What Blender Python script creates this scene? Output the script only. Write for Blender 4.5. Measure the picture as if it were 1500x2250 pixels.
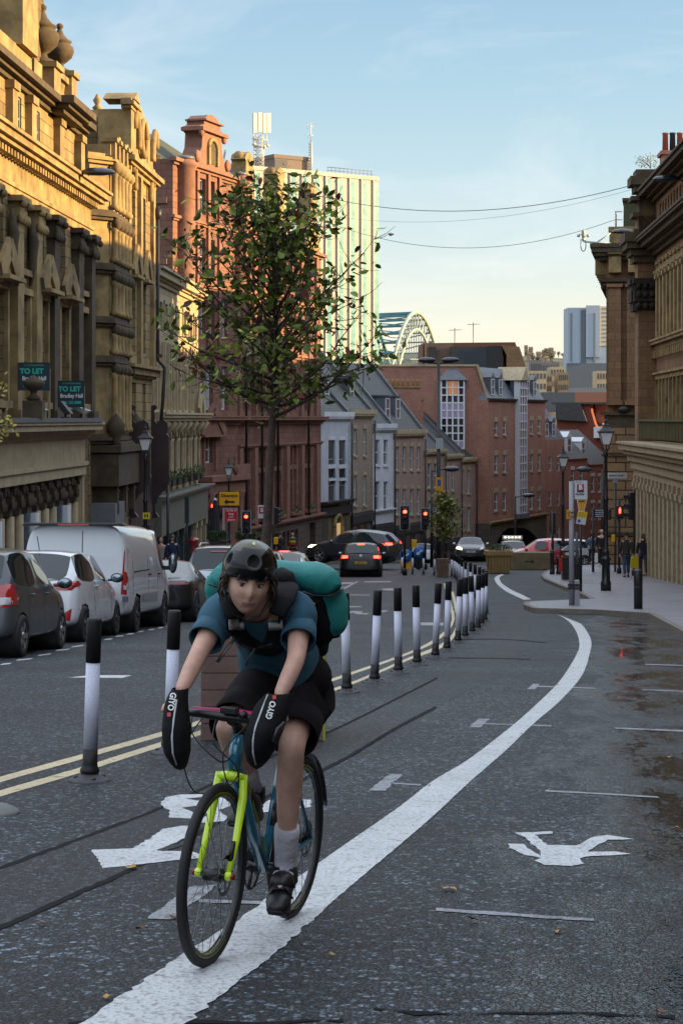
import bpy, math, random
from mathutils import Vector, Matrix, noise
from mathutils.bvhtree import BVHTree
R = math.radians
for o in list(bpy.data.objects): bpy.data.objects.remove(o)
SC = bpy.context.scene; COL = SC.collection
# ---------------------------------------------------------------- camera
F = 4250.0; CX = 750.0; HY = 920.0; CH = 1.45
cam = bpy.data.cameras.new('camera'); camo = bpy.data.objects.new('camera', cam); COL.objects.link(camo)
camo.location = (0, 0, CH); camo.rotation_euler = (R(90), 0, 0)
cam.sensor_fit = 'VERTICAL'; cam.sensor_height = 36; cam.lens = F/2250*36
cam.shift_y = -(1125-HY)/2250.0; cam.clip_start = 0.1; cam.clip_end = 20000
SC.camera = camo
# ---------------------------------------------------------------- light
SUN_EL = 11.0; SUN_AZ = 3.0      # azimuth measured from +X towards -Y
w = bpy.data.worlds.new('World'); SC.world = w; w.use_nodes = True
nt = w.node_tree; nt.nodes.clear()
def N(nt, t, **k):
 n = nt.nodes.new(t)
 for a, b in k.items():
  if a in ('loc',): continue
  setattr(n, a, b)
 return n
out = N(nt, 'ShaderNodeOutputWorld'); bg = N(nt, 'ShaderNodeBackground'); bg.inputs[1].default_value = 0.105
sky = N(nt, 'ShaderNodeTexSky'); sky.sky_type = 'NISHITA'; sky.sun_disc = False
sky.sun_elevation = R(SUN_EL); sky.sun_rotation = R(90+SUN_AZ); sky.air_density = 1.15; sky.dust_density = 1.0; sky.ozone_density = 2.2
hsv = N(nt, 'ShaderNodeHueSaturation'); hsv.inputs['Saturation'].default_value = 0.92; hsv.inputs['Value'].default_value = 1.0
SKYK = 4.9
tc = N(nt, 'ShaderNodeTexCoord'); mp = N(nt, 'ShaderNodeMapping'); mp.inputs['Scale'].default_value = (2.0, 2.0, 6.0); mp.inputs['Rotation'].default_value = (0, R(14), 0)
nz = N(nt, 'ShaderNodeTexNoise'); nz.inputs['Scale'].default_value = 3.2; nz.inputs['Detail'].default_value = 6; nz.inputs['Roughness'].default_value = .6; nz.inputs['Distortion'].default_value = .6
cr = N(nt, 'ShaderNodeValToRGB'); cr.color_ramp.elements[0].position = .50; cr.color_ramp.elements[1].position = .85
cr.color_ramp.elements[0].color = (0, 0, 0, 1); cr.color_ramp.elements[1].color = (.34, .34, .34, 1)
mx = N(nt, 'ShaderNodeMixRGB'); mx.inputs[2].default_value = (4.6, 4.3, 4.15, 1)
L = nt.links.new
L(tc.outputs['Generated'], mp.inputs[0]); L(mp.outputs[0], nz.inputs['Vector']); L(nz.outputs['Fac'], cr.inputs[0])
sepn = N(nt, 'ShaderNodeSeparateXYZ'); L(tc.outputs['Generated'], sepn.inputs[0])
gr = N(nt, 'ShaderNodeValToRGB'); ge = gr.color_ramp.elements
SKY = [(0, (.80, .69, .52)), (.03, (.78, .71, .57)), (.055, (.66, .67, .60)), (.085, (.52, .60, .62)), (.13, (.39, .52, .59)), (.17, (.31, .46, .56)), (.215, (.25, .40, .53)), (.27, (.42, .50, .60)), (.42, (1.08, 1.18, 1.32)), (1, (1.06, 1.19, 1.38))]
for i_, (p_, c_) in enumerate(SKY):
 e_ = ge[i_] if i_ < 2 else ge.new(p_)
 e_.position = p_; e_.color = c_+(1,)
gm = N(nt, 'ShaderNodeVectorMath', operation='SCALE'); gm.inputs['Scale'].default_value = SKYK
L(sepn.outputs[2], gr.inputs[0]); L(gr.outputs[0], gm.inputs[0])
gx = N(nt, 'ShaderNodeMixRGB'); gx.inputs[0].default_value = .82
L(sky.outputs[0], hsv.inputs['Color']); L(hsv.outputs[0], gx.inputs[1]); L(gm.outputs[0], gx.inputs[2]); L(gx.outputs[0], mx.inputs[1]); L(cr.outputs[0], mx.inputs[0]); L(mx.outputs[0], bg.inputs[0]); L(bg.outputs[0], out.inputs[0])
sl = bpy.data.lights.new('sun', 'SUN'); so = bpy.data.objects.new('sun', sl); COL.objects.link(so)
sl.energy = 5.0; sl.angle = R(0.6); sl.color = (1.0, 0.66, 0.28)
sd = Vector((math.cos(R(SUN_EL))*math.cos(R(SUN_AZ)), -math.cos(R(SUN_EL))*math.sin(R(SUN_AZ)), math.sin(R(SUN_EL))))
so.rotation_euler = sd.to_track_quat('Z', 'Y').to_euler(); so.location = (40, 0, 60)
SC.view_settings.view_transform = 'Standard'; SC.view_settings.look = 'None'; SC.view_settings.gamma = 1
SC.view_settings.exposure = 1.5
SC.cycles.max_bounces = 6; SC.cycles.diffuse_bounces = 3; SC.cycles.glossy_bounces = 3; SC.cycles.caustics_reflective = False; SC.cycles.caustics_refractive = False
try: SC.cycles.use_denoising = True
except Exception: pass
# ---------------------------------------------------------------- projection helpers
KN = [(-60, -2.71), (0, 1.45), (20, 2.838), (50, 4.92), (66, 5.9), (83, 6.80), (95, 7.36), (112, 8.45), (150, 11.2), (172, 12.75), (220, 16.5), (300, 24), (500, 34), (700, 40)]
def drop(Y):
 if Y <= KN[0][0]: return KN[0][1]
 for (a, da), (b, db) in zip(KN, KN[1:]):
  if Y <= b: return da+(db-da)*(Y-a)/(b-a)
 return KN[-1][1]
def gz(Y): return CH-drop(Y)
def px_(x, y, Y): return Vector(((x-CX)*Y/F, Y, CH+(HY-y)*Y/F))
def at(x, y, dz=0.0):
 lo, hi = 2.0, 400.0
 t = (y-HY)/F
 for _ in range(50):
  m = (lo+hi)/2
  if (drop(m)-dz)/m > t: lo = m
  else: hi = m
 return Vector(((x-CX)*lo/F, lo, gz(lo)+dz))
# ---------------------------------------------------------------- materials
def C(h):
 h = h.lstrip('#'); v = [int(h[i:i+2], 16)/255 for i in (0, 2, 4)]
 return tuple(((c+.055)/1.055)**2.4 if c > .04045 else c/12.92 for c in v)+(1,)
def mul(c, k): return (c[0]*k, c[1]*k, c[2]*k, 1)
MATS = {}
def pm(name, col, rough=.6, metal=0, var=0.0, vs=3.0, bump=0.0, bs=40.0, coat=0.0, emit=None, es=1.0, spec=.5, alpha=1, trans=0):
 if name in MATS: return MATS[name]
 if isinstance(col, str): col = C(col)
 m = bpy.data.materials.new(name); m.use_nodes = True; nt = m.node_tree; b = nt.nodes['Principled BSDF']
 b.inputs['Base Color'].default_value = col; b.inputs['Roughness'].default_value = rough; b.inputs['Metallic'].default_value = metal
 b.inputs['Specular IOR Level'].default_value = spec
 if coat: b.inputs['Coat Weight'].default_value = coat; b.inputs['Coat Roughness'].default_value = .05
 if trans: b.inputs['Transmission Weight'].default_value = trans
 if alpha < 1: b.inputs['Alpha'].default_value = alpha
 if emit is not None:
  b.inputs['Emission Color'].default_value = C(emit) if isinstance(emit, str) else emit; b.inputs['Emission Strength'].default_value = es
 L = nt.links.new
 if var or bump:
  t = N(nt, 'ShaderNodeTexCoord')
 if var:
  n = N(nt, 'ShaderNodeTexNoise'); n.inputs['Scale'].default_value = vs; n.inputs['Detail'].default_value = 6; n.inputs['Roughness'].default_value = .65
  L(t.outputs['Object'], n.inputs['Vector'])
  r = N(nt, 'ShaderNodeValToRGB'); r.color_ramp.elements[0].position = .32; r.color_ramp.elements[1].position = .68
  r.color_ramp.elements[0].color = mul(col, 1-var); r.color_ramp.elements[1].color = mul(col, 1+var*.6)
  L(n.outputs['Fac'], r.inputs[0]); L(r.outputs[0], b.inputs['Base Color'])
  q = N(nt, 'ShaderNodeMapRange'); q.inputs['To Min'].default_value = max(0, rough-.12); q.inputs['To Max'].default_value = min(1, rough+.15)
  L(n.outputs['Fac'], q.inputs[0]); L(q.outputs[0], b.inputs['Roughness'])
 if bump:
  n2 = N(nt, 'ShaderNodeTexNoise'); n2.inputs['Scale'].default_value = bs; n2.inputs['Detail'].default_value = 4
  L(t.outputs['Object'], n2.inputs['Vector'])
  bp = N(nt, 'ShaderNodeBump'); bp.inputs['Strength'].default_value = bump; bp.inputs['Distance'].default_value = .02
  L(n2.outputs['Fac'], bp.inputs['Height']); L(bp.outputs[0], b.inputs['Normal'])
 MATS[name] = m; return m
def masonry(name, c1, c2, mortar, bw=.6, bh=.3, ms=.012, rough=.85, bump=.5, dirt=.35, dscale=.35, soot='2a2622', streak=True):
 if name in MATS: return MATS[name]
 c1, c2, mortar = [C(c) if isinstance(c, str) else c for c in (c1, c2, mortar)]
 m = bpy.data.materials.new(name); m.use_nodes = True; nt = m.node_tree; b = nt.nodes['Principled BSDF']; L = nt.links.new
 t = N(nt, 'ShaderNodeTexCoord'); br = N(nt, 'ShaderNodeTexBrick'); br.inputs['Scale'].default_value = 1
 br.inputs['Brick Width'].default_value = bw; br.inputs['Row Height'].default_value = bh; br.inputs['Mortar Size'].default_value = ms; br.inputs['Mortar Smooth'].default_value = .3
 br.inputs['Color1'].default_value = c1; br.inputs['Color2'].default_value = c2; br.inputs['Mortar'].default_value = mortar; br.inputs['Bias'].default_value = 0
 L(t.outputs['UV'], br.inputs['Vector'])
 n = N(nt, 'ShaderNodeTexNoise'); n.inputs['Scale'].default_value = dscale; n.inputs['Detail'].default_value = 8; n.inputs['Roughness'].default_value = .7
 mp = N(nt, 'ShaderNodeMapping'); mp.inputs['Scale'].default_value = (1, 1, .45 if streak else 1)
 L(t.outputs['Object'], mp.inputs[0]); L(mp.outputs[0], n.inputs['Vector'])
 r = N(nt, 'ShaderNodeValToRGB'); r.color_ramp.elements[0].position = .42; r.color_ramp.elements[1].position = .70
 r.color_ramp.elements[0].color = (0, 0, 0, 1); r.color_ramp.elements[1].color = (dirt, dirt, dirt, 1)
 L(n.outputs['Fac'], r.inputs[0])
 x = N(nt, 'ShaderNodeMixRGB'); x.inputs[2].default_value = C(soot)
 L(br.outputs['Color'], x.inputs[1]); L(r.outputs[0], x.inputs[0])
 n3 = N(nt, 'ShaderNodeTexNoise'); n3.inputs['Scale'].default_value = 9; n3.inputs['Detail'].default_value = 5; L(t.outputs['Object'], n3.inputs['Vector'])
 x2 = N(nt, 'ShaderNodeMixRGB', blend_type='OVERLAY'); x2.inputs[0].default_value = .35; L(x.outputs[0], x2.inputs[1]); L(n3.outputs['Fac'], x2.inputs[2])
 L(x2.outputs[0], b.inputs['Base Color']); b.inputs['Roughness'].default_value = rough
 ad = N(nt, 'ShaderNodeMath', operation='MULTIPLY_ADD'); ad.inputs[1].default_value = -1.2; L(br.outputs['Fac'], ad.inputs[0]); L(n3.outputs['Fac'], ad.inputs[2])
 bp = N(nt, 'ShaderNodeBump'); bp.inputs['Strength'].default_value = bump; bp.inputs['Distance'].default_value = .02
 L(ad.outputs[0], bp.inputs['Height']); L(bp.outputs[0], b.inputs['Normal'])
 MATS[name] = m; return m
# ---------------------------------------------------------------- mesh builder
class MB:
 def __init__(s, M=None): s.v = []; s.f = []; s.s = []; s.M = M
 def add(s, vs, fs, sm=False):
  k = len(s.v)
  if s.M is not None: vs = [s.M @ Vector(v) for v in vs]
  s.v += [tuple(v) for v in vs]
  for f in fs: s.f.append([i+k for i in f]); s.s.append(sm)
  return s
 def box(s, x0, x1, y0, y1, z0, z1):
  v = [(x0, y0, z0), (x1, y0, z0), (x1, y1, z0), (x0, y1, z0), (x0, y0, z1), (x1, y0, z1), (x1, y1, z1), (x0, y1, z1)]
  return s.add(v, [(0, 3, 2, 1), (4, 5, 6, 7), (0, 1, 5, 4), (1, 2, 6, 5), (2, 3, 7, 6), (3, 0, 4, 7)])
 def bar(s, a, b, w, h=None, up=(0, 0, 1)):
  a, b = Vector(a), Vector(b); h = h or w; d = (b-a).normalized(); u = Vector(up)
  if abs(d.dot(u)) > .99: u = Vector((1, 0, 0))
  x = d.cross(u).normalized()*w/2; z = x.cross(d).normalized()*h/2
  v = [a-x-z, a+x-z, a+x+z, a-x+z, b-x-z, b+x-z, b+x+z, b-x+z]
  return s.add(v, [(0, 1, 2, 3), (7, 6, 5, 4), (0, 4, 5, 1), (1, 5, 6, 2), (2, 6, 7, 3), (3, 7, 4, 0)])
 def tube(s, pts, r, n=8, cap=True, sm=True, closed=False, flat=None):
  pts = [Vector(p) for p in pts]; m = len(pts)
  rs = r if isinstance(r, (list, tuple)) else [r]*m
  vs = []; fs = []; up = None
  for i, p in enumerate(pts):
   if closed: d = (pts[(i+1) % m]-pts[i-1]).normalized()
   else: d = (pts[min(i+1, m-1)]-pts[max(i-1, 0)]).normalized()
   if up is None:
    up = Vector((0, 0, 1)) if abs(d.z) < .9 else Vector((1, 0, 0))
   x = d.cross(up)
   if x.length < 1e-5: x = d.orthogonal()
   x.normalize(); up = x.cross(d).normalized()
   a, b = (rs[i], rs[i]) if not isinstance(rs[i], (tuple, list)) else rs[i]
   for j in range(n):
    t = 2*math.pi*j/n; vs.append(p+x*a*math.cos(t)+up*b*math.sin(t))
  for i in range(m if closed else m-1):
   k = (i+1) % m
   for j in range(n): fs.append((i*n+j, i*n+(j+1) % n, k*n+(j+1) % n, k*n+j))
  if cap and not closed: fs.append(tuple(range(n-1, -1, -1))); fs.append(tuple((m-1)*n+j for j in range(n)))
  fs = [tuple(reversed(f)) for f in fs]
  return s.add(vs, fs, sm)
 def lathe(s, prof, c=(0, 0, 0), n=16, sm=True, M=None, start=0, arc=2*math.pi):
  c = Vector(c); vs = []; fs = []; m = len(prof); full = arc > 6.28; nn = n if full else n+1
  for r, z in prof:
   for j in range(nn):
    t = start+arc*j/n; p = Vector((r*math.cos(t), r*math.sin(t), z))
    if M is not None: p = M @ p
    vs.append(c+p)
  for i in range(m-1):
   for j in range(n): fs.append((i*nn+j, i*nn+(j+1) % nn, (i+1)*nn+(j+1) % nn, (i+1)*nn+j))
  if full:
   if prof[0][0] > 1e-4: fs.append(tuple(range(nn-1, -1, -1)))
   if prof[-1][0] > 1e-4: fs.append(tuple((m-1)*nn+j for j in range(nn)))
  return s.add(vs, fs, sm)
 def prism(s, poly, a, b, ax='z', sm=False):
  n = len(poly)
  if sum(poly[i][0]*poly[(i+1) % n][1]-poly[(i+1) % n][0]*poly[i][1] for i in range(n)) < 0: poly = poly[::-1]
  def mk(p, t): return {'z': (p[0], p[1], t), 'y': (p[0], t, p[1]), 'x': (t, p[0], p[1])}[ax]
  vs = [mk(p, a) for p in poly]+[mk(p, b) for p in poly]
  fs = [tuple(range(n-1, -1, -1)), tuple(range(n, 2*n))]+[(i, (i+1) % n, n+(i+1) % n, n+i) for i in range(n)]
  if (ax == 'y') != (b < a): fs = [tuple(reversed(f)) for f in fs]
  return s.add(vs, fs, sm)
 def quad(s, *p): return s.add(list(p), [tuple(range(len(p)))])
 def sphere(s, c, r, n=12, m=8, sm=True):
  rx, ry, rz = r if isinstance(r, (tuple, list)) else (r, r, r); c = Vector(c)
  vs = [c+Vector((0, 0, rz))]; fs = []
  for i in range(1, m):
   t = math.pi*i/m
   for j in range(n):
    a = 2*math.pi*j/n; vs.append(c+Vector((rx*math.sin(t)*math.cos(a), ry*math.sin(t)*math.sin(a), rz*math.cos(t))))
  vs.append(c-Vector((0, 0, rz))); e = len(vs)-1
  for j in range(n):
   fs.append((0, 1+j, 1+(j+1) % n)); fs.append((e, e-n+(j+1) % n, e-n+j))
   for i in range(m-2): fs.append((1+i*n+j, 1+(i+1)*n+j, 1+(i+1)*n+(j+1) % n, 1+i*n+(j+1) % n))
  return s.add(vs, fs, sm)
def mesh_uv(me):
 if not me.polygons: return
 uv = me.uv_layers.new(name='UVMap').data
 for p in me.polygons:
  n = p.normal; ax = 2 if abs(n.z) > .75 else (0 if abs(n.x) > abs(n.y) else 1)
  for li in p.loop_indices:
   c = me.vertices[me.loops[li].vertex_index].co
   uv[li].uv = (c.x, c.y) if ax == 2 else ((c.y, c.z) if ax == 0 else (c.x, c.z))
def mkmesh(name, mb, mat, bevel=0):
 me = bpy.data.meshes.new(name); me.from_pydata(mb.v, [], mb.f); me.update()
 me.polygons.foreach_set('use_smooth', mb.s); mesh_uv(me)
 if mat is not None:
  for m_ in (mat if isinstance(mat, (list, tuple)) else [mat]): me.materials.append(m_)
 return me
def link(name, me, parent=None, loc=None):
 o = bpy.data.objects.new(name, me); COL.objects.link(o)
 if parent is not None: o.parent = parent
 if loc is not None: o.location = loc
 return o
def obj(name, mb, mat, parent=None, loc=None, bevel=0):
 o = link(name, mkmesh(name, mb, mat), parent, loc)
 if bevel:
  md = o.modifiers.new('bevel', 'BEVEL'); md.width = bevel; md.segments = 2; md.limit_method = 'ANGLE'; md.angle_limit = R(40)
 return o
def tag(o, label, cat, group=None, kind=None):
 if label: o['label'] = label
 if cat: o['category'] = cat
 if group: o['group'] = group
 if kind: o['kind'] = kind
 return o
def thing(name, label, cat, loc=(0, 0, 0), rz=0, group=None):
 o = bpy.data.objects.new(name, None); COL.objects.link(o); o.location = loc; o.rotation_euler = (0, 0, rz); o.empty_display_size = .2
 return tag(o, label, cat, group)
def struct(name, mb, mat, label=None):
 o = obj(name, mb, mat); o['kind'] = 'structure'
 if label: o['label'] = label
 return o
def kids(o): return [c for c in COL.objects if c.parent == o]
def copy_tree(o, parent=None):
 c = o.copy(); COL.objects.link(c)
 if parent is not None: c.parent = parent
 for ch in list(o.children): copy_tree(ch, c)
 return c
def dup(root, loc, rz, label, group=None):
 c = copy_tree(root); c.location = loc; c.rotation_euler = (0, 0, rz); c['label'] = label
 if group: c['group'] = group
 return c
def text_mb(txt, size, depth=.004, align='CENTER', sx=1.0, bold=0.0):
 cu = bpy.data.curves.new('t', 'FONT'); cu.body = txt; cu.size = size; cu.extrude = depth/2; cu.align_x = align; cu.align_y = 'CENTER'; cu.offset = bold; cu.resolution_u = 3
 o = bpy.data.objects.new('t', cu); COL.objects.link(o)
 dg = bpy.context.evaluated_depsgraph_get(); me = o.evaluated_get(dg).to_mesh()
 vs = [(v.co.x*sx, v.co.y, v.co.z) for v in me.vertices]; fs = [tuple(p.vertices) for p in me.polygons]
 o.evaluated_get(dg).to_mesh_clear(); bpy.data.objects.remove(o); bpy.data.curves.remove(cu)
 return vs, fs
def text_part(name, parent, txt, size, mat, M, **k):
 vs, fs = text_mb(txt, size, **k); mb = MB(M); mb.add(vs, fs); return obj(name, mb, mat, parent)
def TM(loc, rz=0, rx=90, ry=0): return Matrix.Translation(loc) @ Matrix.Rotation(R(rz), 4, 'Z') @ Matrix.Rotation(R(rx), 4, 'X') @ Matrix.Rotation(R(ry), 4, 'Z')
# ================================================================ ground, road, markings
def asphalt(name, base, tint, wet=True, agg=1.0):
 m = bpy.data.materials.new(name); m.use_nodes = True; nt = m.node_tree; b = nt.nodes['Principled BSDF']; L = nt.links.new
 g = N(nt, 'ShaderNodeNewGeometry'); P = g.outputs['Position']
 v = N(nt, 'ShaderNodeTexVoronoi', feature='F1'); v.inputs['Scale'].default_value = 50*agg; v.inputs['Randomness'].default_value = 1
 mpv = N(nt, 'ShaderNodeMapping'); mpv.inputs['Scale'].default_value = (1, .8, 1); dn = N(nt, 'ShaderNodeTexNoise'); dn.inputs['Scale'].default_value = 38*agg; dn.inputs['Detail'].default_value = 3; L(P, dn.inputs['Vector'])
 ds = N(nt, 'ShaderNodeVectorMath', operation='MULTIPLY_ADD'); ds.inputs[1].default_value = (.03, .03, .03); L(dn.outputs['Color'], ds.inputs[0]); L(P, ds.inputs[2]); L(ds.outputs[0], mpv.inputs[0]); L(mpv.outputs[0], v.inputs['Vector'])
 v2 = N(nt, 'ShaderNodeTexVoronoi', feature='DISTANCE_TO_EDGE'); v2.inputs['Scale'].default_value = 50*agg; L(mpv.outputs[0], v2.inputs['Vector'])
 sep = N(nt, 'ShaderNodeSeparateColor'); L(v.outputs['Color'], sep.inputs[0])
 r = N(nt, 'ShaderNodeValToRGB'); e = r.color_ramp.elements; e[0].position = 0; e[0].color = mul(base, .22); e[1].position = 1; e[1].color = mul(tint, 3.6)
 k = e.new(.55); k.color = base; k = e.new(.80); k.color = mul(tint, .9)
 L(sep.outputs[0], r.inputs[0])
 edge = N(nt, 'ShaderNodeMapRange'); edge.inputs[1].default_value = 0.0; edge.inputs[2].default_value = .14; edge.inputs[3].default_value = .42; edge.inputs[4].default_value = 1; L(v2.outputs['Distance'], edge.inputs[0])
 mm = N(nt, 'ShaderNodeMixRGB', blend_type='MULTIPLY'); mm.inputs[0].default_value = 1; L(r.outputs[0], mm.inputs[1]); L(edge.outputs[0], mm.inputs[2])
 n = N(nt, 'ShaderNodeTexNoise'); n.inputs['Scale'].default_value = .55; n.inputs['Detail'].default_value = 9; n.inputs['Roughness'].default_value = .65; L(P, n.inputs['Vector'])
 rr = N(nt, 'ShaderNodeMapRange'); rr.inputs[1].default_value = .35; rr.inputs[2].default_value = .65; rr.inputs[3].default_value = .38; rr.inputs[4].default_value = 1.15; L(n.outputs['Fac'], rr.inputs[0])
 m2 = N(nt, 'ShaderNodeMixRGB', blend_type='MULTIPLY'); m2.inputs[0].default_value = 1; L(mm.outputs[0], m2.inputs[1]); L(rr.outputs[0], m2.inputs[2])
 bump = N(nt, 'ShaderNodeBump'); bump.inputs['Strength'].default_value = 1; bump.inputs['Distance'].default_value = .014
 L(edge.outputs[0], bump.inputs['Height'])
 if wet:
  sx = N(nt, 'ShaderNodeSeparateXYZ'); L(P, sx.inputs[0])
  mpw = N(nt, 'ShaderNodeMapping'); mpw.inputs['Scale'].default_value = (1.5, .5, 1); L(P, mpw.inputs[0])
  nw = N(nt, 'ShaderNodeTexNoise'); nw.inputs['Scale'].default_value = 1.35; nw.inputs['Detail'].default_value = 7; nw.inputs['Roughness'].default_value = .68; L(mpw.outputs[0], nw.inputs['Vector'])
  a = N(nt, 'ShaderNodeMath', operation='MULTIPLY_ADD'); a.inputs[1].default_value = -.135; a.inputs[2].default_value = .137; L(sx.outputs['Y'], a.inputs[0])
  c = N(nt, 'ShaderNodeMath', operation='ADD'); L(sx.outputs['X'], c.inputs[0]); L(a.outputs[0], c.inputs[1])
  c2 = N(nt, 'ShaderNodeMapRange'); c2.inputs[1].default_value = -.9; c2.inputs[2].default_value = .5; c2.inputs[3].default_value = -.28; c2.inputs[4].default_value = .19; L(c.outputs[0], c2.inputs[0])
  d = N(nt, 'ShaderNodeMath', operation='ADD'); L(nw.outputs['Fac'], d.inputs[0]); L(c2.outputs[0], d.inputs[1])
  wetf = N(nt, 'ShaderNodeMapRange'); wetf.inputs[1].default_value = .45; wetf.inputs[2].default_value = .62; b.inputs['Specular IOR Level'].default_value = .4; L(d.outputs[0], wetf.inputs[0]); wetf.name = 'wet'
  ro = N(nt, 'ShaderNodeMapRange'); ro.inputs[3].default_value = .6; ro.inputs[4].default_value = .3; L(wetf.outputs[0], ro.inputs[0]); L(ro.outputs[0], b.inputs['Roughness'])
  dk = N(nt, 'ShaderNodeMapRange'); dk.inputs[3].default_value = 1; dk.inputs[4].default_value = .55; L(wetf.outputs[0], dk.inputs[0])
  m3 = N(nt, 'ShaderNodeMixRGB', blend_type='MULTIPLY'); m3.inputs[0].default_value = 1; L(m2.outputs[0], m3.inputs[1]); L(dk.outputs[0], m3.inputs[2]); L(m3.outputs[0], b.inputs['Base Color'])
  bs = N(nt, 'ShaderNodeMapRange'); bs.inputs[3].default_value = 1; bs.inputs[4].default_value = 1; L(wetf.outputs[0], bs.inputs[0]); pf = N(nt, 'ShaderNodeMapRange'); pf.inputs[1].default_value = .66; pf.inputs[2].default_value = .71; fn_ = N(nt, 'ShaderNodeTexNoise'); fn_.inputs['Scale'].default_value = 14; fn_.inputs['Detail'].default_value = 8; fn_.inputs['Roughness'].default_value = .75; L(mpw.outputs[0], fn_.inputs['Vector']); fa_ = N(nt, 'ShaderNodeMath', operation='MULTIPLY_ADD'); fa_.inputs[1].default_value = .55; fa_.inputs[2].default_value = -.275; L(fn_.outputs['Fac'], fa_.inputs[0]); fb_ = N(nt, 'ShaderNodeMath', operation='ADD'); L(fa_.outputs[0], fb_.inputs[0]); L(d.outputs[0], fb_.inputs[1]); L(fb_.outputs[0], pf.inputs[0])
  b2_ = N(nt, 'ShaderNodeMix'); b2_.data_type = 'FLOAT'; L(pf.outputs[0], b2_.inputs[0]); L(bs.outputs[0], b2_.inputs[2]); b2_.inputs[3].default_value = .06; L(b2_.outputs[0], bump.inputs['Strength'])
  r2_ = N(nt, 'ShaderNodeMix'); r2_.data_type = 'FLOAT'; L(pf.outputs[0], r2_.inputs[0]); L(ro.outputs[0], r2_.inputs[2]); r2_.inputs[3].default_value = .05; L(r2_.outputs[0], b.inputs['Roughness'])
 else:
  L(m2.outputs[0], b.inputs['Base Color']); b.inputs['Roughness'].default_value = .6
 L(bump.outputs[0], b.inputs['Normal'])
 MATS[name] = m; return m
M_ROAD = asphalt('asphalt', (.019, .023, .031, 1), (.056, .070, .086, 1))
M_PATCH = asphalt('asphalt_patch', (.015, .017, .022, 1), (.038, .046, .055, 1), wet=False, agg=1.25)
M_TAR = pm('tar_seal', (.008, .008, .009, 1), .85, var=.4, vs=6, spec=.15)
def paint(name, col, wear=.12, rough=.55, ws=9.0):
 m = bpy.data.materials.new(name); m.use_nodes = True; nt = m.node_tree; b = nt.nodes['Principled BSDF']; L = nt.links.new
 g = N(nt, 'ShaderNodeNewGeometry'); n = N(nt, 'ShaderNodeTexNoise'); n.inputs['Scale'].default_value = ws; n.inputs['Detail'].default_value = 9; n.inputs['Roughness'].default_value = .72; L(g.outputs[0], n.inputs['Vector'])
 r = N(nt, 'ShaderNodeValToRGB'); e = r.color_ramp.elements; e[0].position = .30+wear*.8; e[0].color = mul(C(col), .38); e[1].position = .40+wear; e[1].color = C(col); L(n.outputs['Fac'], r.inputs[0])
 n2 = N(nt, 'ShaderNodeTexNoise'); n2.inputs['Scale'].default_value = 1.7; n2.inputs['Detail'].default_value = 5; L(g.outputs[0], n2.inputs['Vector'])
 q = N(nt, 'ShaderNodeMapRange'); q.inputs[1].default_value = .3; q.inputs[2].default_value = .7; q.inputs[3].default_value = .86; q.inputs[4].default_value = 1.04; L(n2.outputs['Fac'], q.inputs[0])
 x = N(nt, 'ShaderNodeMixRGB', blend_type='MULTIPLY'); x.inputs[0].default_value = 1; L(r.outputs[0], x.inputs[1]); L(q.outputs[0], x.inputs[2]); v = N(nt, 'ShaderNodeTexVoronoi'); v.inputs['Scale'].default_value = 55; L(g.outputs[0], v.inputs['Vector'])
 pt = N(nt, 'ShaderNodeMapRange'); pt.inputs[1].default_value = .55; pt.inputs[2].default_value = .8; pt.inputs[3].default_value = 1; pt.inputs[4].default_value = .62-wear; L(v.outputs['Distance'], pt.inputs[0])
 x3 = N(nt, 'ShaderNodeMixRGB', blend_type='MULTIPLY'); x3.inputs[0].default_value = 1; L(x.outputs[0], x3.inputs[1]); L(pt.outputs[0], x3.inputs[2]); L(x3.outputs[0], b.inputs['Base Color'])
 bp = N(nt, 'ShaderNodeBump'); bp.inputs['Strength'].default_value = .7; bp.inputs['Distance'].default_value = .005; L(v.outputs['Distance'], bp.inputs['Height']); L(bp.outputs[0], b.inputs['Normal'])
 b.inputs['Roughness'].default_value = rough; MATS[name] = m; return m
M_WHITE = paint('white_road_paint', 'c4c6c8', .045, ws=16)
M_OLD = paint('worn_road_paint', '8d9096', .10)
M_CREAM = paint('cream_road_paint', 'c9b893', .04)
ys = [-40, -20, -8, -2, 0, 2]+[3+i*.75 for i in range(30)]+[26+i*2 for i in range(40)]+[110+i*6 for i in range(20)]+[240+i*25 for i in range(20)]
xs = [-900, -400, -200, -100, -60, -40]+[-30+i*3 for i in range(21)]+[40, 60, 100, 200, 400, 900]
mb = MB(); vs = [(x, y, gz(y)) for y in ys for x in xs]; nx = len(xs)
mb.add(vs, [(j*nx+i, j*nx+i+1, (j+1)*nx+i+1, (j+1)*nx+i) for j in range(len(ys)-1) for i in range(nx-1)], True)
o = struct('road', mb, M_ROAD)
rng = random.Random(4)
def ground_poly(pts, dz, sub=.35):
 """px polygon -> draped polygon as triangle fan strips by clipping in Y; adequate for small marks"""
 P = [at(x, y) for x, y in pts]
 return P
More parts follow.
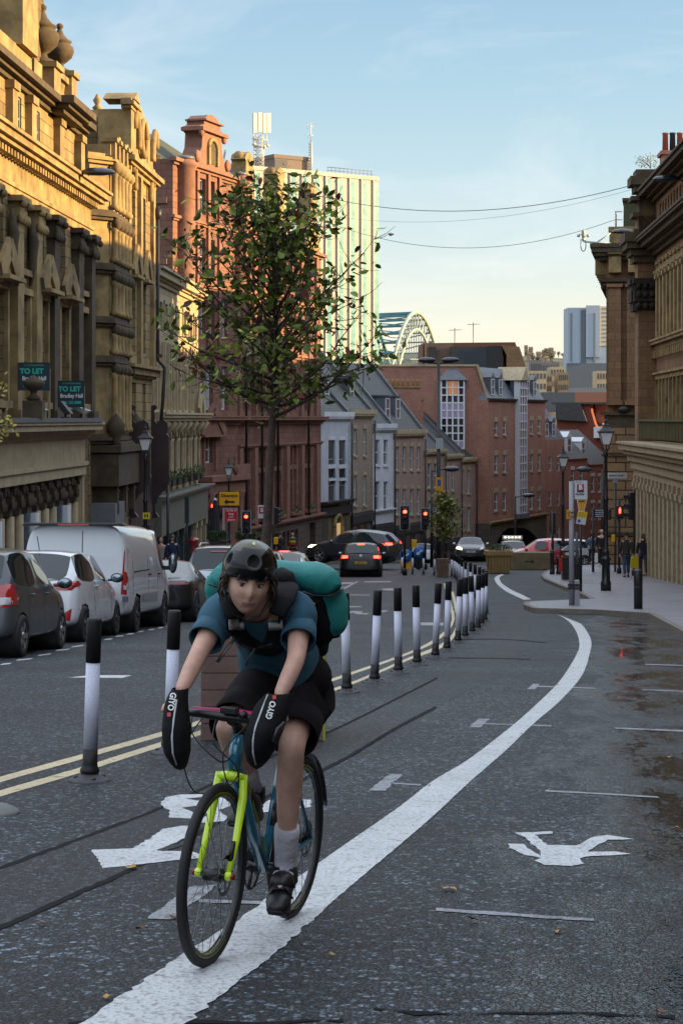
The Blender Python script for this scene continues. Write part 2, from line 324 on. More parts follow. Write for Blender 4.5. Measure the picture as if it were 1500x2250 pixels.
def mark(name, polys, mat, dz=.004, jag=0.0, label=None, world=False):
 from mathutils.geometry import tessellate_polygon
 mb = MB()
 for pts in polys:
  P = [Vector((p[0], p[1], 0)) if world else at(*p) for p in pts]
  Q = []
  for a, b in zip(P, P[1:]+P[:1]):
   d = (b-a); n = max(1, int(d.length/(.05 if jag else .6)))
   for i in range(n):
    p = a+d*(i/n)
    if jag: p = p+Vector((rng.uniform(-jag, jag), rng.uniform(-jag, jag), 0))
    Q.append(p)
  tri = tessellate_polygon([[Vector((q.x, q.y, 0)) for q in Q]])
  vs = [(q.x, q.y, gz(q.y)+dz*.45) for q in Q]
  fs = []
  for t in tri:
   a, b, c = [Vector(vs[i]) for i in t]
   fs.append(t if (b-a).cross(c-a).z > 0 else t[::-1])
  mb.add(vs, fs)
 o = obj(name, mb, mat); o['kind'] = 'structure'
 return o
def strip(name, left, right, mat, dz=.004, jag=.006, n=14):
 """two px polylines -> dense ribbon with ragged edges"""
 def dens(pl):
  P = [at(*p) for p in pl]; out = []
  for i in range(len(P)-1):
   p0 = P[max(i-1, 0)]; p1 = P[i]; p2 = P[i+1]; p3 = P[min(i+2, len(P)-1)]
   for k in range(n):
    t = k/n; out.append(.5*((2*p1)+(p2-p0)*t+(2*p0-5*p1+4*p2-p3)*t*t+(3*p1-3*p2+p3-p0)*t**3))
  out.append(P[-1]); return out
 A, B = dens(left), dens(right); mb = MB(); vs = []
 def resamp(A, m):
  Ls = [0]
  for p, q in zip(A, A[1:]): Ls.append(Ls[-1]+(q-p).length)
  out = []; j = 0
  for i in range(m+1):
   t = Ls[-1]*i/m
   while j < len(Ls)-2 and Ls[j+1] < t: j += 1
   u = (t-Ls[j])/max(1e-9, Ls[j+1]-Ls[j]); out.append(A[j].lerp(A[j+1], u))
  return out
 keep = [0]
 for i in range(1, len(A)):
  if min((A[i]-A[keep[-1]]).length, (B[i]-B[keep[-1]]).length) > 4*jag+.012: keep.append(i)
 A = [A[i] for i in keep]; B = [B[i] for i in keep]
 for a, b in zip(A, B):
  d = (b-a).normalized()
  a = a+d*rng.gauss(0, jag); b = b+d*rng.gauss(0, jag)
  for t in (0, .5, 1):
   p = a.lerp(b, t); vs.append((p.x, p.y, gz(p.y)+dz*.45))
 mb.add(vs, [(i*3+k, i*3+k+1, i*3+k+4, i*3+k+3) for i in range(len(A)-1) for k in (0, 1)])
 me = mkmesh(name, mb, mat)
 if sum(p.normal.z for p in me.polygons) < 0: me.flip_normals()
 o = link(name, me); o['kind'] = 'structure'; return o
strip('road_line', [(120, 2290), (180, 2250), (280, 2180), (400, 2100), (560, 1995), (750, 1862), (875, 1775), (950, 1717), (1025, 1672), (1100, 1615), (1165, 1560), (1230, 1495), (1265, 1440), (1272, 1415), (1265, 1388), (1248, 1365), (1224, 1350)],
 [(345, 2290), (407, 2250), (505, 2175), (610, 2090), (680, 2030), (750, 1965), (875, 1860), (950, 1795), (1030, 1720), (1110, 1650), (1170, 1592), (1235, 1535), (1280, 1480), (1296, 1430), (1298, 1412), (1292, 1394), (1274, 1370), (1242, 1350)], M_WHITE, .008, jag=.007, n=60)
strip('road_line', [(1085, 1272), (1092, 1284), (1106, 1296), (1128, 1308), (1150, 1318)], [(1096, 1270), (1101, 1281), (1116, 1292), (1142, 1305), (1166, 1317)], M_WHITE, .008, .002)
strip('road_line', [(1085, 1272), (1090, 1266), (1101, 1262)], [(1096, 1270), (1100, 1266), (1108, 1263)], M_WHITE, .008, .002)
strip('double_yellow_line', [(-60, 1730), (0, 1708), (180, 1658), (357, 1608), (470, 1574), (620, 1527), (772, 1477), (900, 1432), (960, 1400), (990, 1368), (988, 1336), (974, 1282)],
 [(-60, 1744), (0, 1720), (180, 1669), (357, 1618), (470, 1583), (620, 1535), (772, 1483), (900, 1437), (965, 1405), (996, 1368), (994, 1336), (980, 1282)], M_CREAM, .006, .004)
strip('double_yellow_line', [(-60, 1762), (0, 1738), (180, 1686), (357, 1630), (470, 1597), (620, 1548), (772, 1499), (895, 1446), (970, 1414), (998, 1384), (1001, 1350), (990, 1300)],
 [(-60, 1778), (0, 1752), (180, 1698), (357, 1641), (470, 1607), (620, 1557), (772, 1505), (895, 1452), (976, 1420), (1005, 1384), (1008, 1350), (996, 1300)], M_CREAM, .006, .004)
strip('road_patch', [(-80, 1935), (0, 1908), (240, 1820), (372, 1768), (560, 1680), (750, 1598), (870, 1537), (960, 1490), (1040, 1448), (1075, 1420), (1110, 1370), (1130, 1342)],
 [(-80, 2075), (0, 2040), (180, 1960), (300, 1905), (560, 1765), (750, 1672), (870, 1600), (960, 1552), (1060, 1500), (1120, 1460), (1160, 1400), (1165, 1345)], M_PATCH, .004, .004, n=20)
def tar(pl, w=6):
 strip('tar_joint', pl, [(x, y+w*(1+(y-1215)/500.)) for x, y in pl], M_TAR, .0065, .012, n=22)
tar([(-80, 1932), (0, 1905), (240, 1817), (372, 1765), (560, 1677), (750, 1594), (870, 1534), (960, 1488)], 3)
tar([(-80, 2070), (0, 2035), (180, 1955), (300, 1900), (560, 1760), (750, 1668), (870, 1597), (960, 1550)], 4)
tar([(1000, 1405), (1100, 1404), (1200, 1412)], 1.2); tar([(985, 1445), (1080, 1446), (1165, 1448)], 1.2)
tar([(150, 2245), (320, 2236), (520, 2244), (760, 2240)], 2)
tar([(820, 2215), (980, 2228), (1180, 2222), (1500, 2236)], 1.5)
mark('road_patch', [[(1165, 1440), (1255, 1440), (1250, 1450), (1170, 1450)], [(1096, 1330), (1160, 1330), (1150, 1352), (1098, 1352)], [(300, 1360), (385, 1352), (420, 1372), (330, 1384)], [(1030, 1375), (1120, 1372), (1085, 1402), (1015, 1402)]], M_PATCH, .0052)
T = [[(322, 2020), (420, 1950), (478, 1945), (378, 2021)], [(440, 1977), (585, 1981), (585, 1988), (440, 1984)],
 [(810, 1738), (855, 1702), (885, 1702), (845, 1739)], [(857, 1720), (925, 1724), (925, 1727), (857, 1723)],
 [(1030, 1599), (1050, 1580), (1075, 1580), (1055, 1599)], [(1065, 1590), (1210, 1594), (1210, 1597), (1065, 1592)],
 [(1157, 1515), (1170, 1503), (1185, 1503), (1175, 1515)], [(1180, 1507), (1307, 1512), (1307, 1514), (1180, 1510)],
 [(955, 1996), (1307, 2020), (1307, 2026), (955, 2003)], [(1197, 1736), (1445, 1751), (1445, 1754), (1197, 1740)],
 [(1350, 1599), (1500, 1605), (1540, 1607), (1540, 1610), (1350, 1602)], [(1410, 1515), (1540, 1520), (1540, 1522), (1410, 1517)], [(1415, 1459), (1540, 1463), (1540, 1465), (1415, 1461)]]
mark('worn_road_marking', T, M_OLD, .007, .007)
h2 = lambda P: [(x/2, 1650+y/2) for x, y in P]
mark('cycle_symbol', [h2([(400, 437), (590, 430), (720, 345), (790, 332), (870, 332), (850, 370), (690, 440), (850, 446), (900, 470), (450, 518)]),
 h2([(706, 230), (730, 206), (790, 194), (880, 192), (960, 204), (1010, 222), (1010, 245), (960, 262), (1000, 290), (980, 312), (880, 318), (890, 300), (740, 296), (752, 262), (720, 250)]),
 h2([(1115, 274), (1140, 236), (1190, 216), (1300, 212), (1368, 218), (1366, 248), (1240, 262), (1130, 276)])], M_WHITE, .0075, .009)
mark('cycle_symbol_gap', [h2([(820, 212), (880, 206), (930, 214), (880, 222)]), h2([(800, 252), (900, 238), (960, 246), (880, 260), (850, 272)]), h2([(870, 282), (960, 276), (900, 292)]), h2([(690, 438), (780, 412), (850, 372), (850, 392), (790, 424), (720, 444)])], M_PATCH, .0095, .004)
z7 = lambda P: [(750+x/2, 1400+y/2) for x, y in P]
mark('arrow_symbol', [z7([(735, 910), (800, 910), (815, 930), (880, 965), (860, 930), (800, 880), (765, 862), (925, 855), (932, 865), (850, 872), (900, 915), (1030, 918), (1110, 880), (1170, 872), (1290, 890), (1170, 892), (1075, 945), (1210, 945), (1272, 955), (1060, 968), (1040, 975), (1062, 998), (1010, 1007), (890, 1003), (845, 985), (880, 973), (800, 960), (740, 928)])], M_WHITE, .007, .008)
z3 = lambda x, y: (x/3.19, 1120+y/3.19)
D = []
for a, b in (((0, 1090), (80, 1077)), ((110, 1060), (230, 1043)), ((262, 1027), (360, 1010)), ((388, 992), (490, 977)), ((495, 968), (588, 950)), ((620, 936), (705, 922)), ((725, 915), (790, 905)), ((805, 893), (868, 883)), ((880, 878), (940, 868)), ((958, 862), (1010, 850)), ((1035, 846), (1085, 838)), ((1100, 833), (1145, 826)), ((1160, 822), (1200, 815))):
 (x0, y0), (x1, y1) = z3(*a), z3(*b); x1 -= 4
 D.append([(x0, y0), (x0+6, y0-3), (x1+6, y1-1), (x1, y1+2)])
D += [[(150, 1489), (200, 1484), (290, 1484), (270, 1490)]]
mark('parking_bay_marking', D, M_WHITE, .006, .003)
z4 = lambda P: [(560+x/2.778, 1120+y/2.778) for x, y in P]
mark('junction_marking', [z4([(505, 445), (600, 442), (600, 452), (505, 455)]), z4([(525, 482), (620, 438), (634, 438), (545, 486)]), z4([(665, 438), (830, 436), (830, 442), (665, 444)]),
 z4([(765, 482), (850, 480), (845, 494), (790, 492)]), z4([(568, 588), (650, 590), (650, 595), (568, 596)]), z4([(570, 625), (600, 618), (660, 622), (650, 632), (700, 632), (680, 640), (620, 638), (600, 628), (570, 634)]),
 z4([(740, 616), (808, 614), (800, 624), (740, 626)]), z4([(505, 516), (700, 520), (700, 524), (505, 521)]), z4([(1010, 688), (1150, 690), (1148, 708), (1012, 706)])], M_OLD, .006, .002)
M_PAVE = masonry('paving_slabs', '77757a', '84828a', '55545a', .9, .6, .01, .5, .25, .35, .6, soot='4a4a50', streak=False)
M_KERB = pm('granite_kerb', '6e675f', .6, var=.3, vs=5, bump=.3)
def pave(name, P, h=.12, mat=None, kerbw=.15, open_=()):
 from mathutils.geometry import tessellate_polygon
 Q = []
 for a, b in zip(P, P[1:]+P[:1]):
  a = Vector(a); b = Vector(b); n = max(1, int((b-a).length/3))
  for i in range(n): Q.append(a+(b-a)*(i/n))
 if sum(Q[i].x*Q[(i+1) % len(Q)].y-Q[(i+1) % len(Q)].x*Q[i].y for i in range(len(Q))) < 0: Q.reverse()
 import bmesh
 bm = bmesh.new(); f = bm.faces.new([bm.verts.new((q.x, q.y, 0)) for q in Q])
 y0, y1 = min(q.y for q in Q), max(q.y for q in Q); y = math.ceil(y0/3)*3
 while y < y1:
  bmesh.ops.bisect_plane(bm, geom=bm.verts[:]+bm.edges[:]+bm.faces[:], plane_co=(0, y, 0), plane_no=(0, 1, 0)); y += 3
 for v in bm.verts: v.co.z = gz(v.co.y)+h
 bmesh.ops.triangulate(bm, faces=bm.faces[:])
 mb = MB(); bm.verts.ensure_lookup_table(); mb.add([tuple(v.co) for v in bm.verts], [tuple(v.index for v in f.verts) for f in bm.faces]); bm.verts.index_update()
 me = mkmesh(name, mb, mat or M_PAVE); bm.free()
 if sum(p.normal.z for p in me.polygons) < 0: me.flip_normals()
 o = link(name, me); o['kind'] = 'structure'
 k = MB()
 for a, b in zip(Q, Q[1:]+Q[:1]):
  a = a.to_3d(); b = b.to_3d(); d = (b-a).normalized(); nrm = Vector((d.y, -d.x, 0))
  i0, i1 = a-nrm*kerbw, b-nrm*kerbw; e = .003
  A = [(a.x, a.y, gz(a.y)-.05), (b.x, b.y, gz(b.y)-.05), (b.x, b.y, gz(b.y)+h+e), (a.x, a.y, gz(a.y)+h+e), (i0.x, i0.y, gz(i0.y)+h+e), (i1.x, i1.y, gz(i1.y)+h+e)]
  k.add(A, [(0, 1, 2, 3), (3, 2, 5, 4)])
 o2 = obj('kerb', k, M_KERB); o2['kind'] = 'structure'
 return o
g2 = lambda x, y: (lambda p: (p.x, p.y))(at(x, y, .10))
RP = [g2(1500, 1390), g2(1455, 1366), g2(1424, 1349), g2(1300, 1341), g2(1172, 1338), g2(1150, 1330), g2(1150, 1325), g2(1168, 1322), g2(1297, 1317), g2(1275, 1305), g2(1248, 1294), g2(1215, 1281), g2(1194, 1272), g2(1188, 1264), g2(1196, 1257), g2(1207, 1252), g2(1240, 1246), g2(1320, 1240)]
RP = [(3.6, 6.0), (5.6, 25.0)]+RP+[(45, 98), (45, 6)]
pave('pavement', RP)
LP = [(-13.5, 4), (-5.95, 4), (-5.7, 24.5), (-5.15, 36), (-4.6, 50), (-4.4, 62), (-4.3, 80), (-4.6, 92), (-5.6, 98), (-30, 98), (-30, 4)]
pave('pavement', LP)
pave('pavement', [(-6.6, 104.5), (-2.6, 108), (.8, 128), (2.6, 140), (9, 158), (13.2, 172), (13, 190), (-12, 190), (-16, 104.5)])
M_RAMP = asphalt('ramp_asphalt', (.035, .037, .042, 1), (.05, .055, .06, 1), wet=False)
mark('ramp', [[(1160, 1342), (1172, 1337), (1300, 1340), (1424, 1348), (1424, 1356), (1380, 1352), (1240, 1350)]], M_RAMP, .02)
# ================================================================ buildings: kit
S_GOLD = masonry('sandstone', 'a0885e', '86724d', '463b2c', .75, .36, .014, .85, .6, .8, .45, soot='2b251d')
S_DARK = masonry('sooty_sandstone', '6b573c', '57462f', '2c241a', .8, .38, .014, .88, .5, .6, .3, soot='1d1813')
S_CREAM = masonry('cream_ashlar', 'a9987a', '9a8a6d', '6b5f4b', .8, .38, .008, .8, .35, .35, .3, soot='4a4032')
S_RED = masonry('red_sandstone', '82594b', '6e4a3e', '4a3128', .7, .34, .012, .85, .45, .4, .3, soot='3f2620')
S_TRIM = pm('carved_stone', '8c7750', .85, var=.55, vs=1.3, bump=.4, bs=12)
S_TRIMD = pm('weathered_stone', '4b4030', .9, var=.5, vs=2.0, bump=.5, bs=10)
S_TRIML = pm('pale_stone_trim', 'a39478', .8, var=.25, vs=2.5, bump=.3, bs=12)
S_TRIMR = pm('red_stone_trim', '7f5a4c', .85, var=.3, vs=2.5, bump=.4, bs=12)
M_SASH = pm('white_sash_paint', 'c9cdd2', .5)
M_SASHD = pm('grey_blue_sash_paint', '77848c', .5)
M_GLASS = pm('window_glass', (.035, .042, .05, 1), .04, spec=1.0, coat=.6, var=.5, vs=.9)
M_GLASSP = pm('pale_blind_glass', (.30, .33, .37, 1), .12, spec=.8, coat=.5, var=.2, vs=1.3)
M_SLATE = masonry('roof_slates', '403f40', '343436', '1f2022', .3, .22, .01, .6, .5, .3, 1.2, soot='2c3328', streak=False)
M_SLATEG = masonry('mossy_roof_slates', '3d4030', '33382a', '1f2018', .35, .25, .01, .8, .6, .5, .8, soot='4a5228', streak=False)
M_LEAD = pm('lead_grey', '5b6068', .45, var=.2)
M_BLACK = pm('black_gloss_paint', (.012, .012, .014, 1), .35, var=.3, vs=3)
M_IRON = pm('black_iron', (.015, .015, .017, 1), .5)
M_LITW = pm('lit_window', '2a2418', .3, emit='ffb45a', es=1.6)
M_BRICK = masonry('brown_red_brick', 'a87260', '935f4e', '9c887c', .225, .075, .008, .85, .4, .35, .5, soot='3a211b', streak=False)
M_BRICKP = masonry('pinkish_brick', 'a58a80', '94786c', 'a49488', .225, .075, .008, .85, .35, .3, .6, soot='4c3832', streak=False)
M_BRICKG = masonry('grey_brown_brick', '968778', '867869', '8d8278', .225, .075, .008, .85, .35, .3, .6, soot='43382f', streak=False)
M_RENDERW = pm('white_render', 'c2c7d0', .75, var=.14, vs=1.2, bump=.1)
M_RENDERB = pm('pale_blue_render', 'b2b9c4', .75, var=.16, vs=1.0, bump=.1)
WC = {}
def window_mesh(w, h, style):
 k = (round(w, 2), round(h, 2), style)
 if k in WC: return WC[k]
 f = MB(); g = MB(); t = .07
 f.box(-w/2, -w/2+t, -.05, .05, 0, h); f.box(w/2-t, w/2, -.05, .05, 0, h)
 f.box(-w/2+t, w/2-t, -.05, .05, 0, t*1.3); f.box(-w/2+t, w/2-t, -.05, .05, h-t, h)
 if style in ('sash', 'dark', 'blind'): f.box(-w/2+t, w/2-t, -.045, .045, h*.5-.035, h*.5+.035)
 if style == 'mull':
  f.box(-.05, .05, -.06, .04, t*1.3, h-t)
 if style == 'grid':
  f.box(-.03, .03, -.045, .03, t*1.3, h-t)
  for i in (1, 2, 3): f.box(-w/2+t, w/2-t, -.04, .035, h*i/4-.025, h*i/4+.025)
 g.quad((-w/2+t*.5, .015, t*.6), (w/2-t*.5, .015, t*.6), (w/2-t*.5, .015, h-t*.5), (-w/2+t*.5, .015, h-t*.5))
 fm = mkmesh('window', f, M_SASHD if style == 'dark' else M_SASH)
 gm = mkmesh('pane', g, {'blind': M_GLASSP, 'lit': M_LITW}.get(style, M_GLASS))
 WC[k] = (fm, gm); return WC[k]
def sill_lintel(B, o, w, h, yw, sp, lp, lh, mat):
 m = MB(); m.box(-w/2-.08, w/2+.08, -yw-sp, -yw+.03, -.14, 0); obj('sill', m, mat, o)
 m = MB(); m.box(-w/2-.08, w/2+.08, -yw-lp, -yw+.03, h, h+lh); obj('lintel', m, mat, o)
class Bld:
 """local frame: x along the facade, y into the building, z measured from camera level (shifted to the ground)"""
 def __init__(s, name, label, cat, X, Y, rz, group=None):
  s.g = gz(Y)-.3; s.dz = CH-s.g; s.X, s.Y, s.rz = X, Y, rz
  s.root = thing(name, label, cat, (X, Y, s.g), rz, group); s.parts = {}
 def mb(s): return MB(Matrix.Translation((0, 0, s.dz)))
 def put(s, name, mb, mat, parent=None): return obj(name, mb, mat, parent or s.root)
 def win(s, u, z, w, h, y=.22, style='sash', parent=None):
  fm, gm = window_mesh(w, h, style); o = link('window', fm, parent or s.root, (u, y, z+s.dz)); link('pane', gm, o)
  return o
 def wall(s, name, L, z0, z1, holes, mat, t=.35, x0=0, y=0, back=None):
  """wall slab with real openings; holes (u, z, w, h) centred at u, foot z"""
  m = s.mb(); H = [(u-w/2, u+w/2, z, z+h) for u, z, w, h in holes]
  us = sorted(set([x0, L]+[a for h in H for a in h[:2]])); zs = sorted(set([z0, z1]+[a for h in H for a in h[2:]]))
  us = [u for u in us if x0 <= u <= L]; zs = [z for z in zs if z0 <= z <= z1]
  def inside(a, b): return any(h[0]-1e-4 < a < h[1]+1e-4 and h[2]-1e-4 < b < h[3]+1e-4 for h in H)
  for a, b in zip(us, us[1:]):
   run = None
   for c, d in zip(zs, zs[1:]):
    if inside((a+b)/2, (c+d)/2):
     if run is not None: m.quad((a, y, run), (b, y, run), (b, y, c), (a, y, c)); run = None
    elif run is None: run = c
   if run is not None: m.quad((a, y, run), (b, y, run), (b, y, z1), (a, y, z1))
  for a, b, c, d in H:
   yy = y+t
   m.quad((a, y, c), (a, y, d), (a, yy, d), (a, yy, c)); m.quad((b, y, d), (b, y, c), (b, yy, c), (b, yy, d))
   m.quad((a, y, d), (b, y, d), (b, yy, d), (a, yy, d)); m.quad((b, y, c), (a, y, c), (a, yy, c), (b, yy, c))
   m.quad((a-.0, yy, c), (b, yy, c), (b, yy, d), (a, yy, d))
  D = back or 12
  m.quad((x0, y+D, z0), (x0, y, z0), (x0, y, z1), (x0, y+D, z1)); m.quad((L, y, z0), (L, y+D, z0), (L, y+D, z1), (L, y, z1))
  m.quad((L, y+D, z0), (x0, y+D, z0), (x0, y+D, z1), (L, y+D, z1)); m.quad((x0, y, z1), (L, y, z1), (L, y+D, z1), (x0, y+D, z1))
  return s.put(name, m, mat)
def cornice(m, x0, x1, z, prof, y=0, e0=0, e1=0):
 """stacked mouldings: prof [(height, projection)] upwards from z; ends return by e0/e1 factors"""
 for h, p in prof:
  m.box(x0-p*e0, x1+p*e1, y-p, y+.08, z, z+h); z += h
 return z
def dentils(m, x0, x1, z, h, w, gap, p, y=0):
 x = x0
 while x+w <= x1: m.box(x, x+w, y-p, y+.04, z, z+h); x += w+gap
def capital(m, u, y, z, w, h, d):
 """leafy flared capital"""
 m.box(u-w*.5, u+w*.5, y-d*1.0, y+.05, z, z+h*.3)
 m.box(u-w*.62, u+w*.62, y-d*1.25, y+.05, z+h*.3, z+h*.62)
 m.box(u-w*.56, u+w*.56, y-d*1.12, y+.05, z+h*.62, z+h*.84)
 m.box(u-w*.78, u+w*.78, y-d*1.6, y+.05, z+h*.84, z+h)
 for sx in (-.62, -.2, .2, .62): m.sphere((u+sx*w, y-d*1.3, z+h*.34), (w*.12, w*.12, h*.16), 6, 4)
 for sx in (-.55, .55): m.sphere((u+sx*w, y-d*1.55, z+h*.76), (w*.16, w*.16, h*.12), 6, 4)
def pediment(m, u, z, w, h, p, y=0):
 m.box(u-w/2, u+w/2, y-p, y+.05, z-.12, z)
 m.prism([(u-w/2, z), (u+w/2, z), (u, z+h)], y-p*.5, y+.05, 'y')
 for sg in (-1, 1):
  a = Vector((u+sg*(w/2+.06), y-p*.55, z+.04)); b = Vector((u, y-p*.55, z+h+.08)); m.bar(a, b, p*1.1, .12, up=(0, -1, 0))
URN = [(.16, 0), (.30, .02), (.30, .12), (.14, .22), (.11, .34), (.2, .42), (.36, .62), (.42, .85), (.40, 1.0), (.30, 1.12), (.33, 1.18), (.36, 1.24), (.24, 1.32), (.13, 1.5), (.08, 1.66), (.06, 1.72), (.1, 1.78), (.11, 1.86), (.05, 1.94), (0, 1.96)]
LRZ = math.atan2(1, .0482)
def left_at(A, Y): return (-A+.0482*Y, Y)
def sY(x, A): return F*A/(955-x)          # depth of picture column x on the left street plane
# ================================================================ L1: classical bank
Y0 = 44.0; A = 12.0; X, Y = left_at(A, Y0)
B = Bld('bank_building', 'blackened classical stone bank with giant pilasters, roof urns and a columned porch, nearest left', 'building', X, Y, LRZ)
E = sY(197, A)-Y0; bays = []
holes = []; pil = [1.2, 4.4, 7.6, 11.0, 13.6, 16.3, 20.4, E-.55]
wins = [(2.8, 1), (6.0, 1), (9.3, 1), (12.3, 0), (14.95, 1), (18.35, 1)]
for u, _ in wins+[(21.8, 0)]: holes += [(u, 4.35, 1.15, 2.0), (u, .55, 1.25, 3.0)]
holes2 = [(u, 8.15, 1.0, 1.25) for u, _ in wins+[(21.6, 1)]]
B.wall('wall', E, -.35, 6.3, holes, S_GOLD)
B.wall('attic_wall', E-1.2, 7.8, 9.6, holes2, S_GOLD, y=.12)
B.wall('lower_wall', E, -7.0, -.35, [], S_DARK, y=.05)
for u, z, w, h in holes+holes2: B.win(u, z, w, h, style='dark' if (int(u*7) % 3) else 'blind')
m = B.mb(); cornice(m, 0, E, 6.3, [(.25, .10), (.12, .16), (.62, .06)], e1=1)
dentils(m, 0, E, 7.29, .2, .22, .17, .34)
cornice(m, 0, E, 7.29, [(.2, .12), (.12, .48), (.2, .62), (.1, .72)], e1=1); B.put('cornice', m, S_TRIM)
m = B.mb(); cornice(m, 0, E-1.2, 9.6, [(.15, .12), (.12, .3), (.2, .5)], y=.12, e1=1); cornice(m, 17.2, 19.4, 9.6, [(.15, .5), (.12, .7), (.22, .9)], y=.12, e1=1, e0=1); B.put('attic_cornice', m, S_TRIMD)
for u in pil:
 m = B.mb(); w = .8 if u not in (E-.55,) else .7
 m.box(u-w/2, u+w/2, -.26, .03, -.2, 5.3); m.box(u-w/2-.1, u+w/2+.1, -.36, .03, -.35, .25); capital(m, u, 0, 5.3, w, 1.0, .27); B.put('pilaster', m, S_TRIM if int(u) % 2 else S_TRIMD)
for u in (1.2, 4.4, 7.6, 11.0, 13.6, 17.9, E-1.7):
 m = B.mb(); m.box(u-.33, u+.33, -.1, .14, 7.82, 9.6); m.box(u-.4, u+.4, -.16, .14, 9.35, 9.58); B.put('attic_pilaster', m, S_TRIM)
for u, pd in wins+[(21.8, 0)]:
 m = B.mb(); m.box(u-.85, u-.65, -.12, .05, .4, 3.6); m.box(u+.65, u+.85, -.12, .05, .4, 3.6); m.box(u-.8, u+.8, -.22, .05, .3, .5); m.box(u-.75, u+.75, -.18, .05, 4.16, 4.34)
 m.box(u-.9, u+.9, -.16, .05, 3.6, 3.8)
 if pd: pediment(m, u, 3.92, 2.1, .75, .55)
 B.put('window_surround', m, S_TRIM)
for u in (4.9, 10.3, 13.0):
 m = B.mb(); m.tube([(u, -.14, 5.9), (u, -.2, 5.2), (u, -.16, 4.5), (u, -.1, 3.9)], [.05, .17, .12, .03], 8); B.put('garland', m, S_TRIMD)
m = B.mb(); m.box(17.6, 18.7, .1, 1.3, 10.07, 11.25); m.box(17.5, 18.8, 0, 1.4, 11.2, 11.38); B.put('roof_pier', m, S_TRIM)
m = B.mb(); m.box(20.6, 21.5, .1, 1.0, 10.07, 11.5); m.box(20.5, 21.6, 0, 1.1, 11.45, 11.62); B.put('roof_pier', m, S_TRIM)
for u, z, k in ((18.15, 11.38, 1.0), (21.05, 11.62, .86)):
 m = B.mb(); m.lathe([(r*1.35*k, zz*k) for r, zz in URN], (u, .6, z), 16); B.put('urn', m, S_TRIMD)
m = B.mb(); m.box(18.7, 20.6, .25, .55, 10.07, 10.3); m.box(18.7, 20.6, .2, .6, 11.15, 11.35)
for i in range(8): m.lathe([(.06, 0), (.1, .1), (.13, .3), (.06, .55), (.09, .8), (.07, .86)], (18.85+i*.23, .4, 10.3), 8)
B.put('balustrade', m, S_TRIM)
m = B.mb(); m.box(14.6, 18.4, .6, 5, 9.9, 17.5); B.put('roof_tower', m, S_DARK)
m = B.mb(); m.box(15.0, 16.2, .2, .6, 10.07, 11.0); m.box(0, 14.4, .15, .6, 10.07, 10.9); B.put('parapet', m, S_TRIM)
m = B.mb(); m.box(12.2, 14.4, -.05, 2, 10.9, 13.6); cornice(m, 12.2, 14.4, 13.3, [(.15, .2), (.15, .35)]); B.put('dormer', m, S_TRIM)
m = B.mb(); m.prism([(.6, 10.0), (12, 10.0), (12, 13.2), (2.2, 13.2)], .5, E-2.6, 'x'); B.put('roof', m, M_SLATE)
PE = sY(187, 11.0)-Y0
m = B.mb(); cornice(m, 0, PE, -1.75, [(.3, .05), (.12, .12), (.75, .02), (.12, .14), (.12, .3), (.16, .5), (.08, .56)], y=-1.0, e1=1); m.box(0, PE, -.95, .04, -1.7, -.11); B.put('porch_entablature', m, S_TRIML)
m = B.mb(); m.box(0, PE, -1.6, .04, -.1, .02); B.put('porch_roof', m, M_LEAD)
M_GRANITE = pm('polished_grey_granite', (.10, .12, .14, 1), .22, var=.35, vs=5, coat=.4)
M_BRONZE = pm('dark_shop_glass', (.02, .025, .032, 1), .08, spec=1, coat=.5, var=.3, vs=.8)
i = 0; u = 5.0
while u < PE-.2:
 m = B.mb(); big = i % 4 == 0
 r = .34 if big else .13
 m.lathe([(r*1.15, -7.0), (r*1.15, -6.4), (r, -6.3), (r*.94, -2.6)], (u, -.75, 0), 14); B.put('column', m, M_GRANITE if big else S_TRIML)
 m = B.mb(); capital(m, u, -.55, -2.6, .62 if big else .34, .85, .24); B.put('column_capital', m, S_TRIMD)
 u += 1.15; i += 1
m = B.mb(); m.box(0, PE-.3, -.5, .04, -7.0, -1.75); B.put('porch_window', m, M_BRONZE)
m = B.mb(); m.box(PE-.3, PE, -1.0, .04, -7, -1.75); B.put('porch_pier', m, S_TRIML)
def dish(Bd, x, y, A_, r=.32):
 Yd = sY(x, A_); s = F/Yd; z = (HY-y)/s; m = Bd.mb(); u = Yd-Y0
 Mt = Matrix.Translation((u, A_*-1+12, z)) @ Matrix.Rotation(R(-62), 4, 'X') @ Matrix.Rotation(R(-30), 4, 'Y')
 m2 = MB(m.M @ Mt); m2.lathe([(.001, 0), (r*.5, .03), (r*.85, .09), (r, .14), (r*.98, .15), (r*.5, .05), (.001, .02)], n=16); m2.tube([(0, -r, .1), (0, -.05, .42)], .015, 6)
 m2.v = m2.v; m.M = m.M; m.tube([(u, A_*-1+12, z), (u, .05-A_+12, z-.45)], .025, 6)
 k = len(m.v); m.v += m2.v; m.f += [[i+k for i in f] for f in m2.f]; m.s += m2.s
 Bd.put('satellite_dish', m, pm('dish_grey', 'a3a3a0', .6))
for x, y in ((5, 240), (52, 275), (70, 302), (95, 325), (158, 352), (193, 375)): dish(B, x, y, 11.5)
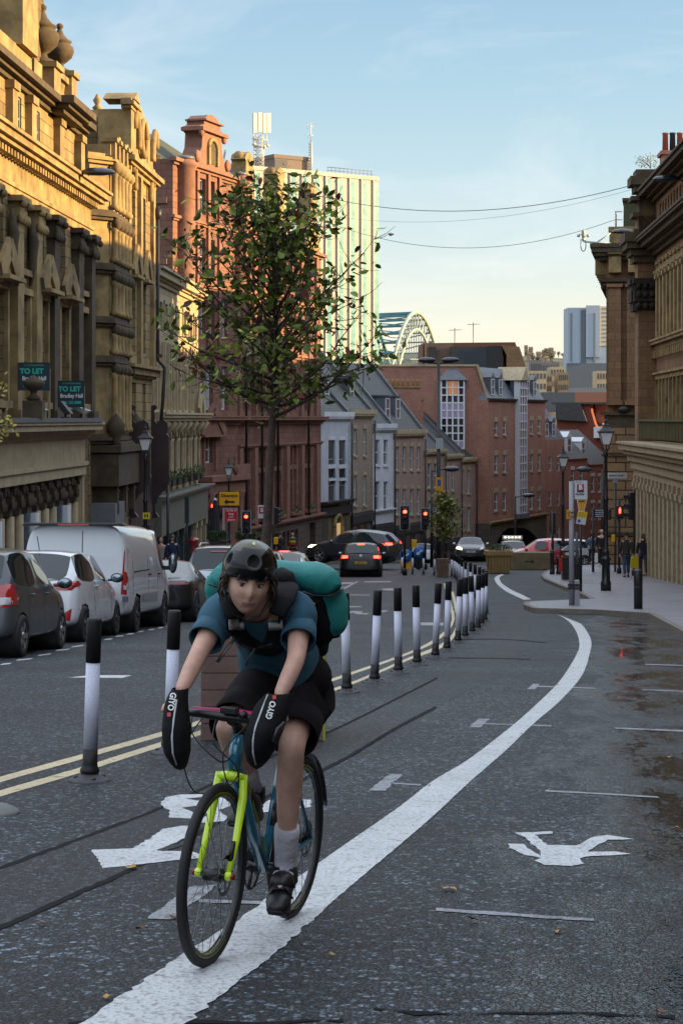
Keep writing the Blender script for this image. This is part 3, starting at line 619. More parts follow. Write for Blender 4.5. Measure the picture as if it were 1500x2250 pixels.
for x, y in ((82, 910), (145, 912), (180, 910)):
 Yd = sY(x, 10.7); s = F/Yd; q = thing('floodlight', {82: 'pale floodlight on the bank porch roof, largest and nearest', 145: 'dark tilted floodlight in the middle of the bank porch roof', 180: 'small pale floodlight at the far end of the bank porch roof'}[x], 'floodlight', (-10.7+.0482*Yd, Yd, CH+.02), LRZ)
 m = MB(); m.obox = None
 m.prism([(-.28, .22), (.26, .42), (.3, .32), (-.1, .1)] if x != 145 else [(-.2, .12), (.1, .5), (.2, .42), (0, .1)], -.22, .22, 'x'); obj('lamp_housing', m, pm('pale_lamp_grey', '9fb0b4', .4) if x != 145 else M_IRON, q, bevel=.02)
 m = MB(); m.box(-.03, .03, -.03, .03, 0, .25); m.box(-.12, .12, -.12, .12, 0, .03); obj('bracket', m, M_IRON, q)
# ---- to-let boards
def tolet(x0, x1, y0, y1, A_, lab, zz=0):
 Yd = sY((x0+x1)/2, A_); s = F/Yd; wd = (x1-x0)/s; hh = (y1-y0)/s; xc = ((x0+x1)/2-CX)/s
 q = thing('to_let_board', lab, 'sign board', (xc, Yd, CH+(HY-y1)/s), 0)
 m = MB(); m.box(-wd/2, wd/2, 0, .04, 0, hh); obj('board', m, pm('board_navy', '142c3a', .5), q)
 m = MB(); m.box(-wd/2-.03, -wd/2, -.01, .06, -.02, hh+.02); m.box(-wd/2, wd/2, -.01, .05, hh, hh+.02); obj('board_frame', m, M_IRON, q)
 m = MB(); m.box(wd/2-.06, wd/2, .04, .12, -.75, hh*.8); obj('post', m, pm('board_post', '8a7a5c', .8), q)
 teal = pm('teal_lettering', '2fae9c', .6); wh = pm('white_lettering', 'd6dade', .6)
 text_part('lettering', q, 'LET SUITES REMAINING', hh*.085, teal, TM((0, -.006, hh*.92)), sx=.8)
 text_part('lettering', q, 'TO LET', hh*.26, teal, TM((-wd*.08, -.006, hh*.70)), sx=1.0, bold=.008)
 text_part('lettering', q, 'Bradley Hall', hh*.22, wh, TM((0, -.006, hh*.44)), sx=.82, bold=.003)
 text_part('lettering', q, '0191 232 8080', hh*.15, teal, TM((-wd*.02, -.006, hh*.18)), sx=.85, bold=.004)
tolet(42, 110, 798, 858, 10.9, 'nearer of the two navy TO LET boards above the bank porch')
tolet(130, 186, 838, 895, 10.9, 'farther navy TO LET board at the end of the bank porch')
for (x, y, lab) in ((75, 925, 'mossy stone urn planter on the bank porch in front of the nearer board'),):
 Yd = sY(x, 10.6); s = F/Yd; q = thing('stone_urn', lab, 'urn', (-10.6+.0482*Yd, Yd, CH+.03))
 m = MB(); m.box(-.26, .26, -.26, .26, 0, .45); obj('plinth', m, S_TRIMD, q)
 m = MB(); m.lathe([(.14, .45), (.2, .5), (.08, .62), (.1, .7), (.26, .82), (.31, .92), (.24, .98), (.1, 1.06), (.02, 1.12)], n=14); obj('bowl', m, S_TRIMD, q)
# ================================================================ L2: narrow bay-fronted building
Yb = sY(197, 12.2); X, Y = left_at(12.2, Yb); Eb = sY(252, 12.2)-Yb
B = Bld('bay_front_building', 'narrow golden stone building with stacked clusters of slim columns, next to the bank', 'building', X, Y, LRZ)
B.wall('wall', Eb+2, -7.4, 8.7, [], S_GOLD, back=10)
zc = [9.1, 7.1, 5.2, 3.3, 1.9, -.9]
m = B.mb(); m.prism([(.3, .05), (1.0, -.55), (Eb-1.0, -.55), (Eb-.2, .05)], -1.2, 9.2, 'z'); B.put('bay_wall', m, S_TRIM)
for k, z in enumerate(zc):
 m = B.mb()
 for dz, p in ((0, .12), (.12, .24), (.24, .16)): m.prism([(.2-p, .05), (.95-p*.5, -.55-p), (Eb-.95+p*.5, -.55-p), (Eb-.1+p, .05)], z+dz, z+dz+.12, 'z')
 for j in range(5): m.sphere((1.1+j*(Eb-2.2)/4, -.78, z-.12), (.2, .2, .22), 8, 5)
 B.put('band_course', m, S_TRIMD if k else S_TRIM)
for k in range(5):
 top, bot = zc[k]-.25, zc[k+1]+.4
 for j in range(5):
  m = B.mb(); u = 1.1+j*(Eb-2.2)/4; m.lathe([(.15, bot), (.17, bot+.12), (.12, bot+.2), (.11, top-.2), (.16, top)], (u, -.72, 0), 10); B.put('colonnette', m, S_TRIM)
m = B.mb()
for j in range(5): u = .9+j*(Eb-1.8)/4; m.box(u-.16, u+.16, -.8, -.3, 9.3, 10.0+(.2 if j % 2 else 0)); m.box(u-.22, u+.22, -.88, -.25, 9.9, 10.05)
m.box(.6, Eb-.4, -.65, .2, 9.4, 9.8); B.put('parapet', m, S_TRIM)
for j in range(4):
 for k, (z, h) in enumerate(((7.5, 1.3), (5.7, 1.3), (3.75, 1.3))):
  B.win(1.6+j*(Eb-2.9)/3.2, z, .42, h, y=-.56, style='sash')
m = B.mb(); m.box(.2, Eb+1, -1.1, .05, -1.2, -.95); m.box(.3, Eb+.9, -1.0, .05, -2.4, -1.25); B.put('balcony', m, S_TRIMD)
for u in (.6, 2.6, 4.4):
 m = B.mb(); m.box(u, u+.35, -.9, .05, -3.4, -2.4); m.tube([(u+.17, -.85, -2.5), (u+.17, -.5, -3.0), (u+.17, -.1, -3.6)], .16, 8); B.put('bracket', m, S_TRIMD)
for u in (.9, Eb+.3):
 m = B.mb(); m.lathe([(.2, -.95), (.12, -.8), (.3, -.5), (.34, -.2), (.2, 0), (.1, .1), (.02, .2)], (u, -.8, 0), 12); B.put('urn', m, S_TRIMD)
m = B.mb(); m.box(.1, 2.2, -.9, -.02, -7.4, -3.0); B.put('shop_hoarding', m, pm('grey_hoarding', '6c7074', .6, var=.2))
for j in range(3):
 m = B.mb(); m.lathe([(.2, -7.4), (.2, -6.6), (.15, -6.5), (.14, -4.0), (.22, -3.7)], (3.0+j*1.0, -.45, 0), 10); B.put('column', m, S_TRIMD)
# ================================================================ L3: gabled building with scroll fins
Ya = sY(275, 11.6); X, Y = left_at(11.6, Ya); E3 = sY(335, 11.6)-Ya
B = Bld('gabled_building', 'tall narrow sandstone building with a curved carved gable and dark scroll fins at street level', 'building', X, Y, LRZ)
H3 = [(1.9, 6.3, 1.2, 2.5), (4.6, 6.3, 1.2, 2.5), (1.9, 2.6, 1.2, 2.9), (4.6, 2.6, 1.2, 2.9), (2.2, -1.6, 1.0, 3.0), (4.8, -1.6, .8, 3.0)]
B.wall('wall', E3, -7.8, 10.0, H3, S_GOLD, back=11)
for u, z, w, h in H3: B.win(u, z, w, h, style='sash')
m = B.mb(); m.prism([(0, 10.0), (E3, 10.0), (E3-.2, 10.5), (E3-.9, 10.7), (E3-1.0, 11.4), (E3-1.9, 11.6), (E3-2.3, 12.0), (E3/2, 12.3), (2.3, 12.0), (1.9, 11.6), (1.0, 11.4), (.9, 10.7), (.2, 10.5)], -.05, .5, 'y'); B.put('gable', m, S_TRIM)
m = B.mb()
for sg, c in ((1, 0), (-1, E3)):
 for k in range(2):
  pts = [(c+sg*(1.2-.5*math.cos(t)*(1 if k else .6)), -.16-.12*k, 9.4+k*1.6+.65*math.sin(t*1.3)) for t in [i*.35 for i in range(11)]]
  m.tube(pts, .12, 8)
  B.put('scroll_carving', m, S_TRIM); m = B.mb()
m.tube([(E3/2+.7*math.cos(t), -.2, 11.0+.7*math.sin(t)) for t in [i*.4 for i in range(17)]], .11, 8)
B.put('scroll_carving', m, S_TRIM)
m = B.mb(); m.box(-.1, 1.1, -.25, 1.0, 10.0, 11.6); cornice(m, -.1, 1.1, 11.6, [(.12, .3), (.15, .42), (.1, .3)], e0=1, e1=1); m.prism([(-.2, 11.97), (1.2, 11.97), (.5, 12.3)], -.4, .8, 'y'); B.put('chimney_pier', m, S_TRIM)
m = B.mb(); m.box(0, 1.2, 1.0, 10, 9.99, 10.6); m.prism([(1.0, 10.6), (4.5, 10.6), (4.3, 11.0), (3.9, 11.25), (3.4, 11.3), (1.0, 11.3)], 0.02, 1.18, 'x'); B.put('side_parapet', m, S_DARK)
m = B.mb(); cornice(m, 0, E3, 9.4, [(.15, .15), (.12, .3), (.18, .45)], e0=1, e1=1); pediment(m, 1.9, 5.5, 1.8, 1.0, .35); pediment(m, 4.6, 5.5, 1.8, 1.0, .35)
for u in (.35, 3.25, E3-.35): m.box(u-.25, u+.25, -.16, .04, 1.9, 9.4)
cornice(m, 0, E3, 1.6, [(.1, .15), (.25, .3), (.12, .45)], e0=1, e1=1); B.put('window_dressing', m, S_TRIM)
m = B.mb(); yy = -.5; m.tube([(E3-.1, -.25, 8.7), (E3-.1, -.25, 2.4), (E3+.1, -.5, 2.1), (E3-.1, -.5, 1.4), (E3-.2, -.25, -2)], .07, 8); m.lathe([(.1, 8.2), (.16, 8.35), (.16, 8.6)], (E3-.1, -.25, 0), 8); B.put('drainpipe', m, M_IRON)
M_FIN = pm('dark_maroon_boarding', (.035, .02, .022, 1), .45, var=.3, vs=2)
for (u, x0, x1) in ((1.0, 280, 326), (E3-.3, 321, 360)):
 s = F/(Ya+u); z0f = (HY-(894 if u < 2 else 892))/s; m = B.mb(); W = (x1-x0)/s
 k = W/46.
 def q(a, b): return (-(a)*k, (HY-b)/s)
 P = [(0, 892), (10, 889), (15, 893), (12, 900), (7, 902), (9, 910), (8, 922), (14, 930), (22, 926), (33, 922), (42, 929), (44, 940), (40, 952), (46, 960), (46, 1040), (48, 1048), (46, 1060), (36, 1075), (20, 1090), (10, 1110), (12, 1126), (20, 1136), (0, 1140)]
 m.prism([q(a, b) for a, b in P], u, u+.22, 'x'); B.put('scroll_fin', m, M_FIN)
m = B.mb(); m.box(.9, E3-.1, -.08, -.02, -7.6, -2.4); m.box(.9, 2.0, -.4, -.08, -7.6, -4.2); m.box(3.6, 4.6, -.4, -.08, -7.6, -4.2); B.put('shopfront', m, M_FIN)
m = B.mb(); m.box(2.1, 3.5, -.14, -.081, -7.4, -4.4); B.put('shop_window', m, M_LITW if False else M_BRONZE)
# ================================================================ L4: cream terrace building
Ya = sY(330, 12); X, Y = left_at(12, Ya); E4 = sY(436, 12)-Ya
B = Bld('cream_stone_building', 'long cream stone building with arched first floor, window boxes and a grey shopfront', 'building', X, Y, LRZ)
def U(x, A_=12): return sY(x, A_)-Ya
H4 = []
cols = [338, 352, 364, 377, 390, 404, 418, 428]
for x in cols: H4 += [(U(x), 4.0, .85, 1.1), (U(x), .5, .95, 2.7), (U(x), -2.7, .95, 2.3)]
B.wall('wall', E4, -3.4, 5.9, H4, S_CREAM, back=10)
for n_, (u, z, w, h) in enumerate(H4): B.win(u, z, w, h, style='blind' if n_ % 3 == 1 else 'sash')
m = B.mb(); cornice(m, 0, E4, 5.8, [(.18, .12), (.1, .25), (.28, .45), (.12, .6)], e0=0, e1=1); B.put('cornice', m, S_TRIML)
m = B.mb(); m.prism([(0, 6.45), (10, 6.45), (5, 8.6)], .1, E4-.1, 'x'); B.put('roof', m, M_SLATE)
m = B.mb(); cornice(m, 0, E4, -.1, [(.14, .5), (.14, .62), (.1, .7)], e0=0, e1=1); pediment(m, U(430), .3, 1.9, 1.2, .6); B.put('string_course', m, S_TRIML)
for x in cols:
 m = B.mb(); u = U(x)
 m.box(u-.62, u-.5, -.1, .04, .35, 3.4); m.box(u+.5, u+.62, -.1, .04, .35, 3.4); m.box(u-.65, u+.65, -.14, .04, .25, .4); m.box(u-.6, u-.45, -.06, .04, 3.9, 5.2); m.box(u+.45, u+.6, -.06, .04, 3.9, 5.2); m.box(u-.6, u+.6, -.07, .04, 5.1, 5.25)
 m.lathe([(.12, -2.7), (.09, -2.5), (.08, -1.1), (.15, -.9)], (u-.75, -.12, 0), 10); m.lathe([(.12, -2.7), (.09, -2.5), (.08, -1.1), (.15, -.9)], (u+.75, -.12, 0), 10)
 pts = [(u+.62*math.cos(t), -.12, -.9+.55*math.sin(t)) for t in [i*math.pi/8 for i in range(9)]]; m.tube(pts, .1, 6)
 m.tube([(u+.95, -.55, -.15), (u+.95, -.3, -.5), (u+.95, -.06, -.8)], .13, 6); B.put('arched_surround', m, S_TRIML)
mp_ = pm('planter_foliage', (.05, .09, .02, 1), .7, var=.6, vs=14)
def leafball(m, c, r, n, rg, sz=.06):
 c = Vector(c)
 for _ in range(n):
  d = Vector((rg.gauss(0, 1), rg.gauss(0, 1), rg.gauss(0, 1))).normalized(); p = c+Vector((d.x*r[0], d.y*r[1], d.z*r[2]))*rg.uniform(.5, 1.0)
  a = Vector((rg.gauss(0, 1), rg.gauss(0, 1), rg.gauss(0, 1))).normalized(); b = a.orthogonal().normalized(); s_ = sz*rg.uniform(.6, 1.3)
  m.quad(p-a*s_, p-b*s_*.5, p+a*s_, p+b*s_*.5)
for x in (352, 364, 377, 390, 404, 418, 428):
 m = B.mb(); u = U(x); m.box(u-.5, u+.5, -.42, -.06, -3.0, -2.72); o = B.put('window_box', m, M_IRON)
 m = B.mb(); leafball(m, (u, -.25, -2.55), (.5, .28, .3), 130, rng); B.put('plants', m, mp_, o)
m = B.mb(); cornice(m, 0, E4, -3.6, [(.1, .5), (.12, .7), (.08, .8)], e1=1); m.box(0, E4, -.5, .04, -5.0, -3.6); B.put('fascia', m, pm('grey_green_fascia', '62645c', .55, var=.15))
M_SHOPG = pm('shop_glass', (.05, .07, .08, 1), .08, spec=1, coat=.5, var=.5, vs=.6)
m = B.mb(); m.box(0, E4, -.25, .04, -8.2, -5.0); B.put('shop_window', m, M_SHOPG)
for x in (332, 346, 356, 368, 383, 400, 412, 423, 434):
 m = B.mb(); m.box(U(x)-.13, U(x)+.13, -.45, -.2, -8.2, -5.0); m.box(U(x)-.2, U(x)+.2, -.5, -.2, -5.3, -5.02); B.put('shop_pilaster', m, S_TRIML if x > 400 else pm('dark_green_paint', (.02, .035, .035, 1), .4))
m = B.mb()
for x, z in ((349, -5.9), (350, -6.5), (353, -6.1)): m.sphere((U(x), -.5, z), (.16, .16, .2), 8, 6)
B.put('shop_lantern', m, pm('warm_lantern', 'd08a40', .5, emit='ffab55', es=.9))
# ================================================================ L5: red sandstone corner building
p0 = Vector((-7.81, 106)); p1 = Vector((-1.41, 133)); dd = p1-p0; E5 = dd.length; rz5 = math.atan2(dd.y, dd.x)
B = Bld('red_sandstone_building', 'ornate red sandstone corner building with gables and tall mullioned windows behind the tree', 'building', p0.x, p0.y, rz5)
def U5(x):
 k = (x-CX)/F; return (k*p0.y-p0.x)/(dd.x-k*dd.y)*E5
def S5(x): return F/(p0.y+dd.y*U5(x)/E5)
H5 = []
bx = [539, 613, 646, 678]; bw = [1.6, 1.9, 1.9, 1.9]
bx = [541, 575, 610, 644, 676]
for x in bx:
 u = U5(x)
 H5 += [(u-.48, .55, .72, 2.7), (u+.48, .55, .72, 2.7), (u-.48, 4.5, .72, 2.4), (u+.48, 4.5, .72, 2.4)]
 H5 += [(u-.48, -3.0, .72, 1.45), (u+.48, -3.0, .72, 1.45), (u-.48, -6.0, .72, 2.7), (u+.48, -6.0, .72, 2.7)]
for x in bx: u = U5(x); H5 += [(u-.5, 8.2, .7, 2.2), (u+.5, 8.2, .7, 2.2)]
UP = U5(522); B.wall('wall', E5, -6.6, 11.2, H5, S_RED, x0=UP, back=14)
for u, z, w, h in H5:
 if z < 10: B.win(u, z, w, h, y=.28, style='blind' if (z > 0 and int(u*3) % 3) else 'sash')
B.wall('ground_floor_wall', E5, -9.2, -6.6, [(U5(x)+d, -8.8, .8, 1.6) for x in (560, 600, 625, 643) for d in (-.5, .5)]+[(U5(683), -9.2, 1.7, 2.2)], masonry('brown_rusticated_stone', '5c4a42', '4f3f38', '2f2622', .9, .45, .02, .85, .5, .4), x0=UP, y=-.12)
m = B.mb(); cornice(m, UP, E5, -.35, [(.15, .15), (.12, .3), (.16, .5), (.08, .55)], e1=.6); cornice(m, UP, E5, -1.75, [(.1, .12), (.12, .2)]); cornice(m, UP, E5, -6.7, [(.14, .16), (.14, .28)], y=-.12); B.put('cornice', m, S_TRIMR)
m = B.mb(); cornice(m, UP, E5, 3.85, [(.15, .15), (.15, .3)]); cornice(m, UP, E5, 7.3, [(.15, .15), (.15, .3)]); cornice(m, UP, E5, 10.9, [(.15, .2), (.2, .45)]); B.put('string_course', m, S_TRIMR)
for x in (524, 557, 592, 627, 660, 693):
 u = U5(x); m = B.mb(); m.box(u-.35, u+.35, -.22, .03, -6.4, -1.75); m.box(u-.3, u+.3, -.18, .03, .05, 10.9); B.put('pilaster', m, S_TRIMR)
for x in (530, 565, 600, 668):
 u = U5(x); m = B.mb(); m.tube([(u, -.32, 10.5), (u, -.32, -6.5)], .08, 8); B.put('drainpipe', m, M_IRON)
for x in bx:
 m = B.mb(); u = U5(x); m.box(u-1.1, u+1.1, -.3, .03, -6.25, -6.05); B.put('sill', m, S_TRIMR)
 m = B.mb(); leafball(m, (u, -.25, -5.9), (.8, .2, .22), 100, rng, .07); B.put('window_plants', m, mp_)
PA = Vector(((380-CX)*104/F, 104.)); PB_ = Vector(((522-CX)*112.9/F, 112.9)); pd_ = PB_-PA; LP_ = pd_.length
P5 = Bld('tmp', 'x', 'x', PA.x, PA.y, math.atan2(pd_.y, pd_.x)); P5.root.location.z = B.g; P5.g = B.g; P5.dz = B.dz
def UQ(x): k = (x-CX)/F; return (k*PA.y-PA.x)/(pd_.x-k*pd_.y)*LP_
HP = []
for z, h in ((11.4, 2.0), (8.0, 2.1), (4.6, 2.3)): HP += [(UQ(446), z, .85, h), (UQ(466), z, .85, h)]
HP += [(UQ(494), 4.6, .9, 2.3), (UQ(458), .5, 1.3, 2.5), (UQ(494), .5, 1.0, 2.5), (UQ(460), -2.5, 1.1, 1.5)]
P5.wall('wall', LP_, -9.2, 14.0, HP, S_RED, back=13)
for u, z, w, h in HP: P5.win(u, z, w, h, y=.28, style='blind' if z == .5 else 'sash')
m = P5.mb(); cornice(m, 0, LP_, -.35, [(.15, .15), (.12, .3), (.16, .5), (.08, .55)], e0=1); cornice(m, 0, LP_, 3.6, [(.15, .12), (.15, .25)], e0=1); cornice(m, 0, LP_, 7.2, [(.12, .1), (.15, .22)], e0=1); cornice(m, 0, LP_, 10.7, [(.12, .1), (.15, .22)], e0=1); cornice(m, 0, LP_, 13.7, [(.15, .15), (.2, .35)], e0=1); P5.put('string_course', m, S_TRIMR)
for x in (432, 456, 480):
 m = P5.mb(); u = UQ(x); m.box(u-.16, u+.16, -.14, .03, 4.0, 13.7); P5.put('pilaster', m, S_TRIMR)
m = P5.mb(); u = UQ(460); pediment(m, u, -.9, 3.4, 1.5, .5); m.box(u-1.0, u-.75, -.1, .03, -2.9, -.95); m.box(u+.75, u+1.0, -.1, .03, -2.9, -.95); P5.put('pediment', m, S_TRIMR)
m = P5.mb(); m.box(u-2.2, u+3.6, -1.1, .03, -3.5, -3.2); m.box(u-2.0, u+3.4, -.85, .03, -4.2, -3.5)
for du in (-1.6, -.5, .6, 1.7, 2.8): m.tube([(u+du, -.9, -4.1), (u+du, -.6, -4.8), (u+du, -.1, -5.6)], .18, 8)
P5.put('balcony', m, S_TRIMR)
m = P5.mb(); m.box(u+1.6, u+3.6, -1.05, -.9, -3.2, -2.6); m.lathe([(.1, -3.2), (.2, -2.8), (.08, -2.4), (.12, -2.2), (0, -2.0)], (u+1.6, -.95, 0), 8); P5.put('balustrade', m, S_TRIMR)
ug = UQ(461); G_ = [(2.7, 14.0), (2.5, 14.35), (1.9, 14.6), (1.5, 15.1), (1.4, 15.9), (1.75, 16.0), (1.75, 16.25), (1.2, 16.4), (1.1, 16.75), (.6, 17.0), (0, 17.1)]
m = P5.mb(); m.prism([(ug+a, z) for a, z in G_]+[(ug-a, z) for a, z in G_[::-1]], -.15, .9, 'y'); m.box(ug-1.9, ug+1.9, -.4, .95, 16.0, 16.2); m.box(ug-1.3, ug+1.3, -.35, .95, 16.62, 16.72); P5.put('gable', m, S_TRIMR)
m = P5.mb(); m.tube([(ug+.62*math.cos(t), -.2, 15.2+.5*math.sin(t)) for t in [i*math.pi/8 for i in range(9)]], .13, 6); m.box(ug-.75, ug-.5, -.3, 0, 14.25, 15.2); m.box(ug+.5, ug+.75, -.3, 0, 14.25, 15.2); P5.put('niche', m, S_TRIM)
m = P5.mb(); m.box(ug-.48, ug+.48, -.18, -.152, 14.3, 15.5); P5.put('niche_recess', m, S_TRIMD)
for sg in (-1, 1):
 for a_, z_, r_ in ((2.2, 14.5, .35), (1.65, 15.9, .25)): m = P5.mb(); m.sphere((ug+sg*a_, -.2, z_), (r_, .15, r_), 10, 8); P5.put('gable_scroll', m, S_TRIMR)
for u, r, z1 in ((UQ(401), .62, 14.1), (LP_+.1, .5, 14.2)):
 m = P5.mb(); m.lathe([(.12, 5.2), (r*.7, 6.2), (r, 6.9), (r, 10), (r, z1-.5), (r*1.2, z1-.4), (r*1.2, z1-.2), (r, z1-.1), (r*.9, z1)], (u, -.1, 0), 18); P5.put('turret', m, S_TRIMR)
 m = P5.mb(); m.lathe([(r*1.02, z1), (r*.9, z1+.15), (0, z1+.25)], (u, -.1, 0), 18); P5.put('turret_cap', m, M_LEAD)
m = P5.mb(); m.add([(.2, 1, 13.99), (LP_, 1, 13.99), (LP_, 12, 13.99), (.2, 12, 11.5), (1.2, 5, 16.6), (LP_-.6, 5, 16.7)], [(0, 1, 5, 4), (1, 2, 5), (2, 3, 4, 5), (3, 0, 4)]); P5.put('roof', m, M_SLATEG)
m = P5.mb(); m.bar((.1, .9, 14.1), (1.1, 5, 16.75), .3, .25); m.bar((.1, 12, 11.6), (1.1, 5, 16.75), .3, .25); P5.put('roof_coping', m, S_TRIMD)
m = P5.mb(); m.box(.8, 1.4, 4.7, 5.3, 16.4, 17.0); m.lathe([(.15, 17.0), (.3, 17.15), (.12, 17.3), (.25, 17.55), (.1, 17.8), (.05, 17.9)], (1.1, 5, 0), 10); P5.put('finial', m, S_TRIM)
m = P5.mb()
for k in range(3): m.tube([(-.06, 2.6+k*3.2+1.0*math.cos(t), 9.6+1.0*math.sin(t)) for t in [i*math.pi/8 for i in range(9)]], .14, 6)
m.box(-.15, .02, .3, 12.8, 8.3, 8.6); m.box(-.12, .02, .3, 12.8, 11.6, 11.9); P5.put('blind_arcade', m, S_TRIMR)
Mrel = (Matrix.Translation((B.X, B.Y, B.g)) @ Matrix.Rotation(B.rz, 4, 'Z')).inverted() @ (Matrix.Translation((PA.x, PA.y, B.g)) @ Matrix.Rotation(P5.rz, 4, 'Z'))
for ch in list(P5.root.children): ml = Matrix.Translation(ch.location); ch.parent = B.root; ch.matrix_local = Mrel @ ml
bpy.data.objects.remove(P5.root)
for x, zt in ((545, 15.7), (614, 15.7), (687, 15.7)):
 u = U5(x); m = B.mb()
 m.prism([(u-1.9, 11.2), (u+1.9, 11.2), (u+1.5, 12.2), (u+.9, 13.0), (u+.75, zt-.4), (u+.95, zt-.3), (u+.7, zt), (u, zt+.22), (u-.7, zt), (u-.95, zt-.3), (u-.75, zt-.4), (u-.9, 13.0), (u-1.5, 12.2)], -.1, .8, 'y'); m.tube([(u-.9, .35, zt-.12), (u+.9, .35, zt-.12)], .3, 10); B.put('gable', m, S_TRIM)
m = B.mb(); m.prism([(.5, 11.2), (3.2, 13.6), (9, 13.6), (12, 11.2)], U5(523), E5-.1, 'x'); B.put('main_roof', m, M_SLATE)
# ================================================================ Dean Street terraces and everything beyond
def seg(xa, Ya_, xb, Yb_):
 a = Vector(((xa-CX)*Ya_/F, Ya_)); b = Vector(((xb-CX)*Yb_/F, Yb_)); return a, b, (b-a).length, math.atan2(b.y-a.y, b.x-a.x)
class SB(Bld):
 def __init__(s, name, label, cat, xa, Ya_, xb, Yb_, group=None):
  s.a, s.b, s.L, rz = seg(xa, Ya_, xb, Yb_); super().__init__(name, label, cat, s.a.x, s.a.y, rz, group); s.d = s.b-s.a
 def u(s, x): k = (x-CX)/F; return (k*s.a.y-s.a.x)/(s.d.x-k*s.d.y)*s.L
 def z(s, x, y): return (HY-y)*(s.a.y+s.d.y*s.u(x)/s.L)/F
def terrace(name, lab, xa, Ya_, xb, Yb_, wallm, rows, cols, eave, styles='sash', roofrise=4.2, depth=9, trim=S_TRIML, shop=None, group=None, ww=.95, parapet=.35, zb=None, shopz=None, ridge=None):
 B = SB(name, lab, 'building', xa, Ya_, xb, Yb_, group); xm = (xa+xb)/2
 H = []
 for (yt, yb) in rows:
  for x in cols:
   zt = B.z(x, yt); zl = B.z(x, yb); H.append((B.u(x), zl, ww, zt-zl))
 ze = B.z(xm, eave); zs = B.z(xm, shopz)
 B.wall('wall', B.L, zs, ze, H, wallm, back=depth)
 for i, (u, z, w, h) in enumerate(H): sill_lintel(B, B.win(u, z, w, h, y=.14, style=styles), w, h, .14, .1, .03, .28, trim)
 m = B.mb(); cornice(m, 0, B.L, ze-.12, [(.12, .12), (.14, .25), (parapet, .3)], e1=.5); B.put('eaves_cornice', m, trim)
 m = B.mb(); m.prism([(.0, ze+parapet*.6), (depth, ze+parapet*.6), (depth*.5, ze+parapet*.6+roofrise)], .02, B.L-.02, 'x'); B.put('roof', m, M_SLATE)
 m = B.mb(); t = .22
 for u in (B.L-t/2,):
  m.bar((u, 0, ze+parapet*.6+.1), (u, depth*.5, ze+parapet*.6+roofrise+.1), t, .25)
 B.put('verge_coping', m, M_LEAD)
 m = B.mb(); m.box(0, B.L, -.02, depth, zb if zb is not None else -12.8, zs-.002); o = B.put('shopfront', m, shop or pm('dark_shopfront', (.03, .03, .035, 1), .4, var=.3))
 m = B.mb(); m.box(.1, B.L-.1, -.2, -.02, zs-.75, zs-.15); B.put('fascia', m, pm('shop_fascia_dark', (.02, .025, .03, 1), .5))
 for k in range(max(2, int(B.L/2.2))):
  u0 = .35+k*(B.L-.3)/max(2, int(B.L/2.2)); m = B.mb(); m.box(u0, u0+1.2, -.06, -.021, zs-3.2, zs-.95); B.put('shop_window', m, M_SHOPG)
 m = B.mb(); m.tube([(B.L-.12, -.18, ze-.3), (B.L-.12, -.18, zs-3)], .06, 6); B.put('drainpipe', m, M_IRON)
 return B, ze
B, ze = terrace('white_rendered_house', 'white rendered house with grey-blue windows above a stone arched shopfront, next to the red building', 704, 133, 769, 139.5, M_RENDERB, [(967, 1052), (1029, 1105)], [729, 752], 920, 'dark', 4.6, trim=M_RENDERW, shop=pm('mustard_stone_shopfront', '6d5a3e', .85, var=.35, vs=1.5, bump=.3), ww=1.55, zb=-10.5, shopz=1107)
m = B.mb(); cornice(m, 0, B.L, B.z(736, 1107), [(.12, .35), (.12, .5)]); B.put('shop_cornice', m, M_IRON)
for i in range(22):
 z = -5.6+i*.27*1.02
 if z > ze-.5: break
 m = B.mb(); w_ = .5 if i % 2 else .32; m.box(B.L-w_, B.L, -.05, .02, z, z+.25); B.put('quoin', m, M_RENDERB)
u = B.u(739); m = B.mb(); m.box(u-.65, u+.65, -.09, -.03, -9.5, B.z(739, 1150)); B.put('lit_doorway', m, pm('pale_lit_doorway', 'b7a27c', .4, emit='ffca80', es=.15))
m = B.mb(); m.tube([(u+.85*math.cos(t), -.12, B.z(739, 1158)+.85*math.sin(t)) for t in [i*math.pi/10 for i in range(11)]], .16, 8); m.box(u-1.05, u-.7, -.25, .0, -10, B.z(739, 1158)); m.box(u+.7, u+1.05, -.25, .0, -10, B.z(739, 1158)); B.put('arch', m, S_TRIM)
def dormer(B, u, z, w, h, d=2.0, y=1.0, mat=None, gable=True):
 m = B.mb(); m.box(u-w/2, u+w/2, y, y+d, z, z+h)
 if gable: m.prism([(u-w/2-.1, z+h), (u+w/2+.1, z+h), (u, z+h+w*.45)], y-.08, y+d, 'y')
 else: m.box(u-w/2-.12, u+w/2+.12, y-.12, y+d, z+h, z+h+.12)
 o = B.put('dormer', m, mat or M_LEAD)
 fm, gm = window_mesh(w*.8, h*.86, 'sash'); q = link('window', fm, o, (u, y-.03, z+h*.06+B.dz)); link('pane', gm, q)
 return o
dormer(B, B.u(722), ze+.6, 1.5, 2.1, y=.8, gable=False); dormer(B, B.u(758), ze+.8, 1.2, 2.0, y=1.4, gable=False)
B, ze = terrace('brick_terrace_house', 'narrow grey-brown brick terraced house between the two pale rendered houses', 769, 139.5, 819, 146, M_BRICKG, [(942, 1001), (1044, 1110)], [780, 801], 914, 'sash', 5.0, zb=-10.8, shopz=1125, ww=.85)
dormer(B, B.u(806), ze+.9, 1.2, 1.9, y=1.2, gable=False)
B, ze = terrace('pale_rendered_house', 'pale lilac-grey rendered terraced house with two narrow sash columns', 819, 146, 864, 150.5, M_RENDERW, [(966, 1022), (1058, 1122)], [829, 847], 945, 'sash', 5.2, zb=-11.2, shopz=1150, trim=M_RENDERW)
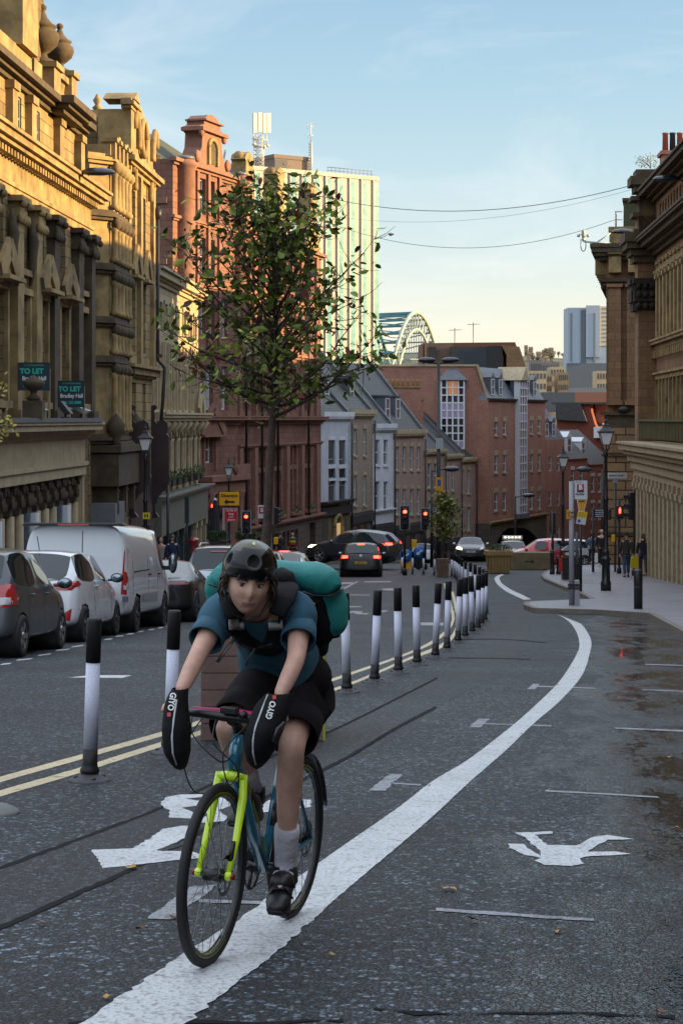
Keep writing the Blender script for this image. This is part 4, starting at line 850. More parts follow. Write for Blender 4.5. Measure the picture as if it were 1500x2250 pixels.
m = B.mb(); cornice(m, 0, B.L, B.z(840, 1125), [(.12, .15), (.1, .25)]); B.put('string_course', m, M_RENDERW)
B, ze = terrace('pink_brick_terrace_house', 'pinkish brick terraced house with four sash columns and twin roof dormers', 864, 150.5, 931, 158.5, M_BRICKP, [(981, 1033), (1074, 1130)], [872, 888, 904, 919], 957, 'sash', 5.6, zb=-11.9, shopz=1150, ww=.85)
dormer(B, B.u(877), ze+1.2, 1.25, 1.9, y=1.0, gable=False); dormer(B, B.u(899), ze+1.2, 1.25, 1.9, y=1.0, gable=False)
for i, (xa, Ya_, xb, Yb_, ev, cols, lab) in enumerate(((931, 158.5, 976, 163.5, 997, [943, 957], 'nearest of three stepped pink brick houses above the dark shopfronts'), (976, 163.5, 1011, 168, 1007, [981, 995], 'middle of three stepped pink brick houses behind the street tree'), (1011, 168, 1044, 172.5, 1014, [1016, 1029], 'farthest of three stepped pink brick houses beside the big brick block'))):
 B, ze = terrace('stepped_brick_house', lab, xa, Ya_, xb, Yb_, M_BRICKP, [(1018+i*7, 1072+i*6), (1100+i*7, 1150+i*8)], cols, ev, 'sash', 5.0, zb=-13.2, shopz=1180+i*3, group='stepped brick houses going down the hill', parapet=.22, trim=S_TRIML, ww=.85, depth=10)
# ---- big red-brown brick apartment block
def bigblock():
 a = Vector(((1072-CX)*172/F, 172.)); b = Vector(((1197-CX)*189/F, 189.))
 B = SB('brick_apartment_block', 'large red-brown brick block with white gridded window strips and dormered mansard over a stone arch', 'building', 1072, 172, 1197, 189)
 zg = B.z(1100, 1146); zt = B.z(1110, 880)
 rows = [(926, 956), (1000, 1038), (1082, 1122)]
 H = []
 for yt, yb in rows:
  for x in (1089, 1108, 1167, 1184):
   H.append((B.u(x), B.z(x, yb-(x-1100)*.04), .95, B.z(x, yt-(x-1100)*.04)-B.z(x, yb-(x-1100)*.04)))
 B.wall('wall', B.L, zg, zt, H, M_BRICK, t=.2, back=14)
 for u, z, w, h in H: sill_lintel(B, B.win(u, z, w, h, y=.1), w, h, .1, .1, .03, .42, S_TRIML)
 zr = zt+3.0; m = B.mb(); m.add([(0, 0, zt), (B.L, 0, zt), (B.L, 14, zt), (0, 14, zt), (.9, 1.6, zr), (B.L-.9, 1.6, zr), (B.L-.9, 12, zr), (.9, 12, zr)], [(0, 1, 5, 4), (1, 2, 6, 5), (2, 3, 7, 6), (3, 0, 4, 7), (4, 5, 6, 7)]); B.put('mansard_roof', m, M_LEAD)
 m = B.mb(); cornice(m, 0, B.L, zt-.05, [(.12, .2), (.1, .3)]); B.put('gutter', m, M_IRON)
 for x in (1087, 1104, 1163, 1179): dormer(B, B.u(x), zt+.35, 1.1, 1.7, y=.25)
 def strip_(u, w, z0, z1, nx_, pitch, y=-.45, gable=True, par=None):
  m = B.mb(); m.box(u-w/2, u+w/2, y+.05, .5, z0, z1); o = B.put('glazed_bay', m, M_GLASS)
  f = MB(Matrix.Translation((0, 0, B.dz)))
  for i in range(nx_+1): x_ = u-w/2+w*i/nx_; f.box(x_-.07, x_+.07, y-.02, y+.1, z0, z1)
  z = z0; k = 0
  while z < z1-.1: f.box(u-w/2-.05, u+w/2+.05, y-.025, y+.1, z-.06, z+.06); z += pitch; k += 1
  f.box(u-w/2-.07, u-w/2+.03, y, .1, z0, z1); f.box(u+w/2-.03, u+w/2+.07, y, .1, z0, z1)
  obj('mullion_grid', f, M_SASH, o)
  g = MB(Matrix.Translation((0, 0, B.dz))); z = z0; k = 0
  while z < z1-pitch*.9:
   if k % 4 == 3: g.box(u-w/2+.05, u+w/2-.05, y+.03, y+.08, z+.05, z+pitch-.05)
   z += pitch; k += 1
  obj('spandrel_panel', g, pm('lilac_panel', '9a8aa8', .5), o)
  if gable:
   m = B.mb(); m.prism([(u-w/2-.3, z1), (u+w/2+.3, z1), (u, z1+w*.55)], y-.25, 2.0, 'y'); B.put('gablet', m, M_LEAD if par else S_TRIML)
 strip_(B.u(1139), 2.3, B.z(1139, 1128), B.z(1139, 836), 3, .78)
 zb = -13.4
 m = B.mb(); ua, ub = B.u(1088), B.u(1178)
 m.box(0, ua, -.15, 3, zb, zg); m.box(ub, B.L, -.15, 3, zb, zg)
 m.prism([(ua, zg), (ub, zg), (ub, B.z(1170, 1185)), (B.u(1162), B.z(1162, 1168)), (B.u(1150), B.z(1150, 1160)), (B.u(1112), B.z(1112, 1160)), (B.u(1100), B.z(1100, 1170)), (ua, B.z(1090, 1190))], -.15, 3, 'y')
 B.put('stone_base', m, masonry('grey_stone_base', '5d574c', '504a41', '332f2a', .9, .45, .02, .85, .5, .4))
 m = B.mb(); cornice(m, 0, B.L, zg-.1, [(.15, .3), (.1, .4)]); B.put('base_cornice', m, S_TRIM)
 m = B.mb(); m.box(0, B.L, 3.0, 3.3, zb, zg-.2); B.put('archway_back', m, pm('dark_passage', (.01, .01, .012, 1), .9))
 m = B.mb(); m.box(B.u(1128), B.u(1150), -.6, 0, B.z(1139, 1138), B.z(1139, 1128)); B.put('bay_foot', m, M_LEAD)
 return B
BB = bigblock()
B = SB('brick_wing', 'broad blank brick wall wing with a tall lilac glazed bay, left of the brick block', 'building', 780, 172.4, 1071.5, 172.4)
ztl = B.z(1040, 805); ze_ = B.z(1072, 880)
m = B.mb(); m.prism([(0, -9), (B.L, -9), (B.L, ze_), (B.u(1056), ztl-.9), (B.u(1048), ztl), (0, ztl)], 0, 12, 'y'); B.put('wall', m, M_BRICK)
m = B.mb(); m.box(-.1, B.u(1049), -.12, 12, ztl, ztl+.18); m.bar((B.u(1048), -.05, ztl+.1), (B.L, -.05, ze_+.1), .4, .22); B.put('coping', m, S_TRIML)
u0, u1 = B.u(968), B.u(1018); zb_, zt_ = B.z(993, 985), B.z(993, 835)
m = B.mb(); m.prism([(u0, -.02), (u0+.4, -.5), (u1-.4, -.5), (u1, -.02)], zb_, zt_, 'z'); o = B.put('glazed_bay', m, M_GLASS)
f = MB(Matrix.Translation((0, 0, B.dz)))
for i in range(5): x_ = u0+(u1-u0)*i/4; f.box(x_-.07, x_+.07, -.56, -.3, zb_, zt_)
for i in range(10): z = zb_+(zt_-zb_)*i/9; f.box(u0-.05, u1+.05, -.57, -.3, z-.06, z+.06)
obj('mullion_grid', f, M_SASH, o)
g = MB(Matrix.Translation((0, 0, B.dz)))
for i in (0, 4, 5): z = zb_+(zt_-zb_)*i/9; h_ = (zt_-zb_)/9; g = MB(Matrix.Translation((0, 0, B.dz))); g.box(u0+.06, u1-.06, -.54, -.48, z+.06, z+h_-.06); obj('spandrel_panel', g, pm('lilac_panel', '9a8aa8', .5), o)
g = MB(Matrix.Translation((0, 0, B.dz))); h_ = (zt_-zb_)/9; g.box(u0+(u1-u0)*.25+.1, u0+(u1-u0)*.75-.1, -.535, -.48, zb_+h_*7, zt_-.1); obj('reflection_pane', g, pm('painted_warm_reflection', 'd98a4a', .3, emit='ff9a50', es=.05), o)  # warm reflection painted as an orange, faintly glowing pane
m = B.mb(); m.add([(u0-.3, -.75, zt_), (u1+.3, -.75, zt_), (u1+.3, .3, zt_), (u0-.3, .3, zt_), ((u0+u1)/2, .3, zt_+1.4)], [(0, 1, 4), (1, 2, 4), (3, 0, 4), (3, 2, 1, 0)]); B.put('bay_roof', m, M_LEAD)
for (xa, xb, yt, Yc, n, lab) in ((838, 924, 852, 163, 8, 'long brick chimney stack with a row of eight pots in front of the blank wall'), (908, 930, 880, 166, 2, 'short brick chimney stack half hidden behind the long one')):
 B = SB('chimney_stack', lab, 'chimney', xa, Yc, xb, Yc+.3); zt_ = B.z(xa, yt)
 m = B.mb(); m.box(0, B.L, 0, 1.0, -5.5, zt_); B.put('stack', m, M_BRICK)
 m = B.mb(); m.box(-.08, B.L+.08, -.08, 1.08, zt_, zt_+.15); B.put('cap', m, S_TRIM)
 for i in range(n):
  m = B.mb(); m.lathe([(.13, zt_+.15), (.11, zt_+.6), (.14, zt_+.66), (.12, zt_+.7)], ((i+.5)*B.L/n, .5, 0), 8); B.put('chimney_pot', m, pm('buff_pot', 'a08050', .8))
for xa, Y1, xb, Y2, ztp, lab in ((770, 150, 842, 158, 808, 'steep pale slate roof rising behind the rendered houses'),):
 B = SB('slate_roofed_house', lab, 'building', xa, Y1, xb, Y2); m = B.mb()
 m.box(0, B.L, 0, 8, -8, 1.0); B.put('wall', m, M_BRICKG)
 m = B.mb(); m.prism([(-.2, 1.0), (8.2, 1.0), (4.0, 4.3)], 0, B.L, 'x'); B.put('roof', m, pm('pale_slates', '6a6468', .7, var=.25, vs=2))
# ---- lower brick terraces right of the block
B = SB('lower_brick_house', 'lower brick house with paired lead dormers stepping down from the brick block', 'building', 1197.5, 189.1, 1239, 194.5)
H = [(B.u(x), B.z(x, y1), .9, B.z(x, y0)-B.z(x, y1)) for x in (1208, 1226) for y0, y1 in ((1002, 1035), (1080, 1112), (1155, 1185))]
B.wall('wall', B.L, -14, B.z(1215, 966), H, M_BRICK, t=.2, back=10)
for h_ in H: B.win(*h_, y=.1)
m = B.mb(); z = B.z(1215, 966); m.add([(0, 0, z), (B.L, 0, z), (B.L, 10, z), (0, 10, z), (.3, 1.4, z+3.1), (B.L-1.6, 1.4, z+3.1), (B.L-1.6, 9, z+3.1), (.3, 9, z+3.1)], [(0, 1, 5, 4), (1, 2, 6, 5), (2, 3, 7, 6), (3, 0, 4, 7), (4, 5, 6, 7)]); B.put('roof', m, M_LEAD)
for x in (1204, 1219): dormer(B, B.u(x), z+.2, 1.1, 1.6, y=.2)
B = SB('brick_cottage', 'small brick house with a white gabled dormer and slate roof', 'building', 1239.5, 194.6, 1290, 200)
H = [(B.u(x), B.z(x, y1), .85, B.z(x, y0)-B.z(x, y1)) for x in (1257, 1276) for y0, y1 in ((1032, 1060), (1090, 1118), (1150, 1180))]
z = B.z(1262, 1008); B.wall('wall', B.L, -14, z, H, M_BRICK, t=.2, back=8)
for h_ in H: sill_lintel(B, B.win(*h_, y=.1), h_[2], h_[3], .1, .06, .04, .35, M_SASH)
m = B.mb(); m.prism([(-.2, z), (8, z), (3.8, z+3.4)], 0, B.L, 'x'); B.put('roof', m, M_SLATE)
dormer(B, B.u(1261), z+.5, 1.3, 1.7, y=.6, mat=M_SASH)
B = SB('slate_roofed_brick_house', 'brick house with a sloping slate roof beside the sandstone corner', 'building', 1290.5, 200.1, 1345, 205.5)
H = [(B.u(x), B.z(x, y1), .85, B.z(x, y0)-B.z(x, y1)) for x in (1301, 1317) for y0, y1 in ((1046, 1080), (1105, 1140), (1170, 1200))]
z = B.z(1317, 1020); B.wall('wall', B.L, -14, z, H, M_BRICK, t=.2, back=8)
for h_ in H: sill_lintel(B, B.win(*h_, y=.1), h_[2], h_[3], .1, .06, .04, .3, M_SASH)
m = B.mb(); m.prism([(-.2, z), (8, z), (4, z+3.6)], 0, B.L, 'x'); B.put('roof', m, M_SLATE)
dormer(B, B.u(1299), z+.9, 1.0, 1.5, y=1.0, mat=M_SASH)
B = SB('red_gabled_building', 'plain bright red wall with a sweeping curved gable under a dark mansard', 'building', 1222, 226, 1345, 224)
z = B.z(1280, 925)
m = B.mb(); m.prism([(0, -12), (B.L, -12), (B.L, B.z(1340, 990)), (B.u(1318), B.z(1318, 958)), (B.u(1305), B.z(1305, 930)), (B.u(1298), B.z(1298, 905)), (B.u(1296), B.z(1296, 888)), (0, B.z(1224, 888))], 0, 10, 'y'); B.put('wall', m, pm('red_painted_wall', '6e3526', .8, var=.2, vs=1))
m = B.mb(); m.prism([(B.u(1222), B.z(1222, 922)), (B.u(1290), B.z(1290, 926)), (B.u(1276), B.z(1276, 888)), (0, B.z(1222, 888))], -.6, -.05, 'y'); B.put('mansard_face', m, M_SLATE)
m = B.mb(); m.box(-.5, B.L, -.4, 3, B.z(1280, 888), B.z(1280, 884)); B.put('roof_edge', m, pm('mossy_lead', '3a4436', .7))
m = B.mb(); m.box(B.u(1300), B.L, 2, 5, B.z(1300, 930), B.z(1300, 884)); B.put('upper_storey', m, M_BRICK)
m = B.mb(); m.box(B.u(1306), B.L, -.8, 1.5, B.z(1306, 962), B.z(1306, 938)); B.put('dormer', m, M_SASH)
# ---- brown-roofed office beyond
B = SB('brown_roofed_office', 'dark boxy office with brown sloping roof and blue-black plant screen behind the brick block', 'building', 930, 262, 1150, 262)
m = B.mb(); m.prism([(B.u(932), -9), (B.L, -9), (B.u(1157), B.z(1157, 805)), (B.u(1140), B.z(1140, 748)), (B.u(932), B.z(932, 750))], 6, 22, 'y'); B.put('rear_block', m, pm('brown_cladding', '55382c', .8, var=.2))
m = B.mb(); m.box(B.u(937), B.u(995), 1, 6, -6, B.z(960, 753)); B.put('link_block', m, pm('grey_brown_cladding', '5f5048', .8, var=.2))
m = B.mb(); m.box(B.u(991), B.u(1070), 0, 5, -6, B.z(1000, 762)); B.put('plant_screen', m, pm('blue_black_screen', '1f2a33', .5, var=.15, vs=.5))
m = B.mb(); m.box(B.u(1070), B.u(1103), -.1, 5, -6, B.z(1080, 760)); B.put('plant_screen', m, pm('black_screen', '191b20', .6))
m = B.mb(); m.prism([(B.u(1100), B.z(1100, 758)), (B.u(1140), B.z(1140, 762)), (B.u(1154), B.z(1154, 806)), (B.u(1112), B.z(1112, 812)), (B.u(1112), B.z(1112, 780))], -.3, 5, 'y'); B.put('sloping_roof', m, masonry('brown_tiles', '6e5a42', '5f4d38', '40342a', .8, .35, .02, .8, .5, .3, streak=False))
m = B.mb(); m.box(B.u(940), B.u(957), -.1, .98, B.z(950, 790), B.z(950, 762)); B.put('louvre', m, M_IRON)
for x, y in ((1048, 702), (1006, 715)):
 m = B.mb(); u = B.u(x); z = B.z(x, y); m.tube([(u, 8, 8), (u, 8, z)], .07, 6)
 m.tube([(u-.8, 8, z-.3), (u+.9, 8, z-.2)], .04, 5)
 for k in range(5): m.tube([(u-.7+k*.35, 7.6, z-.3), (u-.7+k*.35, 8.4, z-.3)], .03, 4)
 B.put('aerial', m, M_LEAD)
# ---- striped tower
a_, b_ = 560, 832
B = SB('striped_office_tower', 'tall beige office tower with vertical turquoise window stripes and rooftop masts', 'building', 540, 246, 829, 258)
zt = B.z(829, 397); M_PANEL = pm('beige_tower_panel', 'aea59c', .7, var=.06, vs=.4); M_TEAL = pm('turquoise_glazing', '1b7c8c', .3, var=.3, vs=1.0)
m = B.mb(); m.box(0, B.L, 0, 14, -14, zt); B.put('tower_body', m, M_PANEL)
n = 11; xs_ = [566+i*26 for i in range(11)]
for x in xs_:
 u = B.u(x); m = B.mb(); m.box(u-.42, u+.42, -.06, 0.0, -12, zt-.3); o = B.put('window_stripe', m, M_TEAL)
 g = MB(Matrix.Translation((0, 0, B.dz)))
 z = -10; k = 0
 while z < zt-1: g.box(u-.42, u+.42, -.10, -.061, z, z+.25); z += 3.2; k += 1
 obj('floor_band', g, pm('tower_floor_band', '5fa09c', .6), o)
 m = B.mb(); m.box(u-.62, u-.44, -.22, 0.0, -12, zt); B.put('fin', m, pm('beige_fin', 'b8ada2', .65, var=.05))
m = B.mb(); m.prism([(B.L, 0), (B.L+1.0, 1.2), (B.L+1.0, 13), (B.L, 14)], -14, zt-.4, 'z'); B.put('sunlit_side', m, pm('painted_sunlit_panel', 'ccc8c0', .6))  # sunlight on this side is put into its paler colour
for k in range(12):
 m = B.mb(); m.box(B.L+1.0, B.L+1.04, 3, 9, -8+k*3.2, -8+k*3.2+1.4); B.put('side_window', m, M_TEAL) if -8+k*3.2+1.4 < zt-1 else None
m = B.mb(); m.box(-.1, B.L+.2, -.15, .4, zt, zt+.5); B.put('parapet', m, M_PANEL)
m = B.mb(); m.box(B.u(640), B.u(718), 4, 10, zt, B.z(700, 345)); m.box(B.u(640)-.1, B.u(718)+.1, 3.9, 10, B.z(700, 345), B.z(700, 345)+.5)
B.put('plant_room', m, pm('grey_brown_plant_room', '6b5f58', .8, var=.15))
m = B.mb(); m.box(B.u(640), B.u(668), 3.9, 3.99, zt, B.z(700, 348)); B.put('plant_room_louvre', m, pm('slate_louvre', '3c4048', .7))
m = B.mb(); uu = B.u(790)
for i in range(12):
 u = B.u(725)+i*.5*(B.u(830)-B.u(725))/6
 if u < B.L: m.tube([(u, .6, zt+.5), (u, .6, zt+1.3)], .035, 4)
m.tube([(B.u(725), .6, zt+1.3), (B.L-.3, .6, zt+1.3)], .035, 4); m.tube([(B.u(725), .6, zt+.9), (B.L-.3, .6, zt+.9)], .03, 4); B.put('railing', m, M_LEAD)
M_MAST = pm('galvanised_mast', 'b9b6ae', .5, metal=.3)
def lattice(B, u, y, z0, z1, r, n):
 m = B.mb(); P = [(u+r*math.cos(t), y+r*math.sin(t)) for t in (0.3, 2.4, 4.5)]
 for p in P: m.tube([(p[0], p[1], z0), (p[0], p[1], z1)], .07, 5)
 for i in range(n):
  za, zb = z0+(z1-z0)*i/n, z0+(z1-z0)*(i+1)/n
  for a, b in ((0, 1), (1, 2), (2, 0)):
   m.tube([(*P[a], za), (*P[b], zb)], .04, 4); m.tube([(*P[a], za), (*P[b], za)], .03, 4)
 return m
u = B.u(599); zb = zt+.5; za = B.z(599, 300); ztop = B.z(599, 238)
m = lattice(B, u, 3, zb, za+.5, .75, 9); B.put('mast_lattice', m, M_MAST)
for dx, dz in ((-1.1, 0), (-.35, .15), (.4, .1), (1.05, .2)):
 m = B.mb(); m.box(u+dx-.25, u+dx+.25, 2.4, 2.7, za+.7+dz, ztop-.4+dz); B.put('antenna_panel', m, pm('cream_antenna', 'c9c2b2', .6))
m = B.mb(); m.tube([(u-1.2, 3, za), (u+1.2, 3, za)], .08, 5); m.tube([(u-1.0, 3, za-1), (u+1.0, 3, za-1.1)], .07, 5)
for dx in (-1.0, -.5, .5, 1.0): m.lathe([(.28, 0), (.3, .25), (.1, .4)], (u+dx, 2.8, za-1.3+abs(dx)*.4), 8); m.tube([(u+dx, 3, za-.6), (u+dx, 3, za+1)], .06, 5)
B.put('mast_head', m, M_MAST)
u = B.u(716); m = lattice(B, u, 3.5, zt+.5, B.z(716, 305), .22, 12); m.tube([(u, 3.5, B.z(716, 305)), (u, 3.5, B.z(716, 262))], .06, 5)
for y_ in (270, 290): m.tube([(u-.5, 3.5, B.z(716, y_)), (u+.4, 3.5, B.z(716, y_))], .04, 4); m.tube([(u-.5, 3.5, B.z(716, y_)-.4), (u-.5, 3.5, B.z(716, y_)+.4)], .04, 4)
B.put('slim_mast', m, M_MAST)
m = B.mb(); m.tube([(B.u(580), 6, zt), (B.u(575), 6, B.z(577, 345))], .18, 6); m.tube([(B.u(540), 6, zt), (B.u(550), 6, B.z(547, 318))], .14, 6); B.put('crane_jib', m, pm('jib_grey', '8a8a86', .6))
m = B.mb(); m.box(B.u(563), B.u(583), 5, 7, zt+.2, zt+1.4); B.put('blue_tank', m, pm('royal_blue', '1f4fa0', .5))
# ---- arch bridge
M_BRG = pm('bridge_lit_steel', '93a09a', .6, var=.1, vs=.2); M_BRS = pm('bridge_shade_steel', '4d7f86', .6, var=.2, vs=.3)  # one steel in two colours, with its lit and shaded tones painted in
br = thing('arch_bridge', 'green steel arch bridge rising beyond the office tower', 'bridge', (0, 0, gz(520)), 0)
def bz(y, Y): return CH+(HY-y)*Y/F-gz(520)
def arch_pts(Ya_, Yb_, x0, x1, ytop, ybase, n=22, lo=0):
 out = []
 for i in range(n+1):
  t = i/n; Yp = Ya_+(Yb_-Ya_)*t; xx = (x0+(x1-x0)*t); h = 1-(2*t-1)**2
  out.append(Vector(((xx-CX)*Yp/F, Yp, bz(ybase+(ytop-ybase)*h, Yp)+lo)))
 return out
for off, nm in ((Vector((0, 0, 0)), 'near'), (Vector((-14, 12, 0)), 'far')):
 up_ = [p+off for p in arch_pts(520, 560, 842, 985, 686, 905)]; dn = [p+off for p in arch_pts(520, 560, 856, 972, 716, 905, lo=-1)]
 dn = [p.lerp(Vector((p.x, p.y, p.z)), 1) for p in dn]
 m = MB(); m.tube(up_, .55, 6); m.tube(dn, .42, 6)
 for i in range(0, 22): m.bar(up_[i], dn[i], .26); m.bar(up_[i+1], dn[i], .24)
 zd = bz(803, 540)
 for i in range(2, 21, 1):
  p = dn[i]
  if p.z > zd: m.bar(p, (p.x, p.y, zd), .22)
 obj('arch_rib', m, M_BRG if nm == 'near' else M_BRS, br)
m = MB(); A0, B0 = arch_pts(520, 560, 842, 985, 690, 905)[0], arch_pts(520, 560, 842, 985, 690, 905)[-1]
B0 = Vector(((958-CX)*560/F-50, 560, 0)); zd = bz(803, 540); m.bar((A0.x-60, A0.y-10, zd-1), (B0.x+50, B0.y+8, zd-1), 16, 1.6)
for i in range(60):
 p = Vector((A0.x-60, A0.y-10, zd)).lerp(Vector((B0.x+50, B0.y+8, zd)), i/59); m.bar(p+Vector((0, -8, 0)), p+Vector((0, -8, 2.2)), .25)
m.bar((A0.x-60, A0.y-18, zd+2.2), (B0.x+50, B0.y, zd+2.2), .3)
obj('deck', m, M_BRG, br)
m = MB(); U_ = arch_pts(520, 560, 842, 985, 686, 905)
for i in range(3, 20, 1): m.bar(U_[i], U_[i]+Vector((-14, 12, 0)), .4); m.bar(U_[i], U_[i+1]+Vector((-14, 12, 0)), .3)
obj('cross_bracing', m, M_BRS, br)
# ---- hills across the river
mb = MB(); vs = []; n1, n2 = 60, 26; rg = random.Random(9)
for j in range(n2+1):
 Y = 650+(j/n2)**1.3*3200
 for i in range(n1+1):
  X = -900+3000*i/n1; t = min(1, max(0, (Y-900)/1500.)); t = t*t*(3-2*t)
  z = gz(600)*(1-t)+t*(62+14*math.sin(X/330+1)+9*math.sin(X/140+Y/300)+5*noise.noise(Vector((X/60, Y/60, 0))))
  vs.append((X, Y, z-2))
mb.add(vs, [(j*(n1+1)+i, j*(n1+1)+i+1, (j+1)*(n1+1)+i+1, (j+1)*(n1+1)+i) for j in range(n2) for i in range(n1)], True)
struct('hills', mb, pm('far_hillside', '4a4a3c', .95, var=.5, vs=.02))
def hz(X, Y):
 t = min(1, max(0, (Y-900)/1500.)); t = t*t*(3-2*t)
 return gz(600)*(1-t)+t*(62+14*math.sin(X/330+1)+9*math.sin(X/140+Y/300)+5*noise.noise(Vector((X/60, Y/60, 0))))-2
def farblock(name, lab, x0, x1, yt, Y, dep, mat, rows=0, cols=0, wm=None, rz=0.0, yb=None, group=None, roof=None):
 X0, X1 = (x0-CX)*Y/F, (x1-CX)*Y/F; W = X1-X0; g = (CH+(HY-yb)*Y/F) if yb else hz(X0, Y)-4; zt = CH+(HY-yt)*Y/F-g
 q = thing(name, lab, 'building', (X0, Y, g), rz, group)
 m = MB(); m.box(0, W, 0, dep, 0, zt); obj('wall', m, mat, q)
 if rows:
  m = MB()
  for r in range(rows):
   for c in range(cols): u = W*(c+.5)/cols; z = zt*(r+.5)/rows; m.box(u-W/cols*.25, u+W/cols*.25, -.15, .02, z-zt/rows*.25, z+zt/rows*.25)
  o_ = obj('windows', m, wm or M_GLASS, q)
 if roof: m = MB(); m.prism([(-.5, zt), (dep+.5, zt), (dep/2, zt+W*.12+2)], -.3, W+.3, 'x'); obj('roof', m, roof, q)
 return q, W, zt
M_FW = pm('pale_blue_grey_cladding', '9aa7b8', .6, var=.04, vs=.1); M_FG = pm('charcoal_grey_cladding', '5d656f', .7, var=.1, vs=.1); M_FY = pm('pale_yellow_block', 'a89a80', .8, var=.12, vs=.1)
Y = 900
q, W, zt = farblock('tower_block', 'white and blue-grey residential tower block on the far bank, beside the sandstone corner', 1246, 1336, 676, Y, 16, M_FW, yb=862)
s_ = Y/F
m = MB(); m.box((1275-1246)*s_, (1286-1246)*s_, -.6, 2, 0, zt-1); obj('recessed_bay', m, M_FG, q)
m = MB(); m.box(-.4, W+.3, -.7, 2, 0, (862-798)*s_); obj('grey_base', m, M_FG, q)
m = MB(); m.box((1286-1246)*s_, (1316-1246)*s_, -1.2, -.02, (862-785)*s_, zt+1.0); obj('front_panel', m, M_FW, q)
for x in (1254, 1304):
 m = MB(); m.box((x-2.2-1246)*s_, (x+2.2-1246)*s_, -1.35 if x > 1280 else -.2, 0, (862-795)*s_, (862-688)*s_); obj('window_column', m, pm('grey_green_glass', '6f7a7a', .4), q)
m = MB(); m.box((1316-1246)*s_, W+.2, -.5, 3, (862-760)*s_, zt+.6); obj('sunlit_panel', m, pm('painted_sun_cladding', 'c9b9a0', .5), q)  # cream tone paints sunlight onto this panel
m = MB()
for k in range(9): m.box((1320-1246)*s_, (1333-1246)*s_, -.6, -.5, (862-752)*s_+k*1.9, (862-752)*s_+k*1.9+.7)
obj('windows', m, pm('bright_glass', '8f959a', .15, metal=.5), q)
rg = random.Random(3)
cnt = 0
FB = [(1160, 1200, 815, 800, M_FY), (1184, 1212, 822, 820, pm('tan_block', '8f7a64', .85)), (1208, 1240, 806, 840, M_FY), (1225, 1248, 818, 800, pm('ochre_block', '8a7458', .85)), (1165, 1190, 792, 1250, pm('grey_block', '6b6a6c', .85)), (1190, 1228, 796, 1300, pm('grey_block', '6b6a6c', .85)), (1310, 1340, 815, 820, M_FY),
 (1188, 1262, 862, 430, pm('dark_slate_shed', '4a5058', .8)), (1215, 1336, 862, 600, pm('salmon_billboard_wall', '80584a', .8)), (1260, 1330, 852, 640, pm('grey_shed', '77797c', .8))]
for i, (x0, x1, yt, Y, mt) in enumerate(FB):
 farblock('distant_building', ['pale yellow flats nearest the brick mansard across the river', 'tan block between two yellow blocks across the river', 'taller pale yellow flats just left of the far tower block', 'ochre block touching the foot of the far tower block', 'grey hillside block above the yellow flats, left one', 'grey hillside block above the yellow flats, right one', 'yellow block to the right of the far tower block', 'low dark slate shed below the yellow flats', 'long salmon red wall in front of the far tower', 'pale grey shed at the foot of the far tower'][i], x0, x1, yt, Y, 14, mt, 4 if i < 7 else 0, 5, pm('far_window', '4a4a4c', .5), yb=905, group='buildings across the river')
M_FH = pm('far_house_wall', '8a7868', .9, var=.2, vs=.05)
for i in range(34):
 x = 1150+rg.random()*190; Y = 1500+rg.random()*800; X = (x-CX)*Y/F; yt = HY-(hz(X, Y)+7-CH)/Y*F
 q, W, zt = farblock('hillside_house', 'small house in the hazy hillside terraces across the river', x, x+rg.uniform(5, 10), yt, Y, 9, M_FH, group='houses on the far hillside', roof=pm('far_roof', '5a5048', .9))
M_FT = pm('far_tree_foliage', '3f4232', .95, var=.4, vs=.2)
for i in range(14):
 x = [1158, 1164, 1171, 1180, 1190, 1199, 1203, 1208, 1216, 1226, 1236, 1242, 1169, 1212][i]; Y = 1900+rg.random()*300; X = (x-CX)*Y/F; g = hz(X, Y); s_ = F/Y
 q = thing('distant_tree', 'small dark tree on the skyline of the far hill', 'tree', (X, Y, g), 0, 'trees on the far skyline')
 m = MB(); m.tube([(0, 0, 0), (0, 0, 5)], [.6, .3], 6); obj('trunk', m, M_FT, q)
 m = MB(); h_ = rg.uniform(5, 9)
 leafball(m, (0, 0, h_*.75), (h_*.45, h_*.45, h_*.4), 90, rg, h_*.12); obj('crown', m, M_FT, q)
B5 = SB('added_shade_block', 'added unseen brick block behind the sandstone corner, shading the lower brick houses', 'building', 1412, 184.6, 1590, 184.61); B5.root.rotation_euler = (0, 0, R(-10))  # unseen block added to keep sun off the lower brick houses
B5.wall('wall', B5.L, -15, 5.0, [], M_BRICK, back=34)
m = B5.mb(); m.prism([(0, 5.0), (34, 5.0), (17, 6.5)], 0, B5.L, 'x'); B5.put('roof', m, M_SLATE)
# ================================================================ right side
def right_at(Bo, Y): return (Bo+.0482*Y, Y)
RRZ = math.atan2(-1, -.0482)
class RB(Bld):
 def __init__(s, name, label, Bo, Yfar, g=None):
  X, Y = right_at(Bo, Yfar); super().__init__(name, label, 'building', X, Y, RRZ, g); s.Bo = Bo; s.Yf = Yfar
 def u(s, x, Bo=None): return s.Yf-F*(Bo or s.Bo)/(x-955)
S_BROWN = masonry('brown_sandstone', '8a6b4c', '775a40', '4a3828', .85, .38, .01, .88, .4, .5, .4, soot='30241b')
S_RUST = masonry('rusticated_sandstone', '8b6f4e', '7a5f42', '2c2219', 1.0, .48, .035, .85, .9, .35, .5, soot='3a2d20')
M_GLASSD = pm('dark_window', (.012, .013, .015, 1), .1, spec=.8, coat=.3)
B = RB('sandstone_bank_building', 'brown sandstone bank on the right with heavy cornices and a projecting fluted shopfront', 10.0, 87.5)
Lb = 125
H = []
def rows_(z, h, w, step, u0=1.2, n=24):
 return [(u0+i*step, z, w, h) for i in range(n)]
